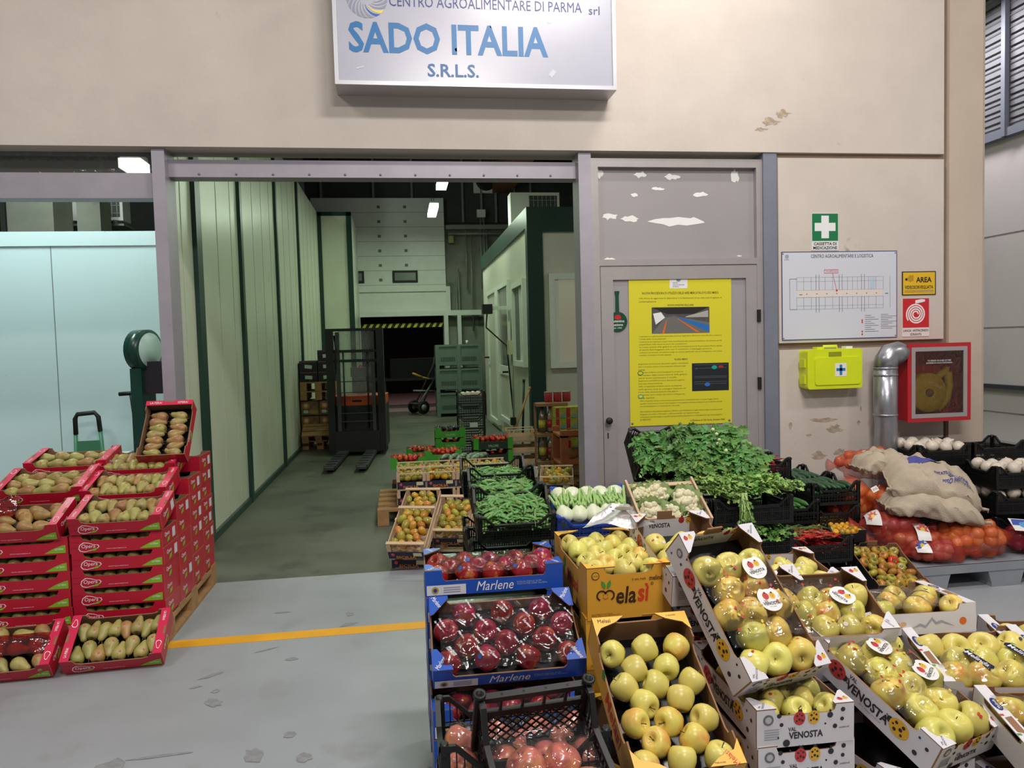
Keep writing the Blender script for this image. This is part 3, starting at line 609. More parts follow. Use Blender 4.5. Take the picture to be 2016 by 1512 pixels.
def plastic_crate(label,M,w=.4,d=.3,h=.16,mt=None,dip=.045,group=None,fine=.014,name='plastic_crate'):
    mt=mt or BLKP; o=thing(name,label,'crate',M,group)
    link('base',cmesh(('cb',w,d,mt.name),lambda:MB().box(-w/2+.004,w/2-.004,-d/2+.004,d/2-.004,0,.008),mt),o)
    link('wall',crate_wall(w,h,dip,mt,fine),o,T(0,-d/2+.006,0)); link('wall',crate_wall(w,h,dip,mt,fine),o,T(0,d/2-.006,0)@RZ(180))
    link('wall',crate_wall(d,h,dip,mt,fine),o,T(w/2-.006,0,0)@RZ(90)); link('wall',crate_wall(d,h,dip,mt,fine),o,T(-w/2+.006,0,0)@RZ(-90))
    for i,(sx,sy) in enumerate(((-1,-1),(1,-1),(1,1),(-1,1))):
        link('corner_post',cmesh(('cp',h,mt.name),lambda:MB().box(0,.022,0,.007,.0,h).box(0,.007,0,.022,.0,h).lathe([(.010,h-.03),(.010,h+.004),(.0065,h+.004)],10,0,T(.009,.009,0)),mt),o,T(sx*w/2,sy*d/2,0)@RZ(90*i))
    return o
# --- wooden crate ---------------------------------------------------
NAVY=mat('crate_print_navy','#1b2138',.6,var=.1,scale=30); ORG=mat('print_orange','#d9822c',.6)
def wood_crate(label,M,w=.26,d=.4,h=.13,printed=True,group=None,name='wooden_crate',txt='SICILIA'):
    o=thing(name,label,'crate',M,group)
    link('base',cmesh(('wb',w,d),lambda:MB().box(-w/2,w/2,-d/2,d/2,0,.006),PINE),o)
    for sx in (-1,1):
        for sy in (-1,1):
            link('corner_post',cmesh(('wp',h),lambda:MB().box(-.012,.012,-.012,.012,0,h),PINE),o,T(sx*(w/2-.012),sy*(d/2-.012),0))
    for sx in (-1,1):
        for z0,z1 in ((.006,h*.42),(h*.52,h*.86)):
            link('side_slat',cmesh(('ws',d,z1-z0),lambda:MB().box(-.0025,.0025,-d/2,d/2,0,z1-z0),PINE),o,T(sx*(w/2+.0025),0,z0))
    for sy in (-1,1):
        link('end_strip',cmesh(('we',w),lambda:MB().box(-w/2-.005,w/2+.005,-.013,.013,0,.008),PINE),o,T(0,sy*(d/2-.012),h))
        link('end_panel',cmesh(('wn',w,h,printed),lambda:MB().box(-w/2,w/2,-.002,.002,.006,h*.5),NAVY if printed else PINE),o,T(0,sy*(d/2+.002),0))
    if printed:
        letters(txt,w*.55,h*.17,ORG,o,T(-w*.02,-d/2-.005,h*.16)@FRONT,bold=.02)
        cflat('wcl','price_card',rect(.06,.03),mat('card_cream','#d3cba6',.7),o,T(w*.3,-d/2-.0055,h*.36)@FRONT)
        cflat('wcr','red_seal',disc(.013,14),mat('seal_pink','#c5485c',.6),o,T(-w*.37,-d/2-.0055,h*.34)@FRONT)
    return o
# --- cardboard tray --------------------------------------------------
def tray_mesh(key,w,d,h,outer,fdip,sdip,t=.005,sslot=0):
    # fdip=(depth, inset, slope) dip of front/back walls; sdip the same for side walls
    def f():
        b=MB()
        def wall(L,dip,M):
            hl=L/2; dd,ins,sl=dip
            pts=[(-hl,0),(hl,0),(hl,h)]
            if dd: pts+=[(hl-ins,h),(hl-ins-sl*.3,h-dd*.75),(hl-ins-sl,h-dd),(-hl+ins+sl,h-dd),(-hl+ins+sl*.3,h-dd*.75),(-hl+ins,h)]
            pts+=[(-hl,h)]
            b.prism(pts,t,0,1,1,M)
        wall(w,fdip,T(0,-d/2+t,0)@FRONT); wall(w,fdip,T(0,d/2-t,0)@BACK)
        wall(d-2*t,sdip,T(w/2-t,0,0)@RIGHT); wall(d-2*t,sdip,T(-w/2+t,0,0)@LEFT)
        b.box(-w/2+t,w/2-t,-d/2+t,d/2-t,0,.006,1)
        return b
    return cmesh(key,f,[outer,KRAFT])
def tray(o,key,w,d,h,outer,fdip,sdip):
    r=link('tray',tray_mesh((key,w,d,h,outer.name),w,d,h,outer,fdip,sdip),o); PRT[o]=r
    link('liner',cmesh(('ln',w,d),lambda:MB().box(-w/2+.006,w/2-.006,-d/2+.006,d/2-.006,.006,.012),LINER),o); return r
def corner_flaps(o,key,w,d,h,mt,cut=.055,back=True):
    # triangular turned-in flaps at the four top corners
    for i,(sx,sy) in enumerate(((-1,-1),(1,-1),(1,1),(-1,1))):
        a=cut if i%2==0 else cut*1.25; c=cut*1.25 if i%2==0 else cut
        link('corner_flap',cmesh((key,'cf',i%2,cut,mt.name),lambda:MB().prism([(0,0),(a,0),(a*.95,c*.18),(c*.2,c),(0,c)],.004,0,1,1),[mt,KRAFT]),o,T(sx*w/2,sy*d/2,h-.001)@RZ(90*i))
def lbox(pts): return pts
PEARLOGO=[(-.5,-.12),(-.42,-.34),(-.2,-.42),(.1,-.3),(.36,-.2),(.5,0),(.44,.18),(.22,.22),(.0,.36),(-.25,.42),(-.44,.2)]
OPR=mat('pear_box_red','#b3142f',.38,var=.03); OPR_LIT=mat('pear_box_red_lit','#d0284f',.3); OPG=mat('pear_box_green','#7fb024',.45); OPW=mat('print_white')  # rim flaps get the box red lightened for glossy light on them
def opera_box(label,M,group,w=.46,d=.27,h=.095,front=True,side=True,flaps=False,card=False,deep=False):
    o=thing('pear_box',label,'box',M,group)
    fd=(.030,.055,.035); nd=(.0,.05,.03)
    if deep: tray(o,'opd',w,d,h,OPR,nd,fd)
    else: tray(o,'op',w,d,h,OPR,fd,nd)
    if front:
        F=lambda x,z,e=.0012:T(x,-d/2-e,z)@FRONT
        cflat('oplogo1','logo_outline',PEARLOGO,OPW,o,F(-.135,.032)@SC(.105,.062,1)); cflat('oplogo2','logo_field',PEARLOGO,OPR,o,F(-.135,.032,.0016)@SC(.096,.053,1))
        letters('Opera',.068,.026,OPW,o,F(-.137,.034,.002),shear=.15); cflat('opleaf','logo_leaf',[(-.5,-.4),(.1,-.3),(.5,.4),(-.1,.2)],OPG,o,F(-.108,.018,.002)@SC(.045,.02,1))
        letters('www.operalapera.it',.1,.006,OPW,o,F(.0,.018)); cflat('opgreen','green_flash',[(-.5,-.5),(.5,-.5),(.5,.5),(.3,.42),(-.1,.05)],OPG,o,F(.168,.03)@SC(.105,.042,1)); letters('LA PERA!',.042,.01,OPW,o,F(.19,.03,.002),bold=.01)
        for z in (.03,.06): cflat('opseam','board_seam',rect(.05,.001),mat('seam_dkred','#7c0d20',.6),o,F(-.205,z))
    if side:
        G=lambda y,z,e=.0012:T(w/2+e,y,z)@RIGHT
        letters('Opera',.085,.03,OPW,o,G(-.045,.058),shear=.15,bold=.01); cflat('opsl','logo_leaf',[(-.5,-.5),(.3,-.35),(.5,.5),(-.2,.3)],OPG,o,G(-.025,.028)@SC(.06,.03,1))
        if card: cflat('opcard','paper_label',rect(.055,.055),mat('label_paper','#cfcdd2',.6),o,G(.075,.045))
    if flaps:
        # turned-down rims along the two ends, printed
        if deep: 
            link('rim_flap',cmesh('oprd',lambda:MB().box(-w/2,w/2,-.028,.004,0,.003),OPR_LIT),o,T(0,d/2,h)); letters('www.operalapera.it',.08,.006,OPW,o,T(.05,d/2-.006,h-.02)@FRONT)
            letters('OPERA!',.06,.016,OPW,o,T(-.08,d/2-.012,h+.004)@RZ(0)); letters('OPERA!',.06,.016,OPW,o,T(.08,d/2-.012,h+.004))
        else:
            for s in (-1,1):
                link('rim_flap',cmesh('oprf',lambda:MB().box(-.021,.021,-d/2,d/2,0,.003),OPR_LIT),o,T(s*(w/2-.02),0,h))
                A=T(s*(w/2-.02),0,h+.004)
                cflat('oplogo1','logo_outline',PEARLOGO,OPW,o,A@T(0,s*-.085,0)@RZ(-90*s)@SC(.05,.034,1)); cflat('oplogo3','logo_field',PEARLOGO,OPR_LIT,o,A@T(0,s*-.085,.0005)@RZ(-90*s)@SC(.042,.027,1))
                letters('LA PERA!',.055,.013,OPW,o,A@T(0,s*.085,0)@RZ(-90*s),bold=.01); cflat('opslot','hand_slot',rect(.012,.05),KRAFT,o,A@T(s*.014,0,0))
    return o
MBL=mat('blue_box_print','#1d4fb0',.35,var=.03); MBW=mat('box_white','#d7d5d8',.5)
def marlene_box(label,M,group=None,w=.5,d=.3,h=.09):
    o=thing('apple_box',label,'box',M,group)
    tray(o,'ma',w,d,h,MBL,(.038,.06,.012),(.03,.06,.012)); corner_flaps(o,'ma',w,d,h,MBL,.065)
    F=lambda x,z,e=.0012:T(x,-d/2-e,z)@FRONT
    letters('Marlene',.135,.034,OPW,o,F(.0,.026),shear=.3); letters('FIGLIA DELLE ALPI\nTOCHTER DER ALPEN',.11,.013,mat('print_paleblue','#9fb4dc',.5),o,F(.135,.028))
    cflat('mawl','white_panel',rect(.14,.036),MBW,o,F(-.175,.02)); cflat('maseal','igp_seal',disc(.013,18),mat('seal_gold','#b99a3c',.5),o,F(-.215,.02,.0018)); cflat('maseal2','igp_seal_core',disc(.007,12),mat('seal_blue','#2a3f86',.5),o,F(-.215,.02,.0022))
    for k in range(3): cflat('maln','small_print',rect(.06,.003),mat('print_greyblue','#8790ad',.5),o,F(-.155,.028-.008*k,.0018))
    for i,(sx,sy) in enumerate(((-1,-1),(1,-1),(1,1),(-1,1))): letters('Marlene',.05,.016,OPW,o,T(sx*(w/2-.025),sy*(d/2-.026),h+.004)@RZ(60 if sx*sy>0 else -60),shear=.3)
    for k in range(4): cflat('masw','white_stripe',rect(.022,.05),MBW,o,T(-w/2-.0012,-.11+.075*k,.03+.025*(k%2))@LEFT)
    cflat('maslot','hand_slot',rect(.06,.018),KRAFT,o,T(-w/2-.0014,.0,.068)@LEFT); cflat('maslot','hand_slot',rect(.06,.018),KRAFT,o,T(w/2+.0014,.0,.068)@RIGHT)
    return o
MEL=mat('melon_yellow_board','#d9a033',.5,var=.03); MELT=mat('yellow_flap','#e2b13c',.45); MBR=mat('print_brown','#3a2318',.5); MRD=mat('print_tomato','#cf3d22',.5); LFG=mat('print_leaf','#4f9238',.5)
def smile(o,A,s):
    # rounded m with leaves and a smile
    b=MB()
    def arc(cx,cz,r,a0,a1,wd,n=12):
        for k in range(n):
            q0=R(a0+(a1-a0)*k/n); q1=R(a0+(a1-a0)*(k+1)/n)
            b.poly([(cx+r*math.cos(q0),cz+r*math.sin(q0),0),(cx+(r+wd)*math.cos(q0),cz+(r+wd)*math.sin(q0),0),(cx+(r+wd)*math.cos(q1),cz+(r+wd)*math.sin(q1),0),(cx+r*math.cos(q1),cz+r*math.sin(q1),0)])
    arc(-.21,.0,.2,250,20,.09); arc(.21,.0,.2,160,-70,.09)
    link('logo_m',cmesh('mel_m',lambda:b,MBR),o,A@SC(s,s,1))
    for sx,rz in ((-.02,30),(.1,-12)): cflat('meleaf','logo_leaf',[(0,0),(.12,.12),(.14,.34),(.05,.5),(-.06,.3),(-.06,.12)],LFG,o,A@T(sx*s,.34*s,.0004)@RZ(rz)@SC(s,s,1))
    sm=MB()
    for k in range(8):
        q0=R(215+110*k/8); q1=R(215+110*(k+1)/8); sm.poly([(.16*math.cos(q0),.16*math.sin(q0),0),(.2*math.cos(q0),.2*math.sin(q0),0),(.2*math.cos(q1),.2*math.sin(q1),0),(.16*math.cos(q1),.16*math.sin(q1),0)])
    link('logo_smile',cmesh('mel_s',lambda:sm,MRD),o,A@SC(s,s,1)); 
    for sx in (-.12,.12): cflat('mel_eye','logo_eye',disc(.035,8),LFG,o,A@T(sx*s,.02*s,0)@SC(s,s,1))
def melasi_box(label,M,group=None,w=.3,d=.5,h=.18,front=True):
    o=thing('apple_box',label,'box',M,group)
    tray(o,'me',w,d,h,MEL,(.025,.06,.03),(.035,.09,.03)); 
    for sy in (-1,1):
        for sx in (-1,1):
            link('corner_flap',cmesh(('mef',sx*sy),lambda:MB().prism([(0,0),(.1,0),(.07,.022),(.02,.04),(0,.07)] if sx*sy>0 else [(0,0),(0,.07),(-.02,.04),(-.07,.022),(-.1,0)],.004,0,1,1),[MELT,KRAFT]),o,T(sx*w/2,sy*d/2,h)@RZ(0 if sy<0 else 180))
    letters('Melasì',.04,.014,MBR,o,T(-w/2+.035,d/2-.015,h+.005)); letters('è una mela',.03,.006,MBR,o,T(w/2-.05,d/2-.012,h+.005)); letters('Melasì',.045,.016,MRD,o,T(w/2-.035,-d/2+.018,h+.005)@RZ(120)); letters('Made in Italy',.03,.006,MBR,o,T(w/2-.07,-d/2+.008,h+.005))
    if front:
        F=lambda x,z,e=.0012:T(x,-d/2-e,z)@FRONT
        smile(o,F(-.085,.085),.066); letters('ela',.072,.06,MBR,o,F(-.012,.082),shear=.15,bold=.02); letters('sì',.042,.062,MRD,o,F(.05,.086),shear=.1,bold=.025); letters('®',.012,.012,MBR,o,F(.082,.115))
        letters('è una mela',.05,.009,MBR,o,F(.035,.135)); letters('melinda',.055,.018,MBR,o,F(.1,.135),bold=.015)
        cflat('mring','origin_ring',disc(.014,20),MBR,o,F(-.12,.155)); cflat('mring2','origin_ring_core',disc(.0115,20),MEL,o,F(-.12,.155,.0016)); letters('ITALIA',.016,.004,MBR,o,F(-.12,.155,.002))
        letters('DESTRIBUITO IN ITALIA\nPROD. MELE, C/O MELINDA SCA',.1,.009,MBR,o,F(-.085,.018))
    letters('Melasì',.16,.05,MRD,o,T(-w/2-.0012,-.05,h*.45)@LEFT,shear=.15,bold=.01); letters('Melasì',.16,.05,MRD,o,T(w/2+.0012,-.05,h*.45)@RIGHT,shear=.15,bold=.01)
    cflat('meleafb','logo_leaf',[(0,0),(.02,.015),(.024,.04),(.008,.05),(-.01,.03)],LFG,o,T(-w/2-.0014,.08,h*.5)@LEFT)
    return o
VW=mat('white_carton','#d5d2d8',.45,var=.02); DOT=mat('print_charcoal','#2d2c31',.5); LRED=mat('ladybird_red','#c23a3a',.45); LYEL=mat('ladybird_yellow','#e0ab2e',.45)
def ladybird(o,A,s,m,key):
    if s<.02:
        cflat('lb','ladybird_body',[(.5*math.cos(2*math.pi*k/18),.58*math.sin(2*math.pi*k/18)) for k in range(18)],m,o,A@SC(s*1.25,s*1.1,1)); cflat('lbh','ladybird_head',disc(.2,12),DOT,o,A@T(0,.55*s,.0002)@SC(s,s,1))
        for x,y in ((-.2,.1),(.2,.1),(0,-.2)): cflat('lbd0.08','ladybird_spot',disc(.08,10),DOT,o,A@T(x*s,y*s,.0003)@SC(s,s,1))
        return
    cflat('lb','ladybird_body',[(.5*math.cos(2*math.pi*k/18),.58*math.sin(2*math.pi*k/18)) for k in range(18)],m,o,A@SC(s,s,1))
    cflat('lbh','ladybird_head',disc(.2,12),DOT,o,A@T(.06*s,.56*s,-.0002)@SC(s,s,1))
    for x,y,r in ((-.2,.2,.1),(.22,.22,.09),(0,-.1,.11),(-.25,-.22,.08),(.24,-.2,.1),(.02,.36,.06)): cflat('lbd%.2f'%r,'ladybird_spot',disc(r,10),DOT,o,A@T(x*s,y*s,.0004)@SC(s,s,1))
    cflat('lbf','ladybird_feeler',[(-.03,.6),(.03,.6),(-.08,.85),(-.14,.85)],DOT,o,A@SC(s,s,1)); cflat('lbf','ladybird_feeler',[(-.03,.6),(.03,.6),(-.08,.85),(-.14,.85)],DOT,o,A@RY(180)@SC(s,s,1)@T(-.1,0,0))
def venosta_box(label,M,group=None,w=.3,d=.5,h=.115,front=True,side='L',inside=False):
    # long=d. front/back are the short ends when w<d
    o=thing('apple_box',label,'box',M,group)
    tray(o,'ve',w,d,h,VW,(.022,.055,.02),(.02,.07,.02)) 
    corner_flaps(o,'ve',w,d,h,VW,.06)
    for i,(sx,sy) in enumerate(((-1,-1),(1,-1),(1,1),(-1,1))):
        A=T(sx*(w/2-.024),sy*(d/2-.022),h+.0036)
        if (i+(1 if side=='L' else 0))%2: letters('VAL\nVENOSTA',.035,.016,DOT,o,A@RZ(60 if sx*sy>0 else -60))
        else: ladybird(o,A@T(-.008,0,0),.013,LRED,'a'); ladybird(o,A@T(.01,.003,0),.013,LYEL,'b')
    F=lambda x,z,e=.0012:T(x,-d/2-e,z)@FRONT
    if front:
        letters('VAL',.025,.012,DOT,o,F(-.042,.052),bold=.02); letters('VENOSTA',.105,.021,DOT,o,F(0,.033),bold=.03)
        ladybird(o,F(-.02,.083),.036,LRED,'a'); ladybird(o,F(.024,.082),.036,LYEL,'b')
        cflat('vring','seal_ring',disc(.016,20),GRY,o,F(-.115,.085)); cflat('vring2','seal_core',disc(.01,14),mat('seal_light','#b9b7bb',.5),o,F(-.115,.085,.0016))
        for k in range(5): cflat('vln','small_print',rect(.045,.003),FAINT,o,F(-.105,.055-.007*k))
        for x,z,r in ((-.082,.095,.007),(-.075,.068,.006),(.075,.098,.004),(.075,.085,.009),(.115,.098,.007),(.112,.07,.006),(.09,.05,.007),(-.06,.012,.011),(.06,.06,.003),(-.052,.1,.003),(-.085,.03,.003)): cflat('vd%.3f'%r,'black_dot',disc(r,12),DOT,o,F(x,z))
        letters('südtirol',.03,.006,DOT,o,F(.118,.045)); cflat('vtab','hand_tab',[(-.035,0),(.035,0),(.031,.012),(-.031,.012)],KRAFT,o,T(0,d/2-.0065,h-.022)@FRONT)
    for sd in ('L','R'):
        G=(lambda y,z,e=.0012:T(-w/2-e,y,z)@LEFT) if sd=='L' else (lambda y,z,e=.0012:T(w/2+e,-y,z)@RIGHT)
        letters('VAL',.03,.014,DOT,o,G(.055,.075),bold=.02); letters('VENOSTA',.16,.032,DOT,o,G(-.01,.045),bold=.03); letters('Alto Adige Südtirol',.08,.006,GRY,o,G(-.03,.02))
        ladybird(o,G(.115,.058)@RZ(-90),.058,LRED,'a'); ladybird(o,G(-.125,.055)@RZ(90),.058,LYEL,'b')
        cflat('vring','seal_ring',disc(.016,20),GRY,o,G(.2,.07)); cflat('vring2','seal_core',disc(.01,14),mat('seal_light'),o,G(.2,.07,.0016))
        for y,z,r in ((.17,.05,.005),(.165,.09,.004),(-.185,.085,.004),(-.19,.03,.008),(-.215,.07,.006),(.225,.03,.004)): cflat('vd%.3f'%r,'black_dot',disc(r,12),DOT,o,G(y,z))
    if inside:
        letters('VAL',.02,.01,DOT,o,T(-.06,d/2-.0062,h-.03)@FRONT,bold=.02); letters('VENOSTA',.09,.02,DOT,o,T(-.03,d/2-.0062,h-.05)@FRONT,bold=.03)
        ladybird(o,T(.06,d/2-.0062,h-.032)@FRONT,.024,LRED,'a'); ladybird(o,T(.088,d/2-.0062,h-.034)@FRONT,.022,LYEL,'b')
        link('inner_print',cmesh(('vin',w,h),lambda:MB().box(-w/2+.055,w/2-.055,-.0008,.0002,-.075,.0),VW),o,T(0,d/2-.0052,h-.024))
        obj('hand_tab',MB().box(-.03,.03,-.003,.003,-.012,.022),KRAFT,o,T(-.01,d/2-.003,h-.012))
    return o
MNV=mat('label_navy','#161b3c',.35)
def melinda_box(label,M,group=None,w=.5,d=.3,h=.1,front=True):
    o=thing('apple_box',label,'box',M,group)
    tray(o,'mi',w,d,h,VW,(.025,.06,.02),(.018,.05,.02))
    F=lambda x,z,e=.0012:T(x,-d/2-e,z)@FRONT
    if front:
        letters('DOP',.08,.024,mat('print_paleorange','#d9a46c',.5),o,F(-.05,.035),bold=.03); cflat('mimt','mountain_line',[(-.08,-.012),(-.05,.004),(-.03,-.004),(-.005,.024),(.01,.006),(.03,.012),(.08,-.012),(.03,.004),(.008,-.002),(-.005,.014),(-.03,-.012),(-.05,-.004)],FAINT,o,F(.09,.035)); cflat('miod','orange_seal',disc(.013,16),mat('seal_orange','#d96a2c',.5),o,F(.2,.04))
        cflat('mink','navy_block',rect(.05,.045),MNV,o,F(-.2,.03)); letters('Melinda',.04,.012,OPW,o,F(-.2,.03,.0018))
    for s in (-1,1):
        link('rim_flap',cmesh('mirf',lambda:MB().box(-.018,.018,-d/2,d/2,0,.003),VW),o,T(s*(w/2-.018),0,h)); A=T(s*(w/2-.017),0,h+.0036)
        cflat('mioval','blue_oval',disc(.013,18,2.2,1),mat('oval_navy','#28306e',.4),o,A@T(0,.06,0)@RZ(90)); letters('Melinda',.04,.01,OPW,o,A@T(0,.06,.0005)@RZ(90)); cflat('mislot','hand_slot',[(-.01,-.03),(.012,-.036),(.012,.036),(-.01,.03)],KRAFT,o,A@T(0,-.03,.0003)); cflat('mir','red_curve',rect(.012,.008),LRED,o,A@T(-.012,.012,.0003)); cflat('mig','green_curve',rect(.012,.008),LFG,o,A@T(-.01,-.07,.0003))
    return o
# --- fruit ------------------------------------------------------------
def apple_mesh(v,mt,s=1.0):
    rr=random.Random(v); e=rr.uniform(-.05,.05); ht=rr.uniform(.95,1.08)
    prof=[(.003,-.021),(.009,-.027),(.018,-.031),(.027,-.027),(.034,-.015),(.038,.0),(.038,.012),(.034,.023),(.026,.030),(.017,.0315),(.009,.027),(.003,.019)]
    def fn(p,a,i):
        k=1+e*math.cos(2*a)+.025*math.cos(5*a)*(1 if i<5 else .3); return Vector((p.x*k*s,p.y*k*s,p.z*ht*s+.0012*math.cos(a+v)))
    return MB().lathe(prof,18,fn=fn)
STEM=mat('fruit_stem','#5a4a2a',.7)
GOLD=mat('apple_golden','#d6cb70',.32,col2='#ccc05e',scale=20,rnd=.10,spots=(60,.68,.74,'#b3a650'))
GOLDB=mat('apple_golden_blush','#d6c562',.32,rnd=.08,spots=(16,.45,.75,'#d07a3e'))
GOLDO=mat('apple_orange_gold','#dabd62',.32,rnd=.08,spots=(14,.5,.75,'#cc9a48'))
REDA=mat('apple_red','#7a1428',.25,col2='#931f33',scale=22,rnd=.16,spots=(18,.55,.76,'#c7893f'))
PINK=mat('apple_pink','#c4706a',.3,col2='#b5604f',scale=20,rnd=.12,spots=(18,.5,.75,'#d9a468'))
STK_W=mat('sticker_white','#e3e1e0',.35); STK_R=mat('sticker_red','#b92a30',.35); STK_B=mat('sticker_blue','#2c66c4',.35); STK_N=mat('sticker_black','#20232f',.35); STK_Y=mat('sticker_yellow','#d8b83c',.35)
ARAD={}
def put_fruit(name,me,M,label,cat,group,stem=None,stickers=(),rx=.0385,rz=.0315,rs=None):
    o=link(name,me,None,M); tag(o,label,cat,group)
    if stem: link('stem',stem,o)
    if stickers:
        c=M.translation; Rm=M.to_3x3().normalized().transposed(); rs=rs or random
        base=(CAMP-c).normalized(); base=(base+Vector((0,0,.9))).normalized()
        for k,(mt,sz) in enumerate(stickers):
            for _ in range(6):
                dv=(base+Vector((rs.uniform(-.75,.75),rs.uniform(-.5,.5),rs.uniform(-.4,.5)))).normalized(); dl=(Rm@dv).normalized()
                if abs(dl.z)<.72: break
            else: continue
            sc=1/math.sqrt((dl.x**2+dl.y**2)/rx**2+dl.z**2/(rz*1.12)**2); n=Vector((dl.x/rx**2,dl.y/rx**2,dl.z/(rz*1.1)**2)).normalized()
            q=n.to_track_quat('Z','Y').to_matrix().to_4x4(); q.translation=dl*sc*1.012
            link('sticker',cmesh(('stk',mt.name),lambda:MB().ball((0,0,-.55),.8,10,8,0,(1,1,.62)) if False else MB().prism(disc(1,12,1,.8),.05),mt),o,q@SC(sz,sz,sz))
    return o
STEMM={}
def stem_mesh(): return cmesh('stem',lambda:MB().tube([(0,0,.018),(.001,.001,.03),(.003,.002,.042)],[.0015,.0013,.002],6),STEM)
def apple(M,kind,label,group,stickers=(),s=1.0,rs=random):
    mt={'gold':GOLD,'blush':GOLDB,'orange':GOLDO,'red':REDA,'pink':PINK}[kind]; v=rs.randrange(3)
    me=cmesh(('apple',v,mt.name,round(s,2)),lambda:apple_mesh(v,mt,s),mt)
    return put_fruit('apple',me,M,label,'apple',group,stem_mesh() if rs.random()<.75 else None,stickers,.0385*s,.0315*s,rs)
def rand_rot(rs,tilt=180): return Euler((rs.uniform(-R(tilt),R(tilt)),rs.uniform(-R(tilt),R(tilt)),rs.uniform(0,6.28))).to_matrix().to_4x4()
def zig(w,d,nx,dy,r,rs,jit=.004):
    # staggered positions: rows of nx and nx-1 along x
    out=[]; sx=(w-2*r)/max(1,nx-1) if nx>1 else 0; y=-d/2+r; k=0
    while y<=d/2-r+.001:
        n=nx if k%2==0 else nx-1; x0=-sx*(n-1)/2
        for i in range(n): out.append((x0+sx*i+rs.uniform(-jit,jit),y+rs.uniform(-jit,jit),k,i,n))
        y+=dy; k+=1
    return out
ORD=['first','second','third','fourth','fifth','sixth','seventh','eighth','ninth','tenth','eleventh','twelfth']
def where(base,rows,r,i,n):
    # place of a fruit inside its tray: column from the left, row from the front
    col='only one' if n==1 else ('leftmost' if i==0 else 'rightmost' if i==n-1 else ORD[min(11,i)]+' from left')
    row='front row' if r==0 else ('rear row' if rows and r==rows-1 else ORD[min(11,r)]+' row')
    return '%s, %s in %s'%(base,col,row)
FILL={}
def fill_apples(box,M,w,d,z,nx,dy,kinds,label,group,stick=None,s=1.0,seed=0,skip=None,tilt=70):
    rs=random.Random(seed); pts=[]
    for (x,y,r_,i_,n_) in zig(w-.016,d-.016,nx,dy,.039*s,rs):
        if skip and skip(x,y): continue
        zz=z+rs.uniform(-.003,.004); k=rs.choice(kinds)
        st=stick(rs) if stick else ()
        apple(M@T(x,y,zz)@rand_rot(rs,tilt),k,where(label,0,r_,i_,n_),group,st,s,rs); pts.append((x,y,zz,.0385*s))
    return pts
def film_sheet(label,M,x0,x1,y0,y1,zb,pts,mt,group=None,nu=34,nv=34,pad=.004,sag=.012,seed=1,name='plastic_film'):
    rs=random.Random(seed); H=[[zb-sag]*(nu+1) for _ in range(nv+1)]
    for j in range(nv+1):
        for i in range(nu+1):
            x=x0+(x1-x0)*i/nu; y=y0+(y1-y0)*j/nv
            for (fx,fy,fz,fr) in pts:
                dd=(x-fx)**2+(y-fy)**2
                if dd<fr*fr: H[j][i]=max(H[j][i],fz+math.sqrt(fr*fr-dd)+pad)
    for _ in range(3):
        H2=[r[:] for r in H]
        for j in range(nv+1):
            for i in range(nu+1):
                s=0;n=0
                for dj in (-1,0,1):
                    for di in (-1,0,1):
                        a,b_=j+dj,i+di
                        if 0<=a<=nv and 0<=b_<=nu: s+=H[a][b_]; n+=1
                H2[j][i]=max(H[j][i],s/n)
        H=H2
    b=MB(); b.grid(lambda u,v:(x0+(x1-x0)*u,y0+(y1-y0)*v,H[min(nv,round(v*nv))][min(nu,round(u*nu))]+rs.uniform(0,.0015)),nu,nv)
    o=obj(name,b,mt,None,M); tag(o,label,'film',group)
    def at(x,y):
        i=min(nu,max(0,round((x-x0)/(x1-x0)*nu))); j=min(nv,max(0,round((y-y0)/(y1-y0)*nv))); return H[j][i]
    return o,at
CLEAR=film_mat('clear_film',(.99,.99,.99),.015,.06,.008)
REDF=film_mat('red_film',(.75,.10,.10),.08,.12,.12,'#a01018')
# pears
def pear_mesh(v,mt):
    rr=random.Random(v+50); bx=rr.uniform(-.008,.008)
    prof=[(.003,-.044),(.012,-.048),(.022,-.046),(.030,-.036),(.034,-.022),(.0335,-.008),(.029,.006),(.0225,.02),(.018,.032),(.015,.042),(.0105,.049),(.003,.052)]
    def fn(p,a,i):
        t=max(0,(p.z+.01)/.06); return Vector((p.x*(1+.04*math.cos(2*a))+bx*t*t,p.y,p.z))
    return MB().lathe(prof,16,fn=fn)
PEAR=mat('pear_green','#a5a060',.42,col2='#9c8c4c',scale=16,rnd=.12,spots=(24,.56,.72,'#8a6a3a'))
PEARB=mat('pear_russet','#ac8d56',.42,col2='#94703f',scale=16,rnd=.10,spots=(20,.52,.72,'#8f6444'))
def pear(M,kind,label,group,rs=random,sticker=True,detail=True):
    mt=PEAR if kind=='g' else PEARB; v=rs.randrange(3)
    me=cmesh(('pear',v,mt.name),lambda:pear_mesh(v,mt),mt); o=link('pear',me,None,M); tag(o,label,'pear',group)
    if detail:
        link('stem',cmesh('pstem',lambda:MB().tube([(0,0,.048),(.001,0,.056),(.004,.001,.066)],[.0022,.0018,.0026],6),STEM),o)
        link('calyx',cmesh('calyx',lambda:MB().lathe([(.006,-.0485),(.003,-.050),(.001,-.047)],8),STEM),o)
        if sticker and rs.random()<.7:
            Rm=M.to_3x3().transposed(); dv=((CAMP-M.translation).normalized()+Vector((rs.uniform(-.5,.5),0,.6+rs.uniform(-.3,.4)))).normalized(); dl=Rm@dv; dl.z=0
            if dl.length>.3:
                dl.normalize(); q=dl.to_track_quat('Z','Y').to_matrix().to_4x4(); q.translation=Vector((dl.x*.0345,dl.y*.0345,-.018)); link('sticker',cmesh('pstk',lambda:MB().prism(disc(.0055,10),.0004),mat('sticker_pink','#c4546a',.4)),o,q)
    return o
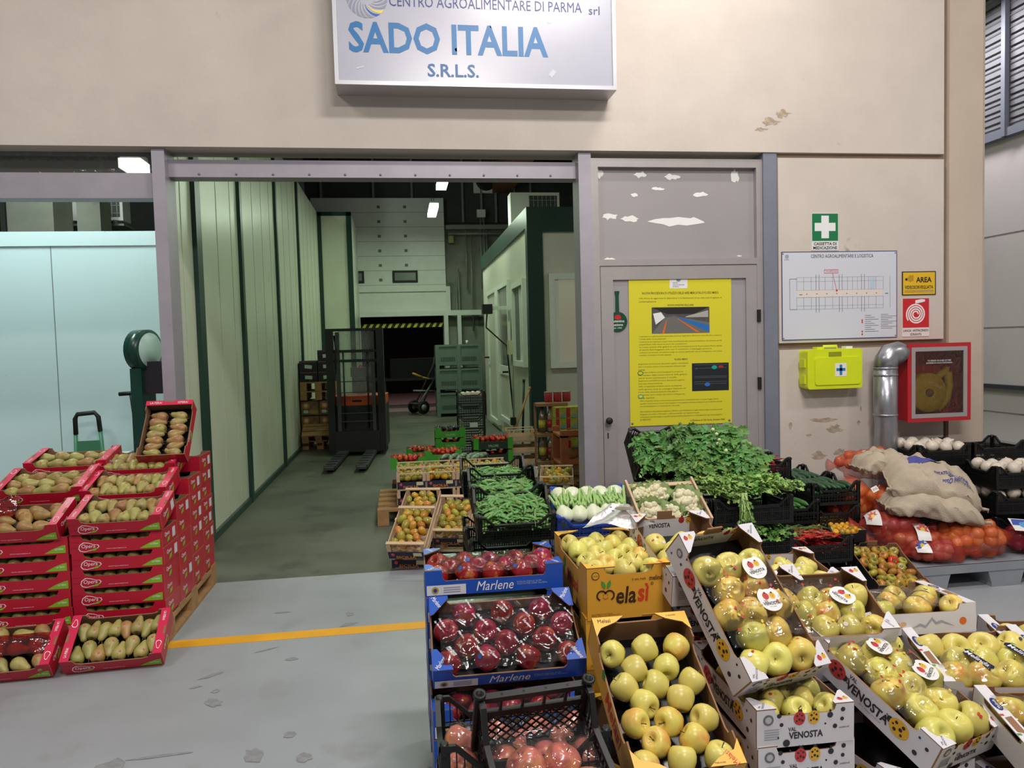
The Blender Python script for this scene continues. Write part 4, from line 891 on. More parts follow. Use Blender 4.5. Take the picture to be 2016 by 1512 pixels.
# ================================================================== PEAR DISPLAY ON THE LEFT
def pallet(name,label,M,w,d,mt=PINED,h=.14,group=None,nb=5):
    o=thing(name,label,'pallet',M,group)
    for k in range(nb):
        y=-d/2+.06+(d-.12)*k/(nb-1); link('top_board',cmesh(('plt',w),lambda:MB().box(-w/2,w/2,-.055,.055,0,.02),mt),o,T(0,y,h-.02))
    for x in (-w/2+.05,0,w/2-.05):
        link('stringer',cmesh(('pls',d),lambda:MB().box(-.05,.05,-d/2,d/2,0,.02),mt),o,T(x,0,h-.04)); link('bottom_board',cmesh(('pls',d),lambda:0,mt),o,T(x,0,0))
        for y in (-d/2+.07,0,d/2-.07): link('block',cmesh(('plk',h),lambda:MB().box(-.05,.05,-.07,.07,.02,h-.04),mt),o,T(x,y,0))
    return o
pallet('wooden_pallet','light wooden pallet carrying the stacked red pear boxes',T(-1.78,4.79,0),.98,1.1)
PH=.095; rs=random.Random(11)
ROWY=[4.385,4.655,4.925,5.195]; NB=[5,6,7,8]
for c,(xc,cn) in enumerate(((-1.525,'right'),(-1.995,'left'))):
    for k,(yc,n) in enumerate(zip(ROWY,NB)):
        for j in range(n):
            fr=(k==0)
            lab='red pear box in %s row of the %s stack, %s layer from the pallet'%(['front','second','third','rear'][k],cn,ORD[j])
            opera_box(lab,T(xc+rs.uniform(-.004,.004),yc,.14+PH*j),'red pear boxes on the pallet',front=fr,side=(c==0),card=(rs.random()<.55))
            if fr:
                for i in range(7):
                    x=-.18+.06*i; pear(T(xc+x+rs.uniform(-.006,.006),yc-.07+rs.uniform(-.005,.005),.14+PH*j+.045)@RZ(rs.uniform(-12,12))@RX(90 if i%2 else -90)@RZ(rs.uniform(0,360)),'g',where('pear in %s red stack, %s box'%(cn,['bottom','second','third','fourth','fifth'][j]),0,0,i,7).replace(' in front row',''),'pears in the %s stack'%cn,rs,False,False)
def spot(x,y): return ORD[max(0,int((x+.23)/.045))]+' from left, '+('front' if y<-.05 else 'middle' if y<.045 else 'rear')
# tilted top trays, right column then left column
def pear_rows(M,w,d,z,nx,rows,kind,label,group,along='y',lay=.0):
    for r_ in range(rows):
        y=(-d/2+d/rows*(r_+.5))
        for i in range(nx):
            x=-w/2+.04+(w-.08)*i/(nx-1)
            if along=='y': Rm=RX(90 if (i+r_)%2 else -90)@RY(0)
            else: Rm=RY(90 if (r_%2) else -90)
            kd='b' if rs.random()<(.25 if kind=='g' else .6) else 'g'
            pear(M@T(x+rs.uniform(-.004,.004),y+rs.uniform(-.006,.006)+(.008 if i%2 else -.008)*(along=='y'),z+(.004 if i%2 else 0)+rs.uniform(-.002,.003))@RZ(rs.uniform(-14,14))@Rm@RZ(rs.uniform(0,360)),kd,where(label,rows,r_,i,nx),group,rs)
GB='tilted display boxes of pears'
for k,(x,yf,zf,th) in enumerate(((-1.52,4.24,.62,17),(-1.57,4.53,.715,16),(-1.60,4.82,.81,15))):
    M=lip(x,yf,zf,.27,th); nm=['front','second','third'][k]
    opera_box('tilted red pear tray, %s of the right-hand column'%nm,M,GB,flaps=True,card=(k==0))
    pear_rows(M,.43,.24,.052,8,2,'g','green pear in %s right-hand tray'%nm,'pears in the %s right tray'%nm)
M=lip(-1.455,4.88,.89,.40,50); STEEP=opera_box('steeply tilted red pear box at the back of the right column',M@RZ(0),GB,w=.28,d=.40,front=False,side=True,flaps=False,deep=True)
for r_ in range(7):
    for s in (-1,1):
        pear(M@T(s*.062+rs.uniform(-.006,.006),-.16+.0455*r_,.05)@RZ(rs.uniform(-12,12)+(18 if r_%2 else -10))@RY(90 if r_%2 else -90)@RZ(rs.uniform(0,360)),'b' if rs.random()<.55 else 'g',where('brownish pear in steep rear box',8,r_,0 if s<0 else 1,2),'pears in the steep rear box',rs)
link('rim_flap',cmesh('oprear',lambda:MB().box(-.14,.14,-.03,.004,0,.004),OPR_LIT),STEEP,T(0,.20,.095))
letters('LA PERA!',.07,.016,OPW,STEEP,T(-.08,.187,.1)); letters('OPERA!',.06,.016,OPW,STEEP,T(.08,.187,.1)); cflat('oprs','hand_slot',rect(.06,.012),KRAFT,STEEP,T(0,.196,.0995))
for k,(x,yf,zf,th) in enumerate(((-2.03,4.24,.60,20),(-2.02,4.55,.74,18),(-2.0,4.85,.84,12))):
    M=lip(x,yf,zf,.27,th); nm=['front','second','third'][k]
    opera_box('tilted red pear tray, %s of the left-hand column'%nm,M,GB,flaps=True)
    if k==0:
        for (x_,y_,a_) in ((-.2,-.09,80),(-.12,-.1,100),(-.03,-.095,70),(.06,-.085,60),(.14,-.08,100),(-.06,-.02,70),(.03,-.01,30),(.1,.03,80),(.17,.02,20),(.06,.07,80),(.16,.085,70),(-.15,-.03,120),(-.2,.03,90),(-.1,.06,60),(0,.05,120)):
            pear(M@T(x_,y_,.055+rs.uniform(-.003,.006))@RZ(a_)@RX(90)@RZ(rs.uniform(0,360)),'b','brown pear in front left-hand tray, %s'%spot(x_,y_),'pears in the front left tray',rs)
        film,_=film_sheet('crumpled red cellophane over pears in the front left tray',M,-.21,-.02,-.02,.12,.1,[(-.15,.05,.075,.06),(-.06,.07,.09,.05)],REDF,None,18,14,.02,.0,4)
    else: pear_rows(M,.43,.24,.052,5,3 if k==1 else 2,'g','green pear in %s left-hand tray'%nm,'pears in the %s left tray'%nm,along='x')
M=lip(-1.455,3.94,.008,.27,34,3); opera_box('tilted red pear box on the floor before the right stack',M,GB,flaps=True)
pear_rows(M,.43,.24,.052,8,2,'g','pear in right-hand floor box','pears in the right floor box')
M=lip(-1.955,3.90,.008,.27,32,3); opera_box('tilted red pear box on the floor before the left stack',M,GB,flaps=True)
for (x_,y_,a_) in ((.17,-.09,20),(.09,-.095,60),(.0,-.09,40),(-.09,-.09,70),(.13,.0,30),(.05,.0,80),(.14,.09,50),(.05,.085,100),(-.04,.0,20),(-.13,.0,60),(-.05,.085,40),(-.15,.085,80)):
    pear(M@T(x_,y_,.055)@RZ(a_)@RX(90)@RZ(rs.uniform(0,360)),'b' if x_>.1 else 'g','pear in left floor box with red film, %s'%spot(x_,y_),'pears in the left floor box',rs)
film_sheet('torn red cellophane over pears in the left floor box',M,-.14,.2,-.06,.06,.09,[(.05,0,.07,.05),(.13,0,.075,.05),(-.04,.0,.08,.05)],REDF,None,22,12,.015,.0,5)
# ================================================================== APPLE DISPLAY
AG='apple boxes of the front display'
def stk_v(rs):
    n=rs.choice((1,2,2,3)); return [(STK_W,.0085)]+[(rs.choice((STK_R,STK_R,STK_Y)),.0055) for _ in range(n)]
def stk_m(rs): return [(STK_N,.0075)] if rs.random()<.8 else []
def stk_b(rs): return [(STK_B,.0095)] if rs.random()<.85 else []
# --- red apples in blue boxes
for j in range(7):
    if j<6: marlene_box('blue apple box in the rear blue stack, %s layer up'%ORD[j],T(.308,2.843,.668-.095*(6-j)),'blue boxes under the red apples')
M=pose(.308,2.843,.668,-.7,0); marlene_box('topmost blue apple box, lying flat under clear film',M,AG)
p=fill_apples(None,M,.5,.3,.056,5,.068,['red'],'red apple in the flat blue box','red apples in the flat blue box',stk_b,1.05,21,tilt=50)
f_,at=film_sheet('clear film over the red apples in the flat blue box',M,-.2,.17,-.14,.13,.085,p,CLEAR,None,seed=2)
MT_=mat('print_filmwhite','#e8e6ea',.4)
def film_print(o,at,pts,txt,w_,h_,rot,seed):
    rs=random.Random(seed)
    for (x,y,z,r) in pts:
        for k in range(2):
            xx=x+rs.uniform(-.03,.03); yy=y+rs.uniform(-.025,.025)
            try: zz=at(xx,yy)+.004
            except Exception: continue
            letters(rs.choice(txt),w_,h_,MT_,o,T(xx,yy,zz)@RZ(rot+rs.uniform(-8,8)),shear=.3,bold=.01)
M=pose(.316,2.558,.528,-.3,31); marlene_box('tilted blue apple box with a printed film over red apples',M,AG)
p=fill_apples(None,M,.5,.3,.058,4,.062,['red'],'red apple in the tilted blue box','red apples in the tilted blue box',stk_b,1.06,22,tilt=50)
f_,at=film_sheet('printed clear film over the red apples in the tilted blue box',M,-.22,.23,-.14,.14,.085,p,CLEAR,None,seed=3)
film_print(f_,at,p,['Marlene','Say Marlene','I love Marlene'],.042,.009,-60,5)
for j in range(4):
    M=T(.31,2.50,.325-.095*j); marlene_box('blue apple box below the tilted one, %s from the top'%ORD[j],M,'blue boxes under the red apples')
    if j==0:
        p=fill_apples(None,M,.5,.3,.05,5,.068,['red'],'red apple in the box below the tilted blue box','red apples in the lower blue box',stk_b,1.0,23,skip=lambda x,y:y>-.03,tilt=50)
        film_sheet('clear film in the blue box below the tilted one',M,-.2,.2,-.14,.0,.08,p,CLEAR,None,20,10,seed=4)
struct_support=[]
# --- yellow cartons
for j in range(3): melasi_box('orange-yellow carton under the flat yellow apple box, %s from the floor'%ORD[j],T(.744,2.755,.069+.18*j),'yellow cartons under the apples',front=(j==2))
M=pose(.744,2.755,.609,1.3,.8); melasi_box('flat orange-yellow carton of golden apples with leaf logo',M,AG)
p1=fill_apples(None,M,.3,.5,.150,3,.062,['gold','gold','gold','gold','blush'],'golden apple in the flat yellow carton','golden apples in the flat yellow carton',None,1.02,31,tilt=60)
for j in range(2): melasi_box('orange-yellow carton under the tilted yellow box, %s from the floor'%ORD[j],T(.71,2.24,.0+.178*j),'yellow cartons under the apples',h=.175,front=False)
M=pose(.706,2.11,.472,.3,30.7); melasi_box('tilted orange-yellow tray full of golden apples in front',M,AG,h=.12,front=False)
fill_apples(None,M,.3,.5,.076,3,.059,['gold','gold','gold','gold','blush'],'golden apple in the tilted yellow tray','golden apples in the tilted yellow tray',None,1.04,32,skip=lambda x,y:y>.17,tilt=80)
# loose film bag with a round label hanging over the flat carton
SMK=film_mat('smoky_film',(.86,.86,.88),-.02,.4,.16,'#a9a3a8')
M=T(.84,2.93,.83)@RZ(-18)@RX(-8); b=MB().grid(lambda u,v:((u-.5)*(.12+.16*v),-.16*v+.06,.035*math.sin(3.1*u)*(1-v)+.045*(1-v)+.010*math.sin(9*u+5*v)),18,14)
fb=obj('film_bag',b,SMK,None,M); tag(fb,'crumpled clear plastic bag with a round label on the yellow carton','plastic bag')
cflat('vlab','round_label',disc(.03,20,1.2,.75),STK_W,fb,T(.02,-.03,.062)@RX(-25)); letters('VENOSTA',.05,.012,DOT,fb,T(.02,-.034,.066)@RX(-25))
for x,y in ((-.03,-.02),(.05,0),(.06,-.06),(-.02,-.07)): cflat('vpk','pink_dot',disc(.006,10),mat('print_pink','#a8798a',.5),fb,T(x,y,.07+.2*y)@RX(-25))
# --- white ladybird cartons
def vlabel(o,at,spots):
    for (x,y,rz) in spots:
        z=max(at(x+dx,y+dy) for dx in (-.025,0,.025) for dy in (-.02,0,.02))+.004; A=T(x,y,z)@RZ(rz)@SC(1.25,1.25,1)
        cflat('vheart','film_label',[(.034*math.cos(a)*(1+.0),.03*math.sin(a)+(.006 if math.sin(a)>0 and abs(math.cos(a))>.35 else 0)) for a in [2*math.pi*k/24 for k in range(24)]],STK_W,o,A)
        ladybird(o,A@T(-.009,.011,.0006),.015,LRED,'a'); ladybird(o,A@T(.011,.011,.0006),.014,LYEL,'b'); letters('VAL',.012,.005,DOT,o,A@T(-.014,-.001,.0008)); letters('VENOSTA',.05,.009,DOT,o,A@T(0,-.009,.0008),bold=.02); letters('Alto Adige',.02,.003,GRY,o,A@T(0,-.018,.0008))
def vdots(o,at,x0,x1,y0,y1,n,seed):
    rs=random.Random(seed)
    for k in range(n):
        x=rs.uniform(x0,x1); y=rs.uniform(y0,y1); A=T(x,y,at(x,y)+.005)@RZ(rs.uniform(0,360))
        if rs.random()<.6: cflat('fdr','red_ladybird_print',disc(.006,10,1,.75),STK_R,o,A)
        else: cflat('fdy','yellow_ladybird_print',disc(.006,10,1,.75),STK_Y,o,A)
VK=['gold','orange','gold','blush','orange','gold']
for j in range(3): venosta_box('white ladybird carton under the front white stack, %s from the floor'%ORD[j],T(1.128,2.267,.032+.115*j),'white cartons under the apples')
M=pose(1.128,2.267,.377,-.7,1); venosta_box('flat white ladybird carton with its printed front showing',M,AG)
p=fill_apples(None,M,.3,.5,.075,3,.062,['gold'],'golden apple in the flat white carton','golden apples in the flat white carton',stk_v,1.08,41,skip=lambda x,y:y>.08,tilt=70)
film_sheet('clear film over the flat white carton',M,-.14,.14,-.2,.1,.1,p,CLEAR,None,22,24,seed=6)
M1=pose(1.048,2.312,.669,14.5,45.6); venosta_box('steeply tilted white ladybird carton on top of the stack',M1,AG,h=.11,inside=True)
p=fill_apples(None,M1,.3,.5,.074,3,.078,VK,'yellow apple in the steep white carton','yellow apples in the steep white carton',stk_v,1.3,42,skip=lambda x,y:y>.2,tilt=70)
f_,at=film_sheet('clear film printed with ladybirds over the steep white carton',M1,-.135,.14,-.14,.15,.1,p,CLEAR,None,seed=7)
vlabel(f_,at,((.05,.08,6),(.045,-.03,-4))); vdots(f_,at,-.1,.12,-.13,.14,26,8)
for j in range(5): venosta_box('white carton below the rear white box, %s from the floor'%ORD[j],T(1.02,2.79,.06+.115*j),'white cartons under the apples')
M=pose(1.021,2.66,.715,-.6,11.6); venosta_box('white ladybird carton behind the steep one',M,AG,h=.11,inside=True)
fill_apples(None,M,.3,.5,.06,3,.07,['gold','gold','orange'],'apple in the rear white carton','apples in the rear white carton',stk_v,1.12,43,skip=lambda x,y:y<-.1 or y>.12,tilt=60)
M=pose(1.275,2.47,.52,8,34); venosta_box('tilted white carton wedged right of the steep one',M,AG,w=.28,d=.4,h=.11,front=False)
fill_apples(None,M,.28,.4,.068,3,.07,['gold','orange','blush'],'apple in the wedged white carton','apples in the wedged white carton',stk_v,1.12,44,skip=lambda x,y:x<-.02 or y>.13,tilt=60)
M=pose(1.425,2.447,.555,-4,24.4); venosta_box('tilted white carton with its long side facing the aisle',M,AG,w=.36,d=.3,h=.11,front=False,side='R')
p=fill_apples(None,M,.36,.3,.07,4,.068,['gold','gold','blush'],'apple in the wide white carton','apples in the wide white carton',stk_v,1.14,45,skip=lambda x,y:x<-.1 and y<-.02,tilt=60)
f_,at=film_sheet('clear film with a label over the wide white carton',M,-.15,.1,-.13,.13,.098,p,CLEAR,None,26,26,seed=9); vlabel(f_,at,((.05,.0,-60),)); vdots(f_,at,-.12,.09,-.12,.12,12,10)
M=pose(1.38,2.80,.56,-3,5); venosta_box('white carton with brown corners at the back of the display',M,AG,w=.5,d=.3,h=.11,front=False,side='R',inside=True)
fill_apples(None,M,.5,.3,.07,5,.068,['gold'],'green-gold apple in the rearmost white carton','apples in the rearmost white carton',stk_v,1.1,46,tilt=40)
for j in range(4): venosta_box('white carton supporting the wide cartons, %s from the floor'%ORD[j],T(1.5,2.72,.0+.115*j),'white cartons under the apples',w=.3,d=.5,front=False)
M5=pose(1.525,2.205,.385,19,23.5); venosta_box('large tilted white ladybird carton low at the right front',M5,AG,h=.11)
p=fill_apples(None,M5,.3,.5,.076,3,.078,['gold','gold','gold','blush'],'golden apple in the right front white carton','golden apples in the right front white carton',stk_v,1.32,47,tilt=70)
f_,at=film_sheet('clear printed film over the right front white carton',M5,-.14,.14,-.13,.17,.105,p,CLEAR,None,seed=11)
vlabel(f_,at,((.0,.1,20),(.06,-.03,25))); vdots(f_,at,-.11,.13,-.13,.17,28,12)
for j in range(2): venosta_box('white carton under the right front carton, %s from the floor'%ORD[j],pose(1.49,2.25,.04+.115*j,10,0),'white cartons under the apples')
# --- cartons with navy labels
def navy_label(o,A,s=1.0):
    cflat('nvl','navy_label',[(-.05,-.014),(.05,-.014),(.058,0),(.05,.014),(-.05,.014),(-.058,0)],MNV,o,A@SC(s,s,1)); letters('Melinda',.085*s,.018*s,OPW,o,A@T(0,0,.0006),bold=.01); cflat('nvg','green_leaf',[(0,0),(.012,.004),(.018,.012),(.004,.01)],LFG,o,A@T(-.05*s,.012*s,.0008))
M=pose(1.744,2.556,.492,-3.2,-3); melinda_box('white carton of wrapped apples beside the floor, DOP printed front',M,AG)
p=fill_apples(None,M,.5,.3,.068,4,.072,['gold','blush','blush'],'wrapped apple in the DOP carton','apples in the DOP carton',stk_m,1.16,51,tilt=50)
f_,at=film_sheet('shiny clear film over the DOP carton',M,-.22,.18,-.135,.12,.1,p,CLEAR,None,seed=13); navy_label(f_,T(.0,.05,at(0,.05)+.006)@RZ(-25),.8)
for j in range(3): melinda_box('white carton stacked under the DOP carton, %s from the floor'%ORD[j],T(1.80,2.66,.10+.115*j),'white cartons under the apples',front=False)
M=pose(1.885,2.265,.395,-10,13); melinda_box('tilted white carton with navy labels in front of the DOP carton',M,AG,w=.40,front=False)
p=fill_apples(None,M,.40,.3,.07,4,.078,['gold','gold','blush'],'apple in the upper navy-label carton','apples in the upper navy-label carton',stk_m,1.3,52,tilt=50)
f_,at=film_sheet('clear film with navy labels over the upper carton',M,-.18,.16,-.14,.0,.09,[q for q in p if q[1]<0],CLEAR,None,26,14,seed=14); navy_label(f_,T(-.05,-.06,at(-.05,-.06)+.008)@RZ(-68)); navy_label(f_,T(.1,-.04,at(.1,-.04)+.008)@RZ(-68))
M=pose(1.93,1.94,.325,-10,12); melinda_box('tilted white carton with navy labels, lower of the two',M,AG,w=.44,front=False)
p=fill_apples(None,M,.44,.3,.07,4,.078,['gold','gold','blush'],'apple in the lower navy-label carton','apples in the lower navy-label carton',stk_m,1.3,53,tilt=50)
f_,at=film_sheet('clear film with navy labels over the lower carton',M,-.2,.22,-.1,.1,.09,p,CLEAR,None,26,16,seed=15); navy_label(f_,T(-.06,.0,at(-.06,0)+.008)@RZ(-55)); navy_label(f_,T(.13,.03,at(.13,.03)+.008)@RZ(-58))
M=pose(2.28,2.30,.40,-10,9); melinda_box('white carton with navy labels at the right edge',M,AG,front=False)
p=fill_apples(None,M,.5,.3,.07,5,.075,['gold','gold','blush'],'apple in the right edge carton','apples in the right edge carton',stk_m,1.2,54,tilt=50)
for x,y,nn,tt in ((1.9,2.27,3,'the centre'),(2.3,2.32,3,'the right edge'),(1.96,1.95,2,'the front')):
    for j in range(nn): melinda_box('white carton low beneath the navy-label cartons, %s layer at %s'%(ORD[j],tt),T(x,y,.01+.12*j),'white cartons under the apples',front=(y<2.2))
M=pose(1.66,1.80,.12,-4,14); venosta_box('white carton of apples at the bottom right corner',M,AG,w=.5,d=.3,front=False)
fill_apples(None,M,.5,.3,.072,5,.07,['gold'],'apple in the bottom corner carton','apples in the bottom corner carton',stk_v,1.15,55,tilt=50)
venosta_box('white carton lying on the floor under the bottom corner carton',T(1.66,1.85,0),'white cartons under the apples',w=.5,d=.3,h=.09,front=False)
# --- black crates with wrapped pink apples
M=pose(.259,1.845,.484,-.5,-4); plastic_crate('black plastic crate of wrapped pink apples, behind the front one',M,.4,.3,.15,fine=.018)
p=fill_apples(None,M,.4,.3,.07,4,.07,['pink'],'wrapped pink apple in the rear black crate','pink apples in the rear black crate',None,1.1,61,tilt=50)
film_sheet('crumpled clear film over the rear black crate',M,-.17,.17,-.13,.12,.1,p,CLEAR,None,seed=16,pad=.008)
for j in range(3): plastic_crate('black plastic crate under the wrapped pink apples, %s from the floor'%ORD[j],T(.259,1.85,.0+.155*j),.4,.3,.15,group='black crates under the pink apples',fine=.018)
def diamond_wall(w_,h_):
    b=MB(); n=11
    for s in (-1,1):
        for i in range(-n,n+1):
            x0=i*w_/n; pts=[]
            za,zb=0,h_*.62; xa=x0-(zb/2)*s; xb=x0+(zb/2)*s
            # clip to the panel width
            lo,hi=-w_/2,w_/2
            if max(xa,xb)<lo or min(xa,xb)>hi: continue
            def cl(x,z,x2,z2):
                if x<lo: t=(lo-x)/(x2-x); return lo,z+(z2-z)*t
                if x>hi: t=(hi-x)/(x2-x); return hi,z+(z2-z)*t
                return x,z
            a=cl(xa,za,xb,zb); c=cl(xb,zb,xa,za)
            b.bar((a[0],0,a[1]),(c[0],0,c[1]),.003,.004)
    for x in [-w_/2+w_*k/5 for k in range(6)]: b.box(x-.003,x+.003,-.003,.003,h_*.72,h_)
    b.box(-w_/2,w_/2,-.006,.006,h_*.62,h_*.72); b.box(-w_/2,w_/2,-.009,.009,h_-.014,h_); b.box(-w_/2,w_/2,-.006,.006,0,.015)
    return b
MBc=pose(.30,1.63,.505,6,22)
o=thing('plastic_crate','tilted black crate with a diamond lattice end wall in front','crate',MBc)
cw,cdp,chh=.27,.40,.17
obj('lattice_wall',diamond_wall(cw,chh),BLKP,o,T(0,cdp/2,0)); obj('lattice_wall',diamond_wall(cw,chh),BLKP,o,T(0,-cdp/2,0))
for s in (-1,1): link('side_wall',crate_wall(cdp,chh,.06,BLKP,.018),o,T(s*(cw/2-.006),0,0)@RZ(90*s))
obj('base',MB().box(-cw/2,cw/2,-cdp/2,cdp/2,0,.008),BLKP,o)
for sx in (-1,1):
    for sy in (-1,1): obj('corner_post',MB().lathe([(.013,0),(.013,chh),(.016,chh+.004),(.016,chh+.012),(.009,chh+.012),(.008,chh-.02)],12),BLKP,o,T(sx*cw/2,sy*cdp/2,0))
p=fill_apples(None,MBc,.27,.40,.06,3,.075,['pink'],'wrapped pink apple in the lattice crate','pink apples in the lattice crate',None,1.15,62,skip=lambda x,y:y>.13,tilt=50)
film_sheet('crumpled clear film over the lattice crate',MBc,-.12,.12,-.18,.16,.1,p,CLEAR,None,seed=17,pad=.012)
# ================================================================== VEGETABLES
VG='vegetable crates by the door'
rs=random.Random(5)
# --- pea pods -------------------------------------------------------
POD=mat('pea_pod','#548343',.38,col2='#699851',scale=40,rnd=.18); PODL=mat('pea_stalk','#7fa35a',.5)
def pod_mesh(v):
    r2=random.Random(v+5); L=r2.uniform(.075,.095); c=r2.uniform(.004,.012); b=MB(); n=9
    path=[(L*(k/n-.5),c*math.sin(math.pi*k/n),0) for k in range(n+1)]
    rad=[.0012]+[.0085*math.sin(math.pi*min(1,max(0,(k/n*.92+.04))))**.55+(.0012 if k%2 else 0) for k in range(1,n)]+[.0012]
    b.tube(path,rad,8); b.v=[(p[0],p[1],p[2]*.62) for p in b.v]
    return b
podm=[cmesh(('pod',v),lambda:pod_mesh(v),POD) for v in range(4)]
def pea_crate(label,M,n,gname,seed,heap=.03,h=.16,w=.4,d=.3):
    r2=random.Random(seed); plastic_crate(label,M,w,d,h,dip=.05,group=VG,fine=.016)
    def H(x,y): return h-.08+heap*(1-(2*x/w)**2)*(1-(2*y/d)**2)
    b=MB()   # the pods underneath, uncountable
    for k in range(260):
        x=r2.uniform(-w/2+.03,w/2-.03); y=r2.uniform(-d/2+.03,d/2-.03); pm=podm[k%4]
        Mx=T(x,y,H(x,y)-.012-r2.random()*.012)@RZ(r2.uniform(0,360))@RX(r2.uniform(-40,40))@RY(r2.uniform(-14,14))
        b.add([v.co for v in pm.vertices],[tuple(p.vertices) for p in pm.polygons],0,True,Mx)
    o=obj('pea_pods',b,POD,None,M); o['kind']='stuff'; o['label']='heap of green pea pods lying under the top ones in '+gname; o['category']='peas'
    b=MB()
    for k in range(14):
        x=r2.uniform(-w/2+.04,w/2-.04); y=r2.uniform(-d/2+.03,d/2-.03); a=r2.uniform(0,6.28); z=H(x,y)+.012; L=r2.uniform(.04,.08)
        b.tube([(x,y,z),(x+L*.5*math.cos(a),y+L*.5*math.sin(a),z+.02),(x+L*math.cos(a),y+L*math.sin(a),z+r2.uniform(-.01,.03))],.0013,5)
    o2=obj('pea_tendrils',b,PODL,None,M); o2['kind']='stuff'; o2['label']='thin curly pea stalks among the pods in '+gname; o2['category']='stalks'
    for k in range(n):
        x=r2.uniform(-w/2+.045,w/2-.045); y=r2.uniform(-d/2+.035,d/2-.035)
        p=link('pea_pod',podm[r2.randrange(4)],None,M@T(x,y,H(x,y)+r2.uniform(.0,.012))@RZ(r2.gauss(0,45))@RX(r2.uniform(-50,50))@RY(r2.uniform(-18,18))@SC(*(r2.uniform(.9,1.15),)*3)); tag(p,'green pea pod on top of '+gname,'pea pod','pea pods on '+gname)
pea_crate('black crate of pea pods tilted to the front',pose(.557,4.002,.591,0,21.5),130,'the front pea crate',1,.055)
pea_crate('black crate of pea pods in the middle of three',pose(.56,4.33,.655,0,12),75,'the middle pea crate',2,.0)
pea_crate('black crate of pea pods at the rear of three',pose(.54,4.64,.675,0,8),80,'the rear pea crate',3,.015)
plastic_crate('low black crate with greens under the pea crates',pose(.55,3.74,.32,0,0),.42,.3,.14,group=VG)
for j in range(2): plastic_crate('black crate under the low greens crate, %s from the floor'%ORD[j],T(.55,3.74,.005+.157*j),.42,.3,.155,group='black crates under the peas')
for k in range(3):
    for j,(y,n) in enumerate(((4.06,3),(4.37,4),(4.68,4))):
        if k<n: plastic_crate('black crate under the %s pea crate, %s from the floor'%(['front','middle','rear'][j],ORD[k]),T(.55,y,.005+.155*k),.4,.3,.15,group='black crates under the peas')
b=MB(); r2=random.Random(9)
for k in range(110):
    x=r2.uniform(-.17,.17); y=r2.uniform(-.14,.1); pm=podm[k%4]; b.add([v.co for v in pm.vertices],[tuple(p.vertices) for p in pm.polygons],0,True,T(x,y,.11+r2.random()*.03)@RZ(r2.uniform(0,360))@RX(r2.uniform(-40,40)))
o=obj('pea_pods',b,POD,None,T(.55,3.74,.32)); o['kind']='stuff'; o['label']='loose pea pods in the low crate'; o['category']='peas'
# --- leaves -----------------------------------------------------------
LEAF=mat('leaf_green','#53833a',.5,col2='#6f9a4c',scale=18,rnd=.2); LEAFD=mat('leaf_dark','#4a7a38',.5,col2='#658f4a',scale=18,rnd=.2); LEAFL=mat('leaf_light','#86ad52',.5,col2='#a0c068',scale=20,rnd=.12); STALK=mat('celery_stalk','#9fbf6e',.45,col2='#b4cc86',scale=25)
YFL=mat('yellow_flower','#d8d23a',.5)
def lobed(b,M,s,m=0,fold=.25):
    # lobed leaf: fan of triangles about the midrib
    P=[(0,0),(.25,-.12),(.45,-.34),(.55,-.2),(.8,-.3),(.82,-.12),(1.05,0),(.82,.12),(.8,.3),(.55,.2),(.45,.34),(.25,.12)]
    v=[(p[0]*s,p[1]*s,abs(p[1])*s*fold-.18*s*p[0]**2) for p in P]+[(.5*s,0,-.05*s)]
    f=[(i,(i+1)%12,12) for i in range(12)]; b.add(v,f,m,False,M)
def bunch(v,mats,nst=9,L=.3,leafn=46,ls=.045,spread=.05):
    # a bunch lying along -y: stalk base at +y, leaves toward -y
    r2=random.Random(v); st=MB(); lf=MB()
    for k in range(nst):
        x0=r2.uniform(-.03,.03); z0=r2.uniform(0,.05); x1=x0*2+r2.uniform(-spread,spread); z1=z0+r2.uniform(-.01,.05)
        st.tube([(x0,L*.5,z0),((x0+x1)/2,0,(z0+z1)/2+.01),(x1,-L*.4,z1)],[.009,.007,.004],6)
        for q in range(leafn//nst):
            t=r2.uniform(.1,1.1); px=x0+(x1-x0)*t+r2.uniform(-.03,.03); py=L*.5-L*.95*t+r2.uniform(-.02,.02); pz=z0+(z1-z0)*t+r2.uniform(.0,.03)
            lobed(lf,T(px,py,pz)@RZ(-90+r2.uniform(-75,75))@RY(r2.uniform(-35,25))@RX(r2.uniform(-50,50)),r2.uniform(.6,1.2)*ls,0 if r2.random()<.75 else 1)
    return st,lf
BUN={}
def leafy(label,M,v,kind,group,name='celery_bunch',cat='celery'):
    if (v,kind) not in BUN:
        if kind=='celery': st,lf=bunch(v,None,10,.32,90,.05); BUN[(v,kind)]=(st.mesh('stalks',STALK),lf.mesh('leaves',[LEAF,LEAFL]))
        elif kind=='greens': st,lf=bunch(v+9,None,11,.24,150,.062,.08); BUN[(v,kind)]=(st.mesh('stalks',LEAFD),lf.mesh('leaves',[LEAFD,LEAF]))
        else: st,lf=bunch(v+20,None,12,.30,70,.035,.06); BUN[(v,kind)]=(st.mesh('stalks',LEAFL),lf.mesh('leaves',[LEAFL,LEAF]))
    a,c=BUN[(v,kind)]; o=thing(name,label,cat,M,group); link('stalks',a,o); l=link('leaves',c,o); l['kind']='stuff'; return o
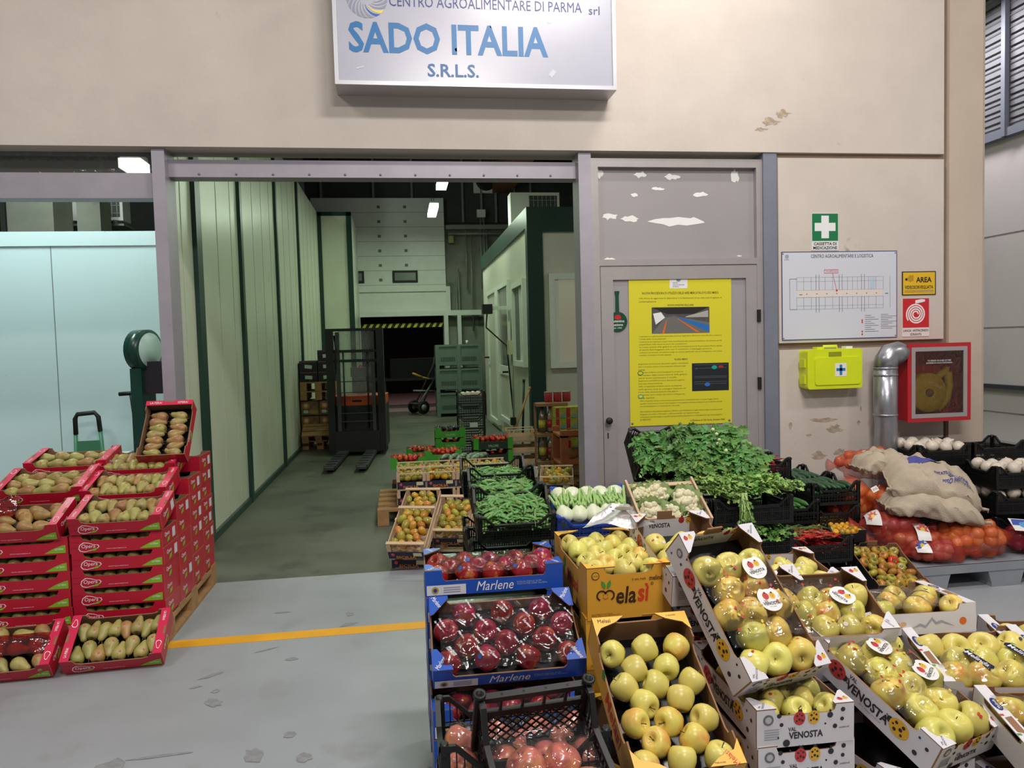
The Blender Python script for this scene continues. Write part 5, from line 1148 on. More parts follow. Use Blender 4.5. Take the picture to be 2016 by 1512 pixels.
# tilted crate of dark greens against the door
C2=pose(1.84,4.45,.74,0,38); plastic_crate('black crate of leafy greens propped steeply against the grey door',C2,.43,.3,.16,group=VG)
k=0
for y in (.10,.03,-.05,-.11):
    for x in (-.16,-.08,0,.08,.16):
        leafy('bunch of leafy greens in the propped crate, %s'%('%s from left, %s row'%(ORD[int((x+.17)/.08)],['rear','third','second','front'][(.10,.03,-.05,-.11).index(y)])),C2@T(x+rs.uniform(-.015,.015),y,.13+rs.uniform(0,.03))@RZ(rs.uniform(-25,25))@RX(rs.uniform(-12,12)),k%4,'greens','bunches of greens in the propped crate','greens_bunch','greens'); k+=1
FLW=mat('pale_blossom','#cfd7a0',.5)
for x,y in ((.02,.12),(.03,.08),(.01,.0),(.04,-.06),(.03,.03)):
    q=link('flower_bud',cmesh('bud',lambda:MB().ball((0,0,0),.012,8,6),FLW),None,C2@T(x,y,.245)); tag(q,'pale flower bud among the propped leafy greens','flower','pale buds on the greens')
C3=pose(1.55,4.62,.78,0,48); plastic_crate('black crate leaning half hidden behind the propped one',C3@T(0,.02,0),.3,.3,.16,group=VG)
for i in range(4): leafy('bunch of leafy greens in the half hidden crate, %s from left'%ORD[i],C3@T(-.09+.06*i,-.02+.03*(i%2),.13)@RZ(rs.uniform(-25,25)),i,'greens','greens in the half hidden crate','greens_bunch','greens')
for j in range(3):
    plastic_crate('black crate under the propped greens, %s from the floor'%ORD[j],T(1.72,4.62,.0+.16*j),.43,.3,.155,group='black crates under the greens')
for i in range(5): leafy('sprig bunch hanging out below the propped crate, %s from left'%ORD[i],T(1.5+.05*i,4.42-.01*i,.60-.04*(i%2))@RZ(-60+20*i)@RX(-20),i%4,'celery','sprigs below the propped crate')
# stacked celery crates
for j,z in enumerate((.0,.17,.36,.55)):
    M=T(1.85,4.0,z); plastic_crate('black crate of celery, %s from the floor'%ORD[j],M,.46,.32,.15,group=VG,fine=.011)
    if j==3:
        k=0
        for y in (.10,.03,-.03):
            for x in (-.17,-.10,-.03,.04,.11,.17):
                leafy('celery bunch in the top crate, %s from left, %s row'%(ORD[int((x+.18)/.0695)],'rear' if y>.05 else 'middle' if y>0 else 'front'),M@T(x+rs.uniform(-.02,.02),y+rs.uniform(-.01,.01),.12+rs.uniform(0,.03)+(.02 if y>0 else 0))@RZ(rs.uniform(-30,30))@RX(rs.uniform(-4,8))@SC(.85,.85,.85),k%4,'turnip' if k%3==1 else 'celery','celery in the top crate'); k+=1
        for x,y in ((-.2,.1),(-.02,.12),(.2,.06),(.19,.02)):
            q=link('yellow_flower',cmesh('yfl',lambda:MB().ball((0,0,0),.008,6,5).ball((.012,.004,.004),.007,6,5).ball((-.008,.008,.006),.007,6,5).ball((.002,-.01,.008),.007,6,5),YFL),None,M@T(x,y,.22)); tag(q,'small yellow flower tuft on the celery','flower','yellow flowers on the celery')
        leafy('celery sprig hanging over the front of the top crate',M@T(-.06,-.175,.09)@RX(75)@SC(.5,.55,.5),2,'celery','hanging celery sprigs')
    elif j>0:
        for i in range(5): leafy('celery bunch in the %s crate from the floor, %s from left'%(ORD[j],ORD[i]),M@T(-.18+.09*i,-.02,.09)@RZ(rs.uniform(-25,25)),i%4,'celery','celery in the lower crates')
# --- fennel in a blue crate ------------------------------------------
FEN=mat('fennel_white','#dfe3cc',.4,col2='#cfd9b4',scale=18); FENG=mat('fennel_green','#86ad5c',.45,col2='#a3c27c',scale=20)
FM=pose(.982,4.004,.571,-3.8,21.3); plastic_crate('blue plastic crate of fennel bulbs',FM,.4,.3,.15,BLUP,.05,VG,.02)
def fennel_mesh(v):
    r2=random.Random(v); b=MB()
    b.lathe([(.006,-.04),(.02,-.042),(.034,-.03),(.040,-.01),(.038,.012),(.028,.032),(.018,.045),(.012,.05)],14,fn=lambda p,a,i:Vector((p.x*(1.05+.06*math.cos(4*a+v)),p.y*.78,p.z)))
    return b
def fennel_st(v):
    r2=random.Random(v+3); b=MB()
    for k in range(5):
        x=-.022+.011*k; e=r2.uniform(.06,.11); b.tube([(x,0,.03),(x*1.6,r2.uniform(-.008,.008),.07),(x*2.2+r2.uniform(-.01,.01),r2.uniform(-.01,.01),.05+e)],[.009,.0075,.006],8)
    return b
for r_ in range(2):
    for i in range(5):
        x=-.155+.077*i; v=(i+r_)%3
        M=FM@T(x+rs.uniform(-.006,.006),-.085 if r_==0 else .1,.128 if r_==0 else .133)@RZ(rs.uniform(-14,14)+(180 if r_ else 0))@RX(-90+(18 if r_==0 else 12))@SC(1.1,1.15,1.1)
        o=thing('fennel',('fennel bulb %s in the %s row of the blue crate'%(['leftmost','second from left','in the middle','fourth from left','rightmost'][i],'front' if r_==0 else 'rear')),'fennel',M,'fennel bulbs in the blue crate')
        link('bulb',cmesh(('fen',v),lambda:fennel_mesh(v),FEN),o); link('stalks',cmesh(('fes',v),lambda:fennel_st(v),FENG),o)
b=MB(); r2=random.Random(4)
for k in range(160):
    x=r2.uniform(-.18,.18); y=r2.uniform(-.03,.05); z=.11+r2.random()*.03; a=r2.uniform(0,6.28); b.tube([(x,y,z),(x+.02*math.cos(a),y+.03*math.sin(a),z+.02)],.0012,4)
o=obj('fennel_fronds',b,LEAFD,None,FM); o['kind']='stuff'; o['label']='fine dark green fennel fronds between the bulbs'; o['category']='fronds'
for j in range(3): plastic_crate('blue crate under the fennel, %s from the floor'%ORD[j],T(1.0,4.08,.01+.155*j),.4,.3,.15,BLUP,.05,'blue crates under the fennel',.03)
# --- cauliflower in a wooden crate ------------------------------------
CM=pose(1.40,4.0,.57,0,30); cfc=wood_crate('wooden crate of cauliflowers with long pale side boards',CM,.36,.30,.13,False,VG)
for s in (-1,1): obj('top_side_board',MB().box(s*.19-.006,s*.19+.006,-.17,.17,.105,.155),PINE,cfc)
CUR=mat('cauliflower_curd','#e6e0c4',.6,col2='#cfc79f',scale=60,bump=.6,bscale=90); CLF=mat('cauliflower_leaf','#8aa968',.5,col2='#a8c088',scale=14,rnd=.1); CLV=mat('cauliflower_leaf_pale','#b9c99a',.5,col2='#98b276',scale=14)
def curd(v):
    b=MB(); r2=random.Random(v); b.ball((0,0,.01),.056,14,10,0,(1,1,.85))
    for k in range(26):
        a=r2.uniform(0,6.28); e=r2.uniform(.1,1.3); p=(.052*math.cos(a)*math.cos(e),.052*math.sin(a)*math.cos(e),.01+.047*math.sin(e)); b.ball(p,r2.uniform(.011,.017),8,6)
    return b
def cleaf():
    def fn(u,v): 
        w_=.036*math.sin(math.pi*(.12+.8*v))**.7; x=(u-.5)*2*w_; z=.085*v-.04; y=.052+.030*v*v+.12*x*x/.05+.004*math.sin(9*u+7*v)
        return (x,y,z)
    return MB().grid(fn,6,8)
for i,(x,y,s) in enumerate(((-.105,-.06,1.0),(-.03,.07,.95),(.0,-.085,.85),(.1,.0,1.15),(-.13,.07,.85),(.12,-.1,.7))):
    o=thing('cauliflower','cauliflower head with pale leaves, '+['front left','rear middle','small front middle','largest, at the right','rear left','small front right'][i]+' in the wooden crate','cauliflower',CM@T(x,y,.1)@RX(rs.uniform(0,35))@RY(rs.uniform(-20,20))@RZ(rs.uniform(0,360))@SC(s*1.15,s*1.15,s*1.15),'cauliflowers in the wooden crate')
    link('curd',cmesh(('curd',i%2),lambda:curd(i%2),CUR),o)
    for q in range(9): link('leaf',cmesh(('cleaf',q%2),cleaf,CLF if q%2 else CLV),o,RZ(40*q)@RX(-6 if q%2 else 8)@SC(1,1 if q%2 else .92,1))
wood_crate('wooden crate below the cauliflower crate',T(1.40,4.06,.3),.36,.3,.13,False,'wooden crates under the cauliflower')
for j in range(2): wood_crate('wooden crate below the cauliflower crate, %s from the floor'%ORD[j],T(1.40,4.06,.01+.145*j),.36,.3,.13,False,'wooden crates under the cauliflower')
# --- chillies -----------------------------------------------------------
CHI=mat('chilli_red','#b81a20',.25,col2='#9c1218',scale=20,rnd=.15); CHG=mat('chilli_green','#4c7434',.4)
def chi_mesh(v):
    r2=random.Random(v); c=r2.uniform(-.02,.02); return MB().tube([(-.045,0,0),(-.02,c*.3,.002),(.01,c*.6,.0),(.035,c,.0),(.055,c*1.6,-.002)],[.006,.008,.0068,.0045,.0008],7)
def chilli_crate(label,M,n,gname,seed,w=.4,d=.3,lv=.11,grn=0):
    r2=random.Random(seed); plastic_crate(label,M,w,d,.15,group=VG,fine=.012)
    b=MB()
    for k in range(90):
        me=cmesh(('chi',k%3),lambda:chi_mesh(k%3),CHI); b.add([v.co for v in me.vertices],[tuple(p.vertices) for p in me.polygons],0,True,M.to_3x3().to_4x4().inverted()@M.to_3x3().to_4x4()@T(r2.uniform(-w/2+.04,w/2-.04),r2.uniform(-d/2+.04,d/2-.04),lv-.02-r2.random()*.05)@RZ(r2.uniform(0,360)))
    o=obj('chilli_heap',b,CHI,None,M); o['kind']='stuff'; o['label']='red chillies heaped deep inside '+gname; o['category']='chillies'
    for k in range(n):
        x=r2.uniform(-w/2+.06,w/2-.06); y=r2.uniform(-d/2+.05,d/2-.05)
        q=link('chilli_pepper',cmesh(('chi',k%3),lambda:chi_mesh(k%3),CHI),None,M@T(x,y,lv+.022*(1-(2*x/w)**2)+r2.random()*.02)@RZ(r2.gauss(0,40))@RY(r2.uniform(-15,15))); tag(q,'red chilli pepper on top of '+gname,'chilli','chillies on '+gname)
        if r2.random()<.7: link('stalk',cmesh('chst',lambda:MB().tube([(-.045,0,0),(-.06,.003,.004),(-.075,.002,.012)],[.005,.0022,.0018],6),CHG),q)
    for k in range(grn):
        q=link('chilli_leaf_stem',cmesh('chgs',lambda:MB().tube([(-.07,0,0),(-.02,.006,.01),(.03,0,.012),(.08,-.004,.0)],[.002,.003,.003,.0015],6),CHG),None,M@T(r2.uniform(-.14,.1),r2.uniform(-.02,.1),lv+.045)@RZ(r2.gauss(10,20))); tag(q,'green stem lying on the front chilli crate','stem','green chilli stems')
chilli_crate('black crate of red chillies against the beige wall',T(2.36,4.9,.60),45,'the rear chilli crate',1)
chilli_crate('black crate of red chillies in front with green stems',T(2.40,4.25,.23),85,'the front chilli crate',2,grn=14)
for j in range(3): plastic_crate('black crate under the rear chillies, %s from the floor'%ORD[j],T(2.36,4.92,.0+.19*j),.4,.3,.15,group='black crates by the beige wall')
plastic_crate('black crate under the front chillies',T(2.40,4.26,.0),.4,.3,.15,group='black crates by the beige wall')
# --- cucumbers and courgettes ---------------------------------------------
CUK=mat('cucumber_dark','#23452f',.4,col2='#2d5437',scale=30,rnd=.15); ZUK=mat('courgette_green','#3c6a34',.4,col2='#4f7d40',scale=30,rnd=.15)
def cuc_mesh(v,L=.2,r=.018):
    r2=random.Random(v); c=r2.uniform(-.012,.012); return MB().tube([(0,L*(k/6-.5),c*math.sin(math.pi*k/6)) for k in range(7)],[r*.3,r*.9,r,r*1.02,r,r*.9,r*.25],10)
def cuc_crate(label,M,mt,gname,name,seed,w,d,h=.15,L=.2,along='y'):
    r2=random.Random(seed); plastic_crate(label,M,w,d,h,group=VG,dip=.05,fine=.02); k=0
    n=int((w-.05)/.036); rows=2 if L*1.9<d else 1
    for lay in range(2):
        for rr in range(rows):
            for i in range(n-lay):
                x=-(n-1-lay)*.036/2+.036*i; y=(rr-.5)*L*.92 if rows==2 else 0
                q=link(name,cmesh((name,k%3),lambda:cuc_mesh(k%3,L),mt),None,M@T(x,y,h-.07+.030*lay+r2.uniform(-.003,.006))@RZ((90 if along=='x' else 0)+r2.uniform(-7,7))@RY(r2.uniform(0,360))); k+=1
                tag(q,'%s in %s, %s from left%s%s'%(name,gname,ORD[min(11,i)],', upper layer' if lay else ', lower layer',(', rear row' if rr else ', front row') if rows==2 else ''),name,'%ss in %s'%(name,gname)); 
                link('tip',cmesh(('ctip',L),lambda:MB().tube([(0,L/2-.002,0),(0,L/2+.012,.002)],[.004,.003],6),LEAFL),q)
cuc_crate('black crate of dark cucumbers, front one on the right',T(2.76,4.72,.46),CUK,'the front cucumber crate','cucumber',1,.34,.34,L=.17)
cuc_crate('black crate of dark cucumbers touching the wall',T(2.76,5.09,.46),CUK,'the rear cucumber crate','cucumber',2,.34,.34,L=.17)
cuc_crate('black crate of green courgettes beside the celery',T(2.40,4.62,.37),ZUK,'the courgette crate','courgette',3,.4,.3,L=.24)
for x,y,nn,zz in ((2.76,4.72,2,.15),(2.76,5.09,2,.15),(2.40,4.64,2,.0)):
    for j in range(nn): plastic_crate('black crate under the %s, %s from the floor'%('front cucumbers' if y==4.72 else 'rear cucumbers' if y==5.09 else 'courgettes',ORD[j]),T(x,y,zz+.155*j),.34 if x>2.5 else .4,.34 if x>2.5 else .3,.15,group='black crates by the beige wall')
# --- tomatoes ---------------------------------------------------------------
TOMR=mat('tomato_red','#c23a1e',.22,rnd=.15); TOMO=mat('tomato_orange','#c98834',.2,col2='#a38a34',scale=14,rnd=.2,spots=(16,.55,.7,'#c25a26')); TOMG=mat('tomato_green','#8f8c3a',.2,col2='#b09534',scale=14,rnd=.2); TOMY=mat('tomato_yellow','#d79a28',.2,rnd=.12); TOMV=mat('plum_olive','#a8923c',.2,col2='#8f8a3a',scale=14,rnd=.2)
def tom_mesh(ribs,flat_):
    return MB().lathe([(.004,-.8),(.45,-.85),(.8,-.5),(1,0),(.9,.5),(.55,.82),(.25,.72),(.06,.6)],20 if ribs else 12,fn=lambda p,a,i:Vector((p.x*(1+(.09 if ribs else 0)*math.cos(ribs*a)),p.y*(1+(.09 if ribs else 0)*math.cos(ribs*a)),p.z*flat_)))
def tomato(M,mt,r,label,group,ribs=0,flat_=.85,calyx=False,name='tomato'):
    q=link(name,cmesh(('tom',ribs,flat_,mt.name),lambda:tom_mesh(ribs,flat_),mt),None,M@SC(r,r,r)); tag(q,label,'tomato',group)
    if calyx: link('calyx',cmesh('tcal',lambda:MB().prism([(math.cos(a)*(.45 if k%2 else .12),math.sin(a)*(.45 if k%2 else .12)) for k,a in enumerate([2*math.pi*k/12 for k in range(12)])],.05),CHG),q,T(0,0,.66))
    return q
KBX=mat('dark_carton','#1d1d22',.5,var=.1)
def dark_carton(label,M,w,d,h,group,outer=None):
    o=thing('produce_carton',label,'box',M,group); tray(o,'dk',w,d,h,outer or KBX,(.02,.05,.02),(.01,.06,.02)); 
    obj('hand_tab',MB().box(-.03,.03,-.003,.003,-.01,.02),KRAFT,o,T(0,d/2-.003,h)); return o
M=pose(2.80,4.10,.115,-8,18); dark_carton('dark carton of ribbed green-orange tomatoes beside the onion bags',M,.3,.42,.1,VG)
r2=random.Random(8); k=0
for r_,y in enumerate([-.165+.055*q for q in range(7)]):
    n=5 if r_%2==0 else 4
    for i in range(n):
        x=(i-(n-1)/2)*.058; mt=TOMR if (r_==4 and i==3) else r2.choice((TOMO,TOMO,TOMG)); tomato(M@T(x+r2.uniform(-.006,.006),y,.07+r2.uniform(-.004,.008))@rand_rot(r2,50),mt,r2.uniform(.028,.034),where('ribbed tomato in the dark carton',7,r_,i,n),'ribbed tomatoes in the dark carton',8,.78,True)
dark_carton('dark carton lying flat under the ribbed tomatoes',T(2.78,4.12,.0),.3,.42,.06,'dark cartons by the onion bags')
M=pose(2.72,4.60,.27,0,6); dark_carton('shallow carton of small yellow tomatoes by the wall',M,.3,.4,.08,VG)
for r_ in range(9):
    for i in range(7): tomato(M@T(-.12+.04*i+r2.uniform(-.006,.006),-.17+.042*r_,.06+r2.uniform(-.004,.008))@rand_rot(r2),TOMY if r2.random()<.7 else TOMG,.0205,where('small yellow tomato in the shallow carton',9,r_,i,7),'yellow tomatoes in the shallow carton',0,.95)
for j in range(2): dark_carton('dark carton under the yellow tomatoes, %s from the floor'%ORD[j],T(2.72,4.58,.0+.13*j),.3,.4,.12,'dark cartons by the onion bags')
# --- oval tomatoes in wooden crates at the doorway -----------------------------
def oval(M,mt,label,group,s=1.0):
    q=link('plum_tomato',cmesh(('oval',mt.name),lambda:MB().lathe([(.003,-.037),(.012,-.035),(.021,-.024),(.0255,-.006),(.0255,.008),(.021,.024),(.012,.034),(.003,.036)],14),mt),None,M@SC(s,s,s)); tag(q,label,'tomato',group)
    if rs.random()<.35: link('calyx',cmesh('ocal',lambda:MB().prism([(math.cos(a)*(.012 if k%2 else .004),math.sin(a)*(.012 if k%2 else .004)) for k,a in enumerate([2*math.pi*k/10 for k in range(10)])],.002),CHG),q,T(0,0,.0355))
def oval_crate(label,M,gname,w=.26,d=.4,h=.13,seed=0,mats=(TOMO,TOMO,TOMV,TOMG),front_only=False):
    r2=random.Random(seed); wood_crate(label,M,w,d,h,True,'wooden tomato crates'); rows=6 if d>.35 else 5
    for r_ in range(rows):
        if front_only and r_>2: break
        n=4 if r_%2==0 else 3
        for i in range(n):
            x=(i-(n-1)/2)*.058; y=-d/2+.045+(d-.09)*r_/(rows-1)
            oval(M@T(x+r2.uniform(-.006,.006),y,.095+r2.uniform(-.006,.012))@rand_rot(r2,90),r2.choice(mats),where('oval tomato in '+gname,rows,r_,i,n),'oval tomatoes in '+gname,r2.uniform(.9,1.15))
oval_crate('tilted wooden crate of oval tomatoes nearest the doorway floor',pose(.044,5.42,.19,-16,28),'the nearest tilted crate',seed=1)
oval_crate('wooden crate of oval tomatoes partly covered by the nearest one',pose(.10,5.72,.27,-14,24),'the covered crate',seed=2)
oval_crate('tilted wooden crate of oval tomatoes beside the black pea crates',pose(.36,5.60,.22,-16,28),'the crate beside the peas',seed=3,mats=(TOMV,TOMG,TOMO))
for i,(x,y,z) in enumerate(((.05,5.52,.0),(.12,5.80,.0),(.12,5.82,.13),(.37,5.66,.0))):
    wood_crate('wooden crate on the floor under the tilted tomato crates, '+['foremost','rear lower','rear upper','by the pea crates'][i],pose(x,y,z,-14,0),.26,.34,.12,True,'wooden tomato crates')
# rows of printed crates on the inner pallet
for i in range(4):
    for r_ in range(2):
        x=.05+.265*i; y=6.98+.36*r_; 
        for j in range(2):
            M=T(x,y,.145+.145*j); lab='printed wooden crate on the inner pallet, %s from left, %s row, layer %s'%(ORD[i],['front','rear'][r_],['one','two','three'][j])
            if j==1: oval_crate(lab,M,'inner %s crate of the %s row'%(ORD[i],['front','rear'][r_]),.25,.34,.135,seed=20+i+5*r_,mats=(TOMV,TOMV,TOMG,TOMY))
            else: wood_crate(lab,M,.25,.34,.135,True,'wooden tomato crates')
pallet('wooden_pallet','weathered pallet poking out under the inner tomato crates',T(.42,7.2,0),1.35,1.0,nb=5)
# green boxes of red tomatoes
GRB=mat('green_carton','#3f9a2c',.45,var=.04)
def green_box(label,M,mt,gname,n=5,rows=4,w=.36,d=.28,h=.11,body=None,seed=0):
    o=thing('tomato_box',label,'box',M,'green tomato boxes'); tray(o,'gb',w,d,h,body or GRB,(.035,.07,.02),(.03,.05,.02)); r2=random.Random(seed)
    letters('VALORE',.12,.028,mat('print_palegreen','#a8cf98',.5),o,T(0,-d/2-.0012,h*.32)@FRONT)
    for s in (-1,1): link('corner_board',cmesh(('gcb',h),lambda:MB().box(-.03,.03,-.004,0,0,h+.012),GRB),o,T(s*(w/2-.03),-d/2,0))
    for r_ in range(rows):
        for i in range(n): tomato(M@T(-w/2+.05+(w-.1)*i/(n-1)+r2.uniform(-.01,.01),-d/2+.04+(d-.08)*r_/(rows-1),h-.02+r2.uniform(0,.02))@rand_rot(r2,60),mt,.024,where('tomato in '+gname,rows,r_,i,n),'tomatoes in '+gname)
M0=T(.03,8.05,.30); green_box('bright green box of red tomatoes at the front left inside',M0,TOMR,'front left green box',6,5,seed=1)
green_box('bright green box of red tomatoes right of the front left one',T(.22,7.86,.22)@RX(8),TOMR,'second green box',6,5,seed=2)
green_box('green box of red tomatoes on the floor farther back',T(.20,9.3,.22),TOMR,'far green box',6,4,seed=3)
green_box('green box with dark produce, upper of a stack of two',T(.55,9.25,.46),mat('aubergine_dark','#2c2230',.25,rnd=.1),'stacked green box',5,4,seed=4)
green_box('green box, lower of a stack of two',T(.55,9.25,.33),TOMR,'lower stacked green box',4,2,seed=5)
green_box('dark green box of small red tomatoes at the right inside',T(1.02,8.9,.35),TOMR,'dark green box',7,5,.46,.34,.12,mat('dark_green_carton','#16301f',.5),6)
green_box('dark green box under the small red tomatoes',T(1.02,8.9,.2),TOMR,'lower dark green box',5,2,.46,.34,.12,mat('dark_green_carton'),7)
green_box('row box of red tomatoes behind the striped courgettes',T(.42,8.45,.30),TOMR,'row box',7,4,.4,.3,.11,seed=8)
for i,(x,y,z) in enumerate(((.03,8.05,.15),(.22,7.9,.08),(.20,9.3,.06),(.55,9.25,.17),(1.02,8.9,.06),(.42,8.45,.15))): dark_carton('closed carton base under the inner tomato boxes, '+['front left','second','far','stacked','right','row'][i],T(x,y,.0),.34,.26,z+(.0 if i else 0),'carton bases inside')
# striped courgettes
STR=mat('courgette_striped','#2b4a33',.35,col2='#9fb59a',scale=26)
M=T(.62,8.0,.28); dark_carton('dark box of striped courgettes among the tomato boxes',M,.5,.34,.1,'dark cartons inside')
for i in range(9): q=link('striped_courgette',cmesh('scu',lambda:cuc_mesh(2,.2,.025),STR),None,M@T(-.19+.047*i,(-.06 if i%2 else .06),.1)@RZ(rs.uniform(-30,30)-30)); tag(q,'striped courgette %s in the dark box'%(ORD[i]+' from left'),'courgette','striped courgettes')
dark_carton('dark carton base under the striped courgettes',T(.62,8.0,.0),.5,.34,.27,'carton bases inside')
# --- net bags and sacks on the plastic pallet --------------------------------------
PLG=mat('pallet_grey_plastic','#8b8f97',.5,var=.06)
o=thing('plastic_pallet','grey plastic pallet under the onion bags','pallet',T(3.62,4.62,0))
obj('deck',MB().box(-.6,.6,-.5,.5,.12,.15),PLG,o)
for x in (-.5,0,.5):
    obj('runner',MB().box(x-.1,x+.1,-.5,.5,0,.02),PLG,o)
    for y in (-.4,0,.4): obj('foot',MB().prism([(-.1,0),(.1,0),(.13,.1),(-.13,.1)],.2,0,None,None,T(0,.1,.02)@FRONT),PLG,o,T(x,y,0))
obj('front_skirt',MB().box(-.6,.6,-.505,-.49,.10,.15),PLG,o)
ONI=mat('onion_brown','#d08a50',.35,col2='#bd7038',scale=16,rnd=.15); ONR=mat('onion_red','#8c2334',.35,col2='#a03a44',scale=16,rnd=.15); POT=mat('potato_red','#a8584a',.6,rnd=.12)
def net_mat(name,col,cov):
    m=bpy.data.materials.new(name); m.use_nodes=True; N=m.node_tree.nodes; L=m.node_tree.links; N.clear(); out=N.new('ShaderNodeOutputMaterial'); t=N.new('ShaderNodeBsdfTransparent'); p=N.new('ShaderNodeBsdfPrincipled'); p.inputs['Base Color'].default_value=lin(col); p.inputs['Roughness'].default_value=.35
    mx=N.new('ShaderNodeMixShader'); tc=N.new('ShaderNodeTexCoord'); facs=[]
    for dv in ((1,1,.6),(1,-1,-.6)):
        w_=N.new('ShaderNodeTexWave'); w_.inputs['Scale'].default_value=70; mp=N.new('ShaderNodeMapping'); mp.inputs['Scale'].default_value=dv; L.new(tc.outputs['Object'],mp.inputs[0]); L.new(mp.outputs[0],w_.inputs[0]); facs.append(w_.outputs['Fac'])
    a=N.new('ShaderNodeMath'); a.operation='MAXIMUM'; L.new(facs[0],a.inputs[0]); L.new(facs[1],a.inputs[1]); r=N.new('ShaderNodeMapRange'); r.inputs[1].default_value=.55; r.inputs[2].default_value=.95; r.inputs[3].default_value=cov-.15; r.inputs[4].default_value=cov+.25
    L.new(a.outputs[0],r.inputs[0]); L.new(r.outputs[0],mx.inputs[0]); L.new(t.outputs[0],mx.inputs[1]); L.new(p.outputs[0],mx.inputs[2]); L.new(mx.outputs[0],out.inputs[0]); return m
NETO=net_mat('net_orange','#e0582a',.36); NETR=net_mat('net_red','#c04438',.42); NETD=net_mat('net_dark_red','#8f1830',.5)
def net_bag(label,M,sx,sy,sz,net,om,inner,gname,seed,band=None,r=.038):
    r2=random.Random(seed); pts=[]; st=r*1.82
    for iz in range(int(2*sz/st)+1):
        for iy in range(int(2*sy/st)+1):
            for ix in range(int(2*sx/st)+1):
                x=-sx+ix*st+(st/2 if iy%2 else 0); y=-sy+iy*st*.9; z=-sz+iz*st*.85
                if (x/sx)**2+(y/sy)**2+(z/sz)**2<.80: pts.append((x+r2.uniform(-.014,.014),y+r2.uniform(-.01,.01),z+r2.uniform(-.012,.012)))
    b=MB(); nu,nv=40,24
    def fn(u,v):
        th=math.pi*v; ph=2*math.pi*u; d_=Vector((math.cos(th),math.sin(th)*math.cos(ph),math.sin(th)*math.sin(ph)))
        best=.0
        for p in pts:
            pv=Vector(p); t=pv.dot(d_)
            if t<=0: continue
            q=(pv-d_*t).length_squared
            if q<(r+.004)**2: best=max(best,t+math.sqrt((r+.004)**2-q))
        base=1/math.sqrt((d_.x/sx)**2+(d_.y/sy)**2+(d_.z/sz)**2)
        e=max(best,base*.93); 
        if v<.08 or v>.92: e=max(e,base*1.06)
        p=d_*e; p.z=max(p.z,-sz*.93); return p
    b.grid(fn,nu,nv); o=thing('net_bag',label,'bag',M,'net bags of onions'); obj('net',b,net,o)
    for s in (-1,1): obj('tied_end',MB().lathe([(.02,0),(.012,.02),(.03,.05),(.045,.075)],10,0,None,lambda p,a,i:Vector((p.x*(1+.2*math.cos(3*a)),p.y,p.z))),net,o,T(s*sx*.98,0,-.01)@RY(90*s))
    if band:
        bb=MB(); x0,x1,mt=band
        def bf(u,v):
            x=x0+(x1-x0)*u; a=math.pi*(.08+.84*v); k=math.sqrt(max(.05,1-(x/sx)**2)); return (x,-math.cos(a)*sy*1.08*k,math.sin(a)*sz*1.12*k+.004)
        bb.grid(bf,4,14); lb=obj('paper_band',bb,STK_W,o)
        xm=(x0+x1)/2; k=math.sqrt(max(.05,1-(xm/sx)**2)); a=math.pi*.30
        A=T(xm,-math.cos(a)*sy*1.10*k,math.sin(a)*sz*1.14*k+.006)@RX(58)
        cflat('starred','red_star',[(.04*math.cos(2*math.pi*q/16)*(1 if q%2 else .55),.04*math.sin(2*math.pi*q/16)*(1 if q%2 else .55)) for q in range(16)],mt,lb,A); cflat('staryel','yellow_star',[(.018*math.cos(2*math.pi*q/12)*(1 if q%2 else .6),.018*math.sin(2*math.pi*q/12)*(1 if q%2 else .6)) for q in range(12)],STK_Y,lb,A@T(0,0,.001))
    for q,p in enumerate(pts):
        Pw=M@Vector(p); 
        if p[2]<-sz*.35 or p[1]>sy*.45: continue
        w_=link(inner,cmesh((inner,om.name,r),lambda:MB().lathe([(.1*r,-.9*r),(.5*r,-.85*r),(.9*r,-.45*r),(r,.02*r),(.85*r,.5*r),(.45*r,.85*r),(.1*r,1.08*r)],12),om),None,M@T(*p)@rand_rot(r2)); tag(w_,'%s showing through the net of %s'%(inner,gname),inner,'%ss in %s'%(inner,gname))
BR_=mat('band_red','#c0342a',.45); BB_=mat('band_blue','#3a52a8',.45)
net_bag('orange net bag of onions at the front of the pallet under the sack',T(3.50,4.28,.265)@RZ(-6),.25,.16,.11,NETO,ONI,'onion','the front orange bag',1)
net_bag('orange net bag standing at the left end of the pallet',T(2.98,4.72,.42)@RZ(25),.15,.13,.2,NETO,ONI,'onion','the left orange bag',2)
net_bag('red net bag of onions with a white star band at the left',T(3.06,4.42,.34)@RZ(-22),.18,.14,.09,NETR,ONR,'onion','the left banded red bag',3,(-.16,-.08,BR_))
net_bag('red net bag of onions with a white star band in the middle',T(3.14,4.34,.26)@RZ(-18),.2,.13,.09,NETR,ONI,'onion','the middle banded red bag',4,(.0,.08,BR_))
net_bag('small red net bag with a pale blue band at the pallet front edge',T(3.22,4.22,.215)@RZ(-8),.18,.12,.068,NETR,POT,'potato','the front red bag',5,(-.15,-.08,BB_),.034)
net_bag('dark red net bag of red onions at the right end of the pallet',T(3.95,4.28,.235)@RZ(4),.22,.15,.085,NETD,ONR,'onion','the dark red bag',6)
net_bag('red net bag of onions lying on top behind the sacks',T(3.22,4.85,.66)@RZ(-12),.24,.15,.11,NETR,ONI,'onion','the top red bag',7)
net_bag('dark orange net bag under the rear sack',T(3.2,4.62,.47)@RZ(-15),.2,.14,.1,NETO,ONI,'onion','the hidden orange bag',8)
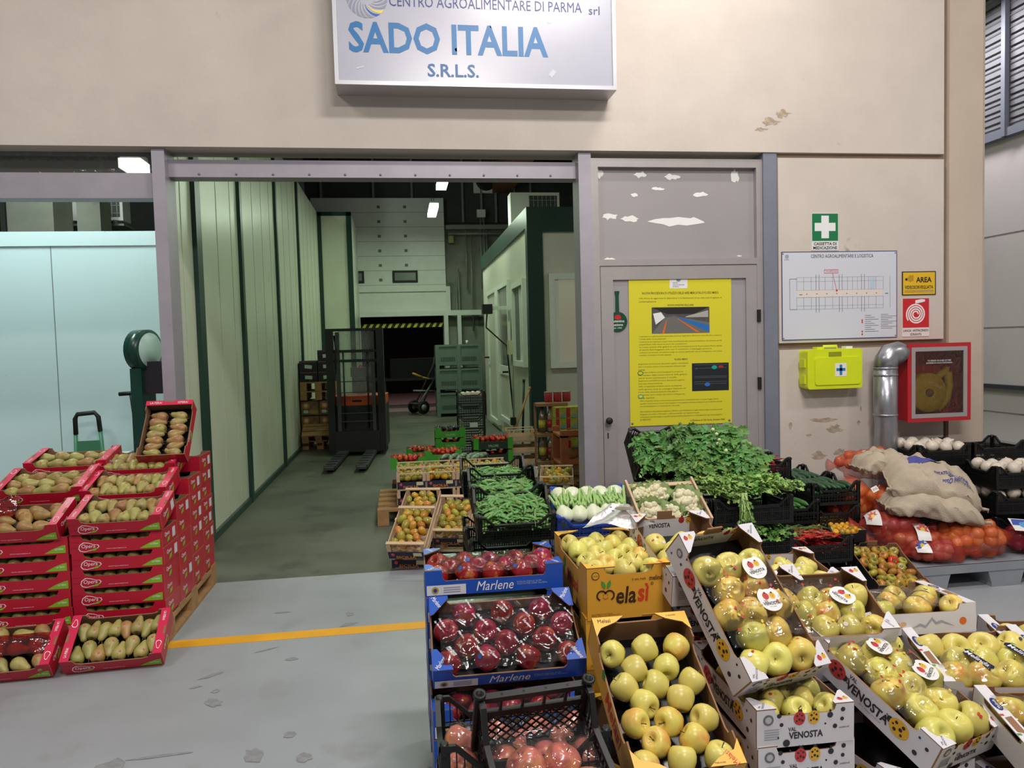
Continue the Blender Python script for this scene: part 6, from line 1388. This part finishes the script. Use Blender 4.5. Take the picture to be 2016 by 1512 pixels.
# printed flag on the dark red bag
fl=thing('bag_label','blue and white label on the dark red onion bag','label',T(3.80,4.20,.345)@RX(35)@RZ(-10)); flat('card',rect(.14,.1),STK_W,fl,Matrix(),.002); flat('blue_field',[(-.065,-.005),(.06,-.005),(.05,.045),(-.055,.045)],BB_,fl,T(0,0,.0026)); flat('sun_globe',disc(.022,14),mat('print_sky','#4a9ad0',.4),fl,T(.0,.0,.0032)); flat('gold_arc',[(.0,.018),(.03,.03),(.045,.01),(.02,.02)],STK_Y,fl,T(0,0,.0036))
JUT=mat('jute_sack','#b4a693',.9,var=.10,scale=14,bump=.5,bscale=160); INKB=mat('jute_ink','#4a4a92',.8)
TOPS={}
def sack(label,M,L,Wd,H,seed,ears=True):
    r2=random.Random(seed); ph=[r2.uniform(0,6.28) for _ in range(8)]
    def fn(u,v):
        a=u*2*math.pi; t=v*2-1
        pr=max(0,1-abs(t)**3.2)**.5; wv=(.72+.28*pr)
        x=t*L; cy=math.cos(a); sy=math.sin(a)
        y=(abs(cy)**.7)*math.copysign(1,cy)*Wd*wv; z=(abs(sy)**.8)*math.copysign(1,sy)*H*(.06+.94*pr)
        n=.012*math.sin(7*t+ph[0]+3*cy)+.010*math.sin(11*cy+ph[1]+4*t)+.008*math.sin(17*t*cy+ph[2])+.007*math.sin(19*t+9*sy+ph[3])
        z=max(z+n*pr,-H*.75); return (x,y+n*.6,z-.04*abs(t)**3)
    def top(x,y):
        t=max(-.999,min(.999,x/L)); pr=max(0,1-abs(t)**3.2)**.5; wv=(.72+.28*pr); cy=math.copysign(min(1,abs(y)/(Wd*wv))**(1/.7),y); sy=math.sqrt(max(0,1-cy*cy))
        n=.012*math.sin(7*t+ph[0]+3*cy)+.010*math.sin(11*cy+ph[1]+4*t)+.008*math.sin(17*t*cy+ph[2])+.007*math.sin(19*t+9*sy+ph[3])
        return sy**.8*H*(.06+.94*pr)+n*pr-.04*abs(t)**3
    o=thing('potato_sack',label,'sack',M,'jute sacks'); obj('sack_cloth',MB().grid(fn,44,30),JUT,o); TOPS[o.name]=top
    for s in (-1,1):
        pts=[(s*L*1.0,-Wd*.75+Wd*1.5*k/10,-.04+.004*math.sin(k*2.1)) for k in range(11)]; obj('stitched_seam',MB().tube(pts,.006,6),JUT,o)
        if ears: obj('tied_ear',MB().tube([(s*L,-Wd*.74,-.04),(s*(L+.03),-Wd*.8,-.03),(s*(L+.035),-Wd*.83,-.05)],[.012,.009,.003],6),JUT,o)
    return o
S1=T(3.36,4.44,.60)@RZ(-14)@RY(13)@RX(24); o=sack('jute potato sack with blue lettering on top of the heap',S1,.28,.19,.10,1)
def on_sack(o,txt,w_,h_,x,y,z):
    me=text_mesh(txt,INKB,.03,0).copy(); f=TOPS[o.name]
    for v in me.vertices:
        a=x+v.co.x*w_; c=y+v.co.y*h_; v.co=(a,c,f(a,c)+.006)
    link('lettering',me,o)
on_sack(o,'PATATE DI BOLOGNA',.22,.028,.08,-.03,.131); on_sack(o,'D.O.P.',.12,.035,.10,-.072,.132); on_sack(o,'PESO NETTO KG 25',.2,.026,.10,-.115,.124)
obj('blue_print',MB().grid(lambda u,v:(-.16+.2*u,.05+.06*v+.02*u,TOPS[o.name](-.16+.2*u,.05+.06*v+.02*u)+.006),8,4),INKB,o)
sack('plain jute sack below the lettered one',T(3.30,4.38,.465)@RZ(-16)@RY(9),.28,.18,.085,2)
o=sack('pale jute sack at the back with a red spot',T(3.22,4.72,.68)@RZ(-5)@RY(8),.2,.15,.08,3); flat('red_spot',disc(.012,10),RED,o,T(-.06,-.06,.095))
for i,(x,y,z) in enumerate(((3.00,4.50,.56),(3.10,4.36,.50))): 
    o=thing('sack_tag','small white paper tag tied on a jute sack neck, '+['rear','front'][i]+' one','tag',T(x,y,z)@RX(60)@RZ(20),'sack tags'); flat('paper',rect(.05,.035),STK_W,o,Matrix(),.001); letters('25 KG',.035,.012,BLK,o,T(0,0,.0016)); obj('string',MB().tube([(.025,0,0),(.05,.01,.0)],.0015,5),JUT,o)
# --- white onions in black crates at the right -----------------------------------
WON=mat('onion_white','#d8cfc4',.35,col2='#c9bca9',scale=14,rnd=.06)
def onion_crate(label,M,gname,n,seed,w=.42,d=.32,full=True):
    r2=random.Random(seed); plastic_crate(label,M,w,d,.15,group='crates of white onions',fine=.010)
    if full:
        for r_ in range(3):
            for i in range(n):
                q=link('white_onion',cmesh('won',lambda:MB().lathe([(.004,-.034),(.02,-.036),(.040,-.022),(.046,.0),(.040,.02),(.024,.034),(.009,.042),(.005,.055)],14),WON),None,M@T(-w/2+.055+(w-.11)*i/(n-1)+r2.uniform(-.008,.008),-d/2+.055+(d-.11)*r_/2,.12+r2.uniform(-.006,.014))@rand_rot(r2,70)); tag(q,where('white onion in '+gname,3,r_,i,n),'onion','white onions in '+gname)
                link('root_tuft',cmesh('wrt',lambda:MB().lathe([(.006,-.036),(.008,-.040),(.002,-.043)],8),STEM),q)
for j in range(5):
    onion_crate('black crate of white onions by the sacks, %s from the floor'%ORD[j],T(3.78,5.03,.16+.0+.155*j-.16),'the wall stack crate %s'%ORD[j],4,30+j,full=(j==4))
    if j<4: onion_crate('black crate of white onions at the right edge, %s from the floor'%ORD[j],pose(4.08,4.62,.005+.17*j,-6),'the right stack crate %s'%ORD[j],4,40+j,full=(j>=2))
    onion_crate('black crate of white onions behind the right edge stack, %s from the floor'%ORD[j],T(4.22,5.03,.0+.155*j),'the far right stack crate %s'%ORD[j],4,50+j,full=(j==3))
# ================================================================== THINGS INSIDE THE UNIT
TRB=mat('truck_black','#17171a',.45,var=.15); ORNG=mat('truck_orange','#d8552a',.4); TRG=mat('truck_grey','#3c3d42',.5,var=.2)
o=thing('pallet_stacker','black electric pallet stacker with mast and an orange cover','forklift',T(-.66,11.4,0)@RZ(-3))
obj('chassis',MB().box(-.40,.40,-.05,.75,.08,.72),TRB,o); obj('orange_cover',MB().box(-.38,.40,.0,.7,.72,.86),ORNG,o); obj('cover_slot',MB().box(-.08,.06,-.002,.0,.77,.80),BLACK,o)
for x in (-.34,-.24,.24,.34):
    pass
for s in (-1,1):
    obj('outer_mast',MB().box(s*.36-.05,s*.36+.05,-.16,-.02,.06,1.85),TRB,o)
    obj('inner_mast',MB().box(s*.25-.025,s*.25+.025,-.14,-.05,.06,1.8),TRG,o)
    obj('lift_rod',MB().tube([(s*.17,-.12,.4),(s*.17,-.12,1.5)],.012,8),TRB,o)
    fk=obj('fork',MB().box(s*.20-.075,s*.20+.075,-1.62,-.16,.045,.085).box(s*.20-.06,s*.20+.06,-1.72,-1.62,.045,.075),TRG,o)
    for k in range(5): obj('fork_tread',MB().box(s*.20-.06,s*.20+.06,-1.5+.22*k,-1.46+.22*k,.085,.092),TRB,o)
    obj('load_wheel',MB().lathe([(.04,-.04),(.045,-.03),(.045,.03),(.04,.04)],14),BLACK,o,T(s*.20,-1.55,.045)@RY(90))
    obj('drive_wheel',MB().lathe([(.08,-.03),(.09,-.02),(.09,.02),(.08,.03)],16),BLACK,o,T(s*.36,.4,.09)@RY(90))
for z in (1.83,1.52,1.38): obj('cross_bar',MB().box(-.36,.36,-.14,-.08,z-.02,z+.02),TRB,o)
for z in (.35,.5,.62,.92,1.08): obj('guard_wire',MB().box(-.24,.24,-.15,-.142,z-.006,z+.006),TRG,o)
obj('guard_screen',MB().box(-.24,.24,-.06,-.055,.86,1.82),film_mat('plexi',(.8,.84,.82),.06,.06,.06),o)
obj('fork_carriage',MB().box(-.32,.32,-.2,-.13,.06,.36),TRB,o)
obj('control_head',MB().box(-.07,.07,.55,.7,.86,1.12).box(-.16,.16,.62,.78,1.12,1.26),TRG,o); obj('stop_button',MB().lathe([(.03,0),(.03,.02),(.015,.035)],12),RED,o,T(0,.6,1.27))
obj('cable_hose',MB().tube([(-.29,-.1,1.75),(-.27,-.16,1.55),(-.28,-.14,1.3),(-.26,-.1,1.1)],.012,6),BLACK,o)
# pallet stack beside the left wall
bx=mat('dark_fruit_carton','#1d1a22',.5,var=.2,scale=12); onb=mat('onion_print_carton','#5d4030',.55,col2='#8a6a48',scale=9)
def low_pallet(name,label,M,w=.55,d=.8): return pallet(name,label,M,w,d,nb=4)
low_pallet('wooden_pallet','wooden pallet lying on the floor beside the stacker',T(-1.3,12.55,0))
low_pallet('wooden_pallet','pale pallet leaning against the carton stack beside the stacker',lip(-1.30,11.98,.12,.5,28),.5,.5)
for i in range(2):
    for j in range(2):
        M=T(-1.44+.28*i,12.5,.30+.235*j) if True else None; c=thing('onion_carton','brown carton with a round onion print, %s %s of four'%(['lower','upper'][j],['left','right'][i]),'box',M,'brown printed cartons')
        obj('carton',MB().box(-.135,.135,-.3,.3,0,.22),onb,c); flat('round_print',disc(.055,16),mat('print_salmon','#b8704a',.5),c,T(-.06,-.3015,.15)@FRONT); flat('onion_motif',disc(.03,12),mat('print_cream','#d8b890',.5),c,T(-.06,-.303,.15)@FRONT); flat('paper_label',rect(.07,.045),mat('label_green_white','#b9c9bd',.6),c,T(-.065,-.3025,.055)@FRONT); flat('onion_motif',disc(.05,9,1.6,.6),mat('print_tan','#a8855a',.5),c,T(.05,-.3015,.05)@FRONT)
low_pallet('wooden_pallet','pallet carrying the brown printed cartons',T(-1.3,12.51,.15),.55,.7)
low_pallet('wooden_pallet','lower of two pallets between brown and black cartons',T(-1.3,12.51,.772),.55,.7); 
low_pallet('wooden_pallet','upper of two pallets between brown and black cartons',T(-1.3,12.51,.914),.55,.7)
for i in range(2):
    for j in range(2+i):
        c=thing('fruit_carton','black fruit carton with a white label, %s of the %s pile'%(['bottom','second','top'][j],['left','right'][i]),'box',T(-1.44+.28*i,12.5,1.056+.165*j),'black cartons by the stacker'); obj('carton',MB().box(-.135,.135,-.3,.3,0,.16),bx,c); flat('white_label',rect(.11,.055),mat('label_green_white'),c,T(.0,-.3015,.07)@FRONT@RZ(rs.uniform(-8,8))); obj('purple_rim',MB().box(-.13,.13,-.302,-.3,.135,.158),mat('print_plum','#5a3348',.5),c)
# big grey bins
BIN=mat('bin_green_grey','#66786f',.5,var=.06)
for j in range(3):
    c=thing('bulk_bin','grey-green plastic bulk bin, %s of three stacked'%['bottom','middle','top'][j],'bin',T(1.25,17.2,.53*j),'stacked bulk bins')
    obj('body',MB().box(-.5,.5,-.4,-.37,.06,.52).box(-.5,.5,.37,.4,.06,.52).box(-.5,-.47,-.37,.37,.06,.52).box(.47,.5,-.37,.37,.06,.52).box(-.5,.5,-.4,.4,.06,.09),BIN,c)
    for x in (-.47,0,.47): obj('rib',MB().box(x-.04,x+.04,-.43,-.4,0.0,.52),BIN,c)
    for z in (.07,.48): obj('band',MB().box(-.51,.51,-.425,-.4,z,z+.045),BIN,c)
    for s in (-1,1):
        for k in range(12): link('vent_slot',cmesh('vs',lambda:MB().box(-.007,.007,-.403,-.4,0,.1),mat('slot_dark','#2a332f',.7)),c,T(s*.235-.15+.027*k,0,.15))
obj('paper_cup',MB().lathe([(.02,0),(.028,.09)],10),STK_W,c,T(.2,-.3,.52)); 
# tall stack of black crates with white onions
for j in range(6): plastic_crate('tall black crate stack inside, crate %s from the floor'%ORD[j],T(.86,9.75,.005+.162*j)@RZ(-4),.36,.28,.16,group='tall stack of black crates',fine=.03)
for i in range(4): 
    q=link('white_onion',cmesh('won',lambda:0,WON),None,T(.76+.065*i,9.72,.93)@rand_rot(rs)); tag(q,'white onion in the tall black stack, %s from left'%ORD[i],'onion','onions in the tall stack')
flatp=thing('crate_label','white paper label on the tall black crate stack','label',T(.88,9.6,.55)); flat('paper',rect(.1,.06),mat('label_green_white'),flatp,FRONT,.002)
# wooden crates at the cabin corner, broom and stick
for j in range(4): wood_crate('old wooden crate in the stack by the cabin corner, %s from the floor'%ORD[j],T(1.38,8.95,.005+.137*j),.34,.3,.13,False,'old wooden crates')
for nm,lab,a,b_,c in (('broom_handle','black broom handle leaning on the cabin wall',(1.55,9.9,.3),(1.60,10.0,1.05),TRB),('wooden_stick','light wooden stick leaning beside the broom handle',(1.40,9.6,.45),(1.66,9.95,.95),PINED)):
    o=thing(nm,lab,'stick'); obj('shaft',MB().tube([a,b_],.015,8),c,o); obj('end_cap',MB().tube([b_,tuple(Vector(b_)+(Vector(b_)-Vector(a)).normalized()*.04)],.018,8),c,o); obj('foot',MB().tube([tuple(Vector(a)-(Vector(b_)-Vector(a)).normalized()*(a[2]/((b_[2]-a[2])/(Vector(b_)-Vector(a)).length))),a],.014,8),c,o)
# cartons, cans and bottles by the post
CAN=mat('can_label_red','#b0313a',.3,var=.2,scale=20); CANY=mat('can_label_yellow','#c9b94a',.35,col2='#7a9a3a',scale=14); 
for i in range(3):
    c=thing('food_tin','red tin can in shrink wrap on top, %s from left'%ORD[i],'can',T(1.54+.1*i,8.0,.93),'tins on the pile'); obj('can_body',MB().lathe([(.04,0),(.044,.006),(.044,.10),(.04,.106)],16),CAN,c); obj('rim',MB().lathe([(.045,.10),(.045,.108),(.04,.11)],16),PIPE,c)
k=0
for j in range(4):
    for i in range(3):
        c=thing('food_box','small yellow and red food packet, column %s, layer %s'%(ORD[i],ORD[j]),'packet',T(1.60+.115*i,7.75,.46+.11*j),'yellow food packets'); obj('packet',MB().box(-.055,.055,-.12,.12,0,.107),CANY,c); obj('red_panel',MB().box(-.056,-.02,-.121,-.12,.005,.10),CAN,c); obj('blue_panel',MB().box(.0,.05,-.121,-.12,.01,.04),mat('packet_blue','#6aa0b8',.4),c)
obj_=thing('packet_tray','closed brown carton under the yellow food packets','box',T(1.715,7.75,0)); obj('carton',MB().box(-.19,.19,-.15,.15,0,.459),KRAFT,obj_); obj('tape',MB().box(-.19,.19,-.151,-.15,.2,.25),mat('tape_tan','#b8976a',.3),obj_)
JAR=film_mat('bottle_plastic',(.85,.8,.72),.1,.08,.25,'#8a5a44')
for i in range(9):
    c=thing('bottle','wrapped sauce bottle by the door post, row %s, %s from left'%(['one','two','three'][i//3],ORD[i%3]),'bottle',T(1.45+.085*(i%3),7.9,.62-.29*(i//3)+.0),'sauce bottles by the post'); obj('bottle_body',MB().lathe([(.036,0),(.04,.01),(.04,.16),(.03,.2),(.014,.23),(.014,.25)],14),JAR,c); obj('cap',MB().lathe([(.016,.25),(.016,.272),(.004,.275)],10),RED if i%2 else BLACK,c); obj('label',MB().lathe([(.0405,.05),(.0405,.13)],14),CAN if i%3 else CANY,c)
o=thing('bottle_shelf','low carton stand behind the wrapped sauce bottles','stand',T(1.53,7.9,0)); 
for z in (.0,.29,.58): obj('board',MB().box(-.15,.15,-.1,.1,z,z+.03 if z else .04),KRAFT,o)
for s in (-1,1): obj('upright',MB().box(s*.14-.01,s*.14+.01,.06,.1,.0,.93),KRAFT,o)
obj('top_board',MB().box(-.15,.18,-.1,.12,.9,.93),KRAFT,o)
# wooden rack by the door post with melons and crates
RK=mat('rack_orange_wood','#9a5a34',.6,var=.2,scale=8)
o=thing('wooden_rack','reddish wooden rack standing just inside the door post','rack',T(1.55,6.95,0))
for x in (-.1,.5): 
    for y in (0,.4): obj('upright',MB().box(x,x+.07,y,y+.05,0,.74),RK,o)
for z in (.12,.42,.69): obj('rail',MB().box(-.1,.57,-.02,0,z,z+.05),RK,o); obj('shelf_board',MB().box(-.1,.57,0,.45,z-.02,z),RK,o)
TAN=mat('squash_tan','#c69a5c',.5,rnd=.12)
for i in range(6):
    q=link('butternut_squash',cmesh('bsq',lambda:MB().lathe([(.01,-.1),(.045,-.09),(.06,-.05),(.055,-.01),(.035,.03),(.03,.08),(.02,.1)],14),TAN),None,T(1.6+.12*(i%3)+.03,7.15+.14*(i//3)*0+.02,.20 if i<3 else .50)@RZ(40*i)@RX(78)); tag(q,'tan butternut squash on the %s rack shelf, %s from left'%('lower' if i<3 else 'upper',ORD[i%3]),'squash','squashes on the rack'); link('stem',cmesh('bss',lambda:MB().tube([(0,0,.1),(.004,0,.125)],[.012,.009],8),STEM),q)
for i in range(2): oval_crate('wooden crate of yellow tomatoes behind the pea crates, %s one'%['left','right'][i],T(1.0+.32*i,6.55,.30)@RZ(-12)@RX(8),'the crate behind the peas %s'%['left','right'][i],.28,.34,.13,seed=70+i,mats=(TOMY,TOMV))
for i in range(2): 
    for j in range(2): wood_crate('wooden crate under the yellow tomatoes, %s pile, %s from the floor'%(['left','right'][i],ORD[j]),T(1.02+.32*i,6.6,.0+.14*j)@RZ(-12),.28,.34,.13,False,'wooden tomato crates')
# hand truck and clutter in the dock opening
o=thing('sack_truck','folding sack truck with one big wheel and a yellow grip in the dock opening','hand truck',T(.45,17.6,0)@RZ(30))
obj('frame',MB().tube([(.0,0,.25),(.5,0,1.1),(.6,0,1.5)],.02,8).tube([(.0,.3,.25),(.5,.3,1.1),(.6,.3,1.5)],.02,8).tube([(.3,0,.8),(.3,.3,.8)],.015,8),TRG,o); obj('axle_arm',MB().tube([(.5,.15,.5),(-.15,.15,.55)],.02,8).tube([(0,.15,.25),(.4,.15,.75)],.018,8),PIPE,o)
for y in (-.06,.36): obj('wheel',MB().lathe([(.1,-.03),(.15,-.025),(.16,0),(.15,.025),(.1,.03)],20),BLACK,o,T(-.02,y,.165)@RX(90)); obj('hub',MB().lathe([(.07,-.032),(.07,.032)],14),PIPE,o,T(-.02,y,.165)@RX(90))
obj('toe_plate',MB().box(-.2,.0,-.02,.32,.24,.26),TRG,o); obj('yellow_grip',MB().tube([(-.15,.15,.95),(.1,.15,.85)],.025,8).tube([(.1,.15,.85),(.3,.15,.8)],.018,8),mat('grip_yellow','#c99a2a',.5),o)
o=thing('pallet_bundle','dark loaded pallet standing inside the unlit dock','pallet',T(.2,20.5,0)); obj('load',MB().box(-.5,.9,-.4,.4,.75,1.25),bx,o); obj('shelf_board',MB().box(-.9,1.4,-.4,.4,.68,.75),TRG,o)
for x in (-.7,1.2): obj('leg',MB().box(x,x+.08,-.3,.3,0,.68),TRG,o)
# air conditioners
def ac(label,M):
    o=thing('air_conditioner',label,'air conditioner',M,'air conditioner units'); obj('casing',MB().box(-.4,.4,-.16,.16,0,.56),WHITE,o); obj('grille_recess',MB().box(-.1,.36,-.163,-.16,.05,.51),mat('grille_dark','#3c423e',.6),o)
    for k in range(7): obj('grille_wire',MB().box(-.1+.07*k,-.09+.07*k,-.17,-.163,.05,.51),PIPE,o)
    for k in range(4): obj('grille_wire',MB().box(-.1,.36,-.17,-.163,.1+.11*k,.108+.11*k),PIPE,o)
    obj('pipe',MB().tube([(-.38,-.1,.05),(-.46,-.12,-.05),(-.44,-.12,-.2)],.02,8),STK_W,o)
    for x in (-.3,.3): obj('foot_rail',MB().box(x-.03,x+.03,-.2,.2,-.05,0),PIPE,o)
    return o
ac('white air conditioner unit on the roof of the cabin',T(2.22,12.4,3.43)); ac('white air conditioner unit above the pale blue panel',T(-4.32,12.0,3.5))
o=thing('wall_bracket','steel bracket carrying the left air conditioner','bracket',T(-4.3,12,0)); obj('post',MB().box(-.05,.05,.15,.25,0,3.42),PIPE,o); obj('arm',MB().box(-.4,.4,-.2,.25,3.42,3.45),PIPE,o)
o=thing('exhaust_fan','square vent with a round dark fan high on the rear cladding','fan',T(2.15,18.35,5.2)); obj('plate',MB().box(-.3,.3,.05,.1,0,.6),WHITE,o); obj('fan_ring',MB().lathe([(.25,0),(.25,.06),(.2,.06)],20),BLACK,o,T(0,.05,.3)@FRONT)
# camera and box on the cabin
o=thing('wall_camera','small dark camera on a white bracket on the cabin wall','camera',T(1.75,11.9,2.13)); obj('bracket',MB().box(-.35,0,-.04,.04,-.03,.03),WHITE,o); obj('camera_body',MB().box(-.48,-.32,-.07,.07,-.09,.06),TRB,o); obj('cable',MB().tube([(-.4,0,-.09),(-.42,0,-.3),(-.1,0,-.6),(-.03,0,-1.6)],.012,6),BLACK,o)
o=thing('switch_box','cream electrical box on a conduit along the cabin wall','electrical box',T(1.70,11.7,1.5)); obj('box',MB().box(-.06,.05,-.1,.1,-.1,.12),mat('cream_box','#cfc9a8',.5),o); obj('conduit',MB().tube([(0,0,-1.45),(0,0,-.1)],.015,6).tube([(0,0,.12),(0,0,.6)],.015,6),PIPE,o); obj('socket',MB().box(-.05,.03,-.05,.05,-1.2,-1.08),BLACK,o)
# left bay: hand truck, dial scale, T-handle
HG=mat('trolley_green','#3f7a5c',.45); 
o=thing('hand_trolley','green hand trolley with a black handle against the blue panel','trolley',T(-2.79,7.25,0)@RZ(4))
obj('handle',MB().tube([(-.1,0,.86),(-.1,0,1.0),(-.08,0,1.04),(.06,0,1.05),(.09,0,1.01),(.1,0,.88)],.02,10),BLACK,o); obj('side_tube',MB().tube([(-.1,0,.9),(-.13,0,.1)],.017,8),HG,o); obj('side_tube',MB().tube([(.1,0,.9),(.14,0,.1)],.017,8),HG,o)
obj('cross_plate',MB().box(-.11,.12,-.012,.012,.6,.8),HG,o); obj('toe_plate',MB().box(-.16,.16,-.25,0,.02,.035),HG,o)
for s in (-1,1): obj('wheel',MB().lathe([(.06,-.02),(.09,-.015),(.09,.015),(.06,.02)],16),BLACK,o,T(s*.19,.03,.09)@RY(90))
o=thing('dial_scale','dark green column scale with a round dial behind the grey post','scale',T(-2.02,6.35,0)@RZ(70))
DGS=mat('scale_green','#123c33',.3)
obj('dial_housing',MB().lathe([(.13,-.06),(.16,-.055),(.16,.055),(.13,.06)],28),DGS,o,T(0,-.02,1.59)@FRONT); obj('dial_face',MB().lathe([(.135,.061),(.135,.063)],28),mat('dial_pale','#b9d3cf',.3),o,T(0,-.02,1.59)@FRONT)
obj('column',MB().box(-.08,.08,-.05,.05,.1,1.45),DGS,o); obj('base',MB().box(-.14,.14,-.2,.16,0,.1),DGS,o); obj('weigh_box',MB().box(-.05,.08,-.3,-.05,1.25,1.5),mat('dark_violet_box','#2c2630',.5),o); obj('platform',MB().box(-.13,.13,-.19,-.05,.1,.14),PIPE,o)
o=thing('trolley_handle','black T-shaped trolley handle left of the scale column','handle',T(-2.32,6.98,0)); obj('shaft',MB().tube([(0,0,1.21),(.03,.02,.8),(.06,.05,.12)],.018,8),BLACK,o); obj('grip',MB().tube([(-.1,0,1.22),(0,0,1.225),(.1,0,1.21)],.018,8),BLACK,o); obj('brace',MB().tube([(.02,.01,.95),(.12,.02,1.06)],.008,6),BLACK,o); obj('base_plate',MB().box(-.15,.25,-.1,.2,.02,.12),TRG,o)
o=thing('white_plastic_tub','white plastic tub against the blue panel behind the pear trays','tub',T(-2.42,7.2,0)); obj('tub',MB().box(-.14,.16,-.12,.12,0,.66),WHITE,o); obj('rim',MB().box(-.15,.17,-.13,.13,.64,.68),WHITE,o); obj('grey_lid',MB().box(.02,.17,-.135,.13,.62,.7),TRG,o)
o=thing('sticker_sheet','small white sticker stuck on the blue panel','sticker',T(-2.38,7.4965,1.33)); flat('paper',[(-.05,-.02),(.03,-.03),(.055,.0),(.04,.02),(-.04,.03)],STK_W,o,FRONT,.001); flat('red_mark',disc(.012,10),RED,o,T(.02,-.002,0)@FRONT)
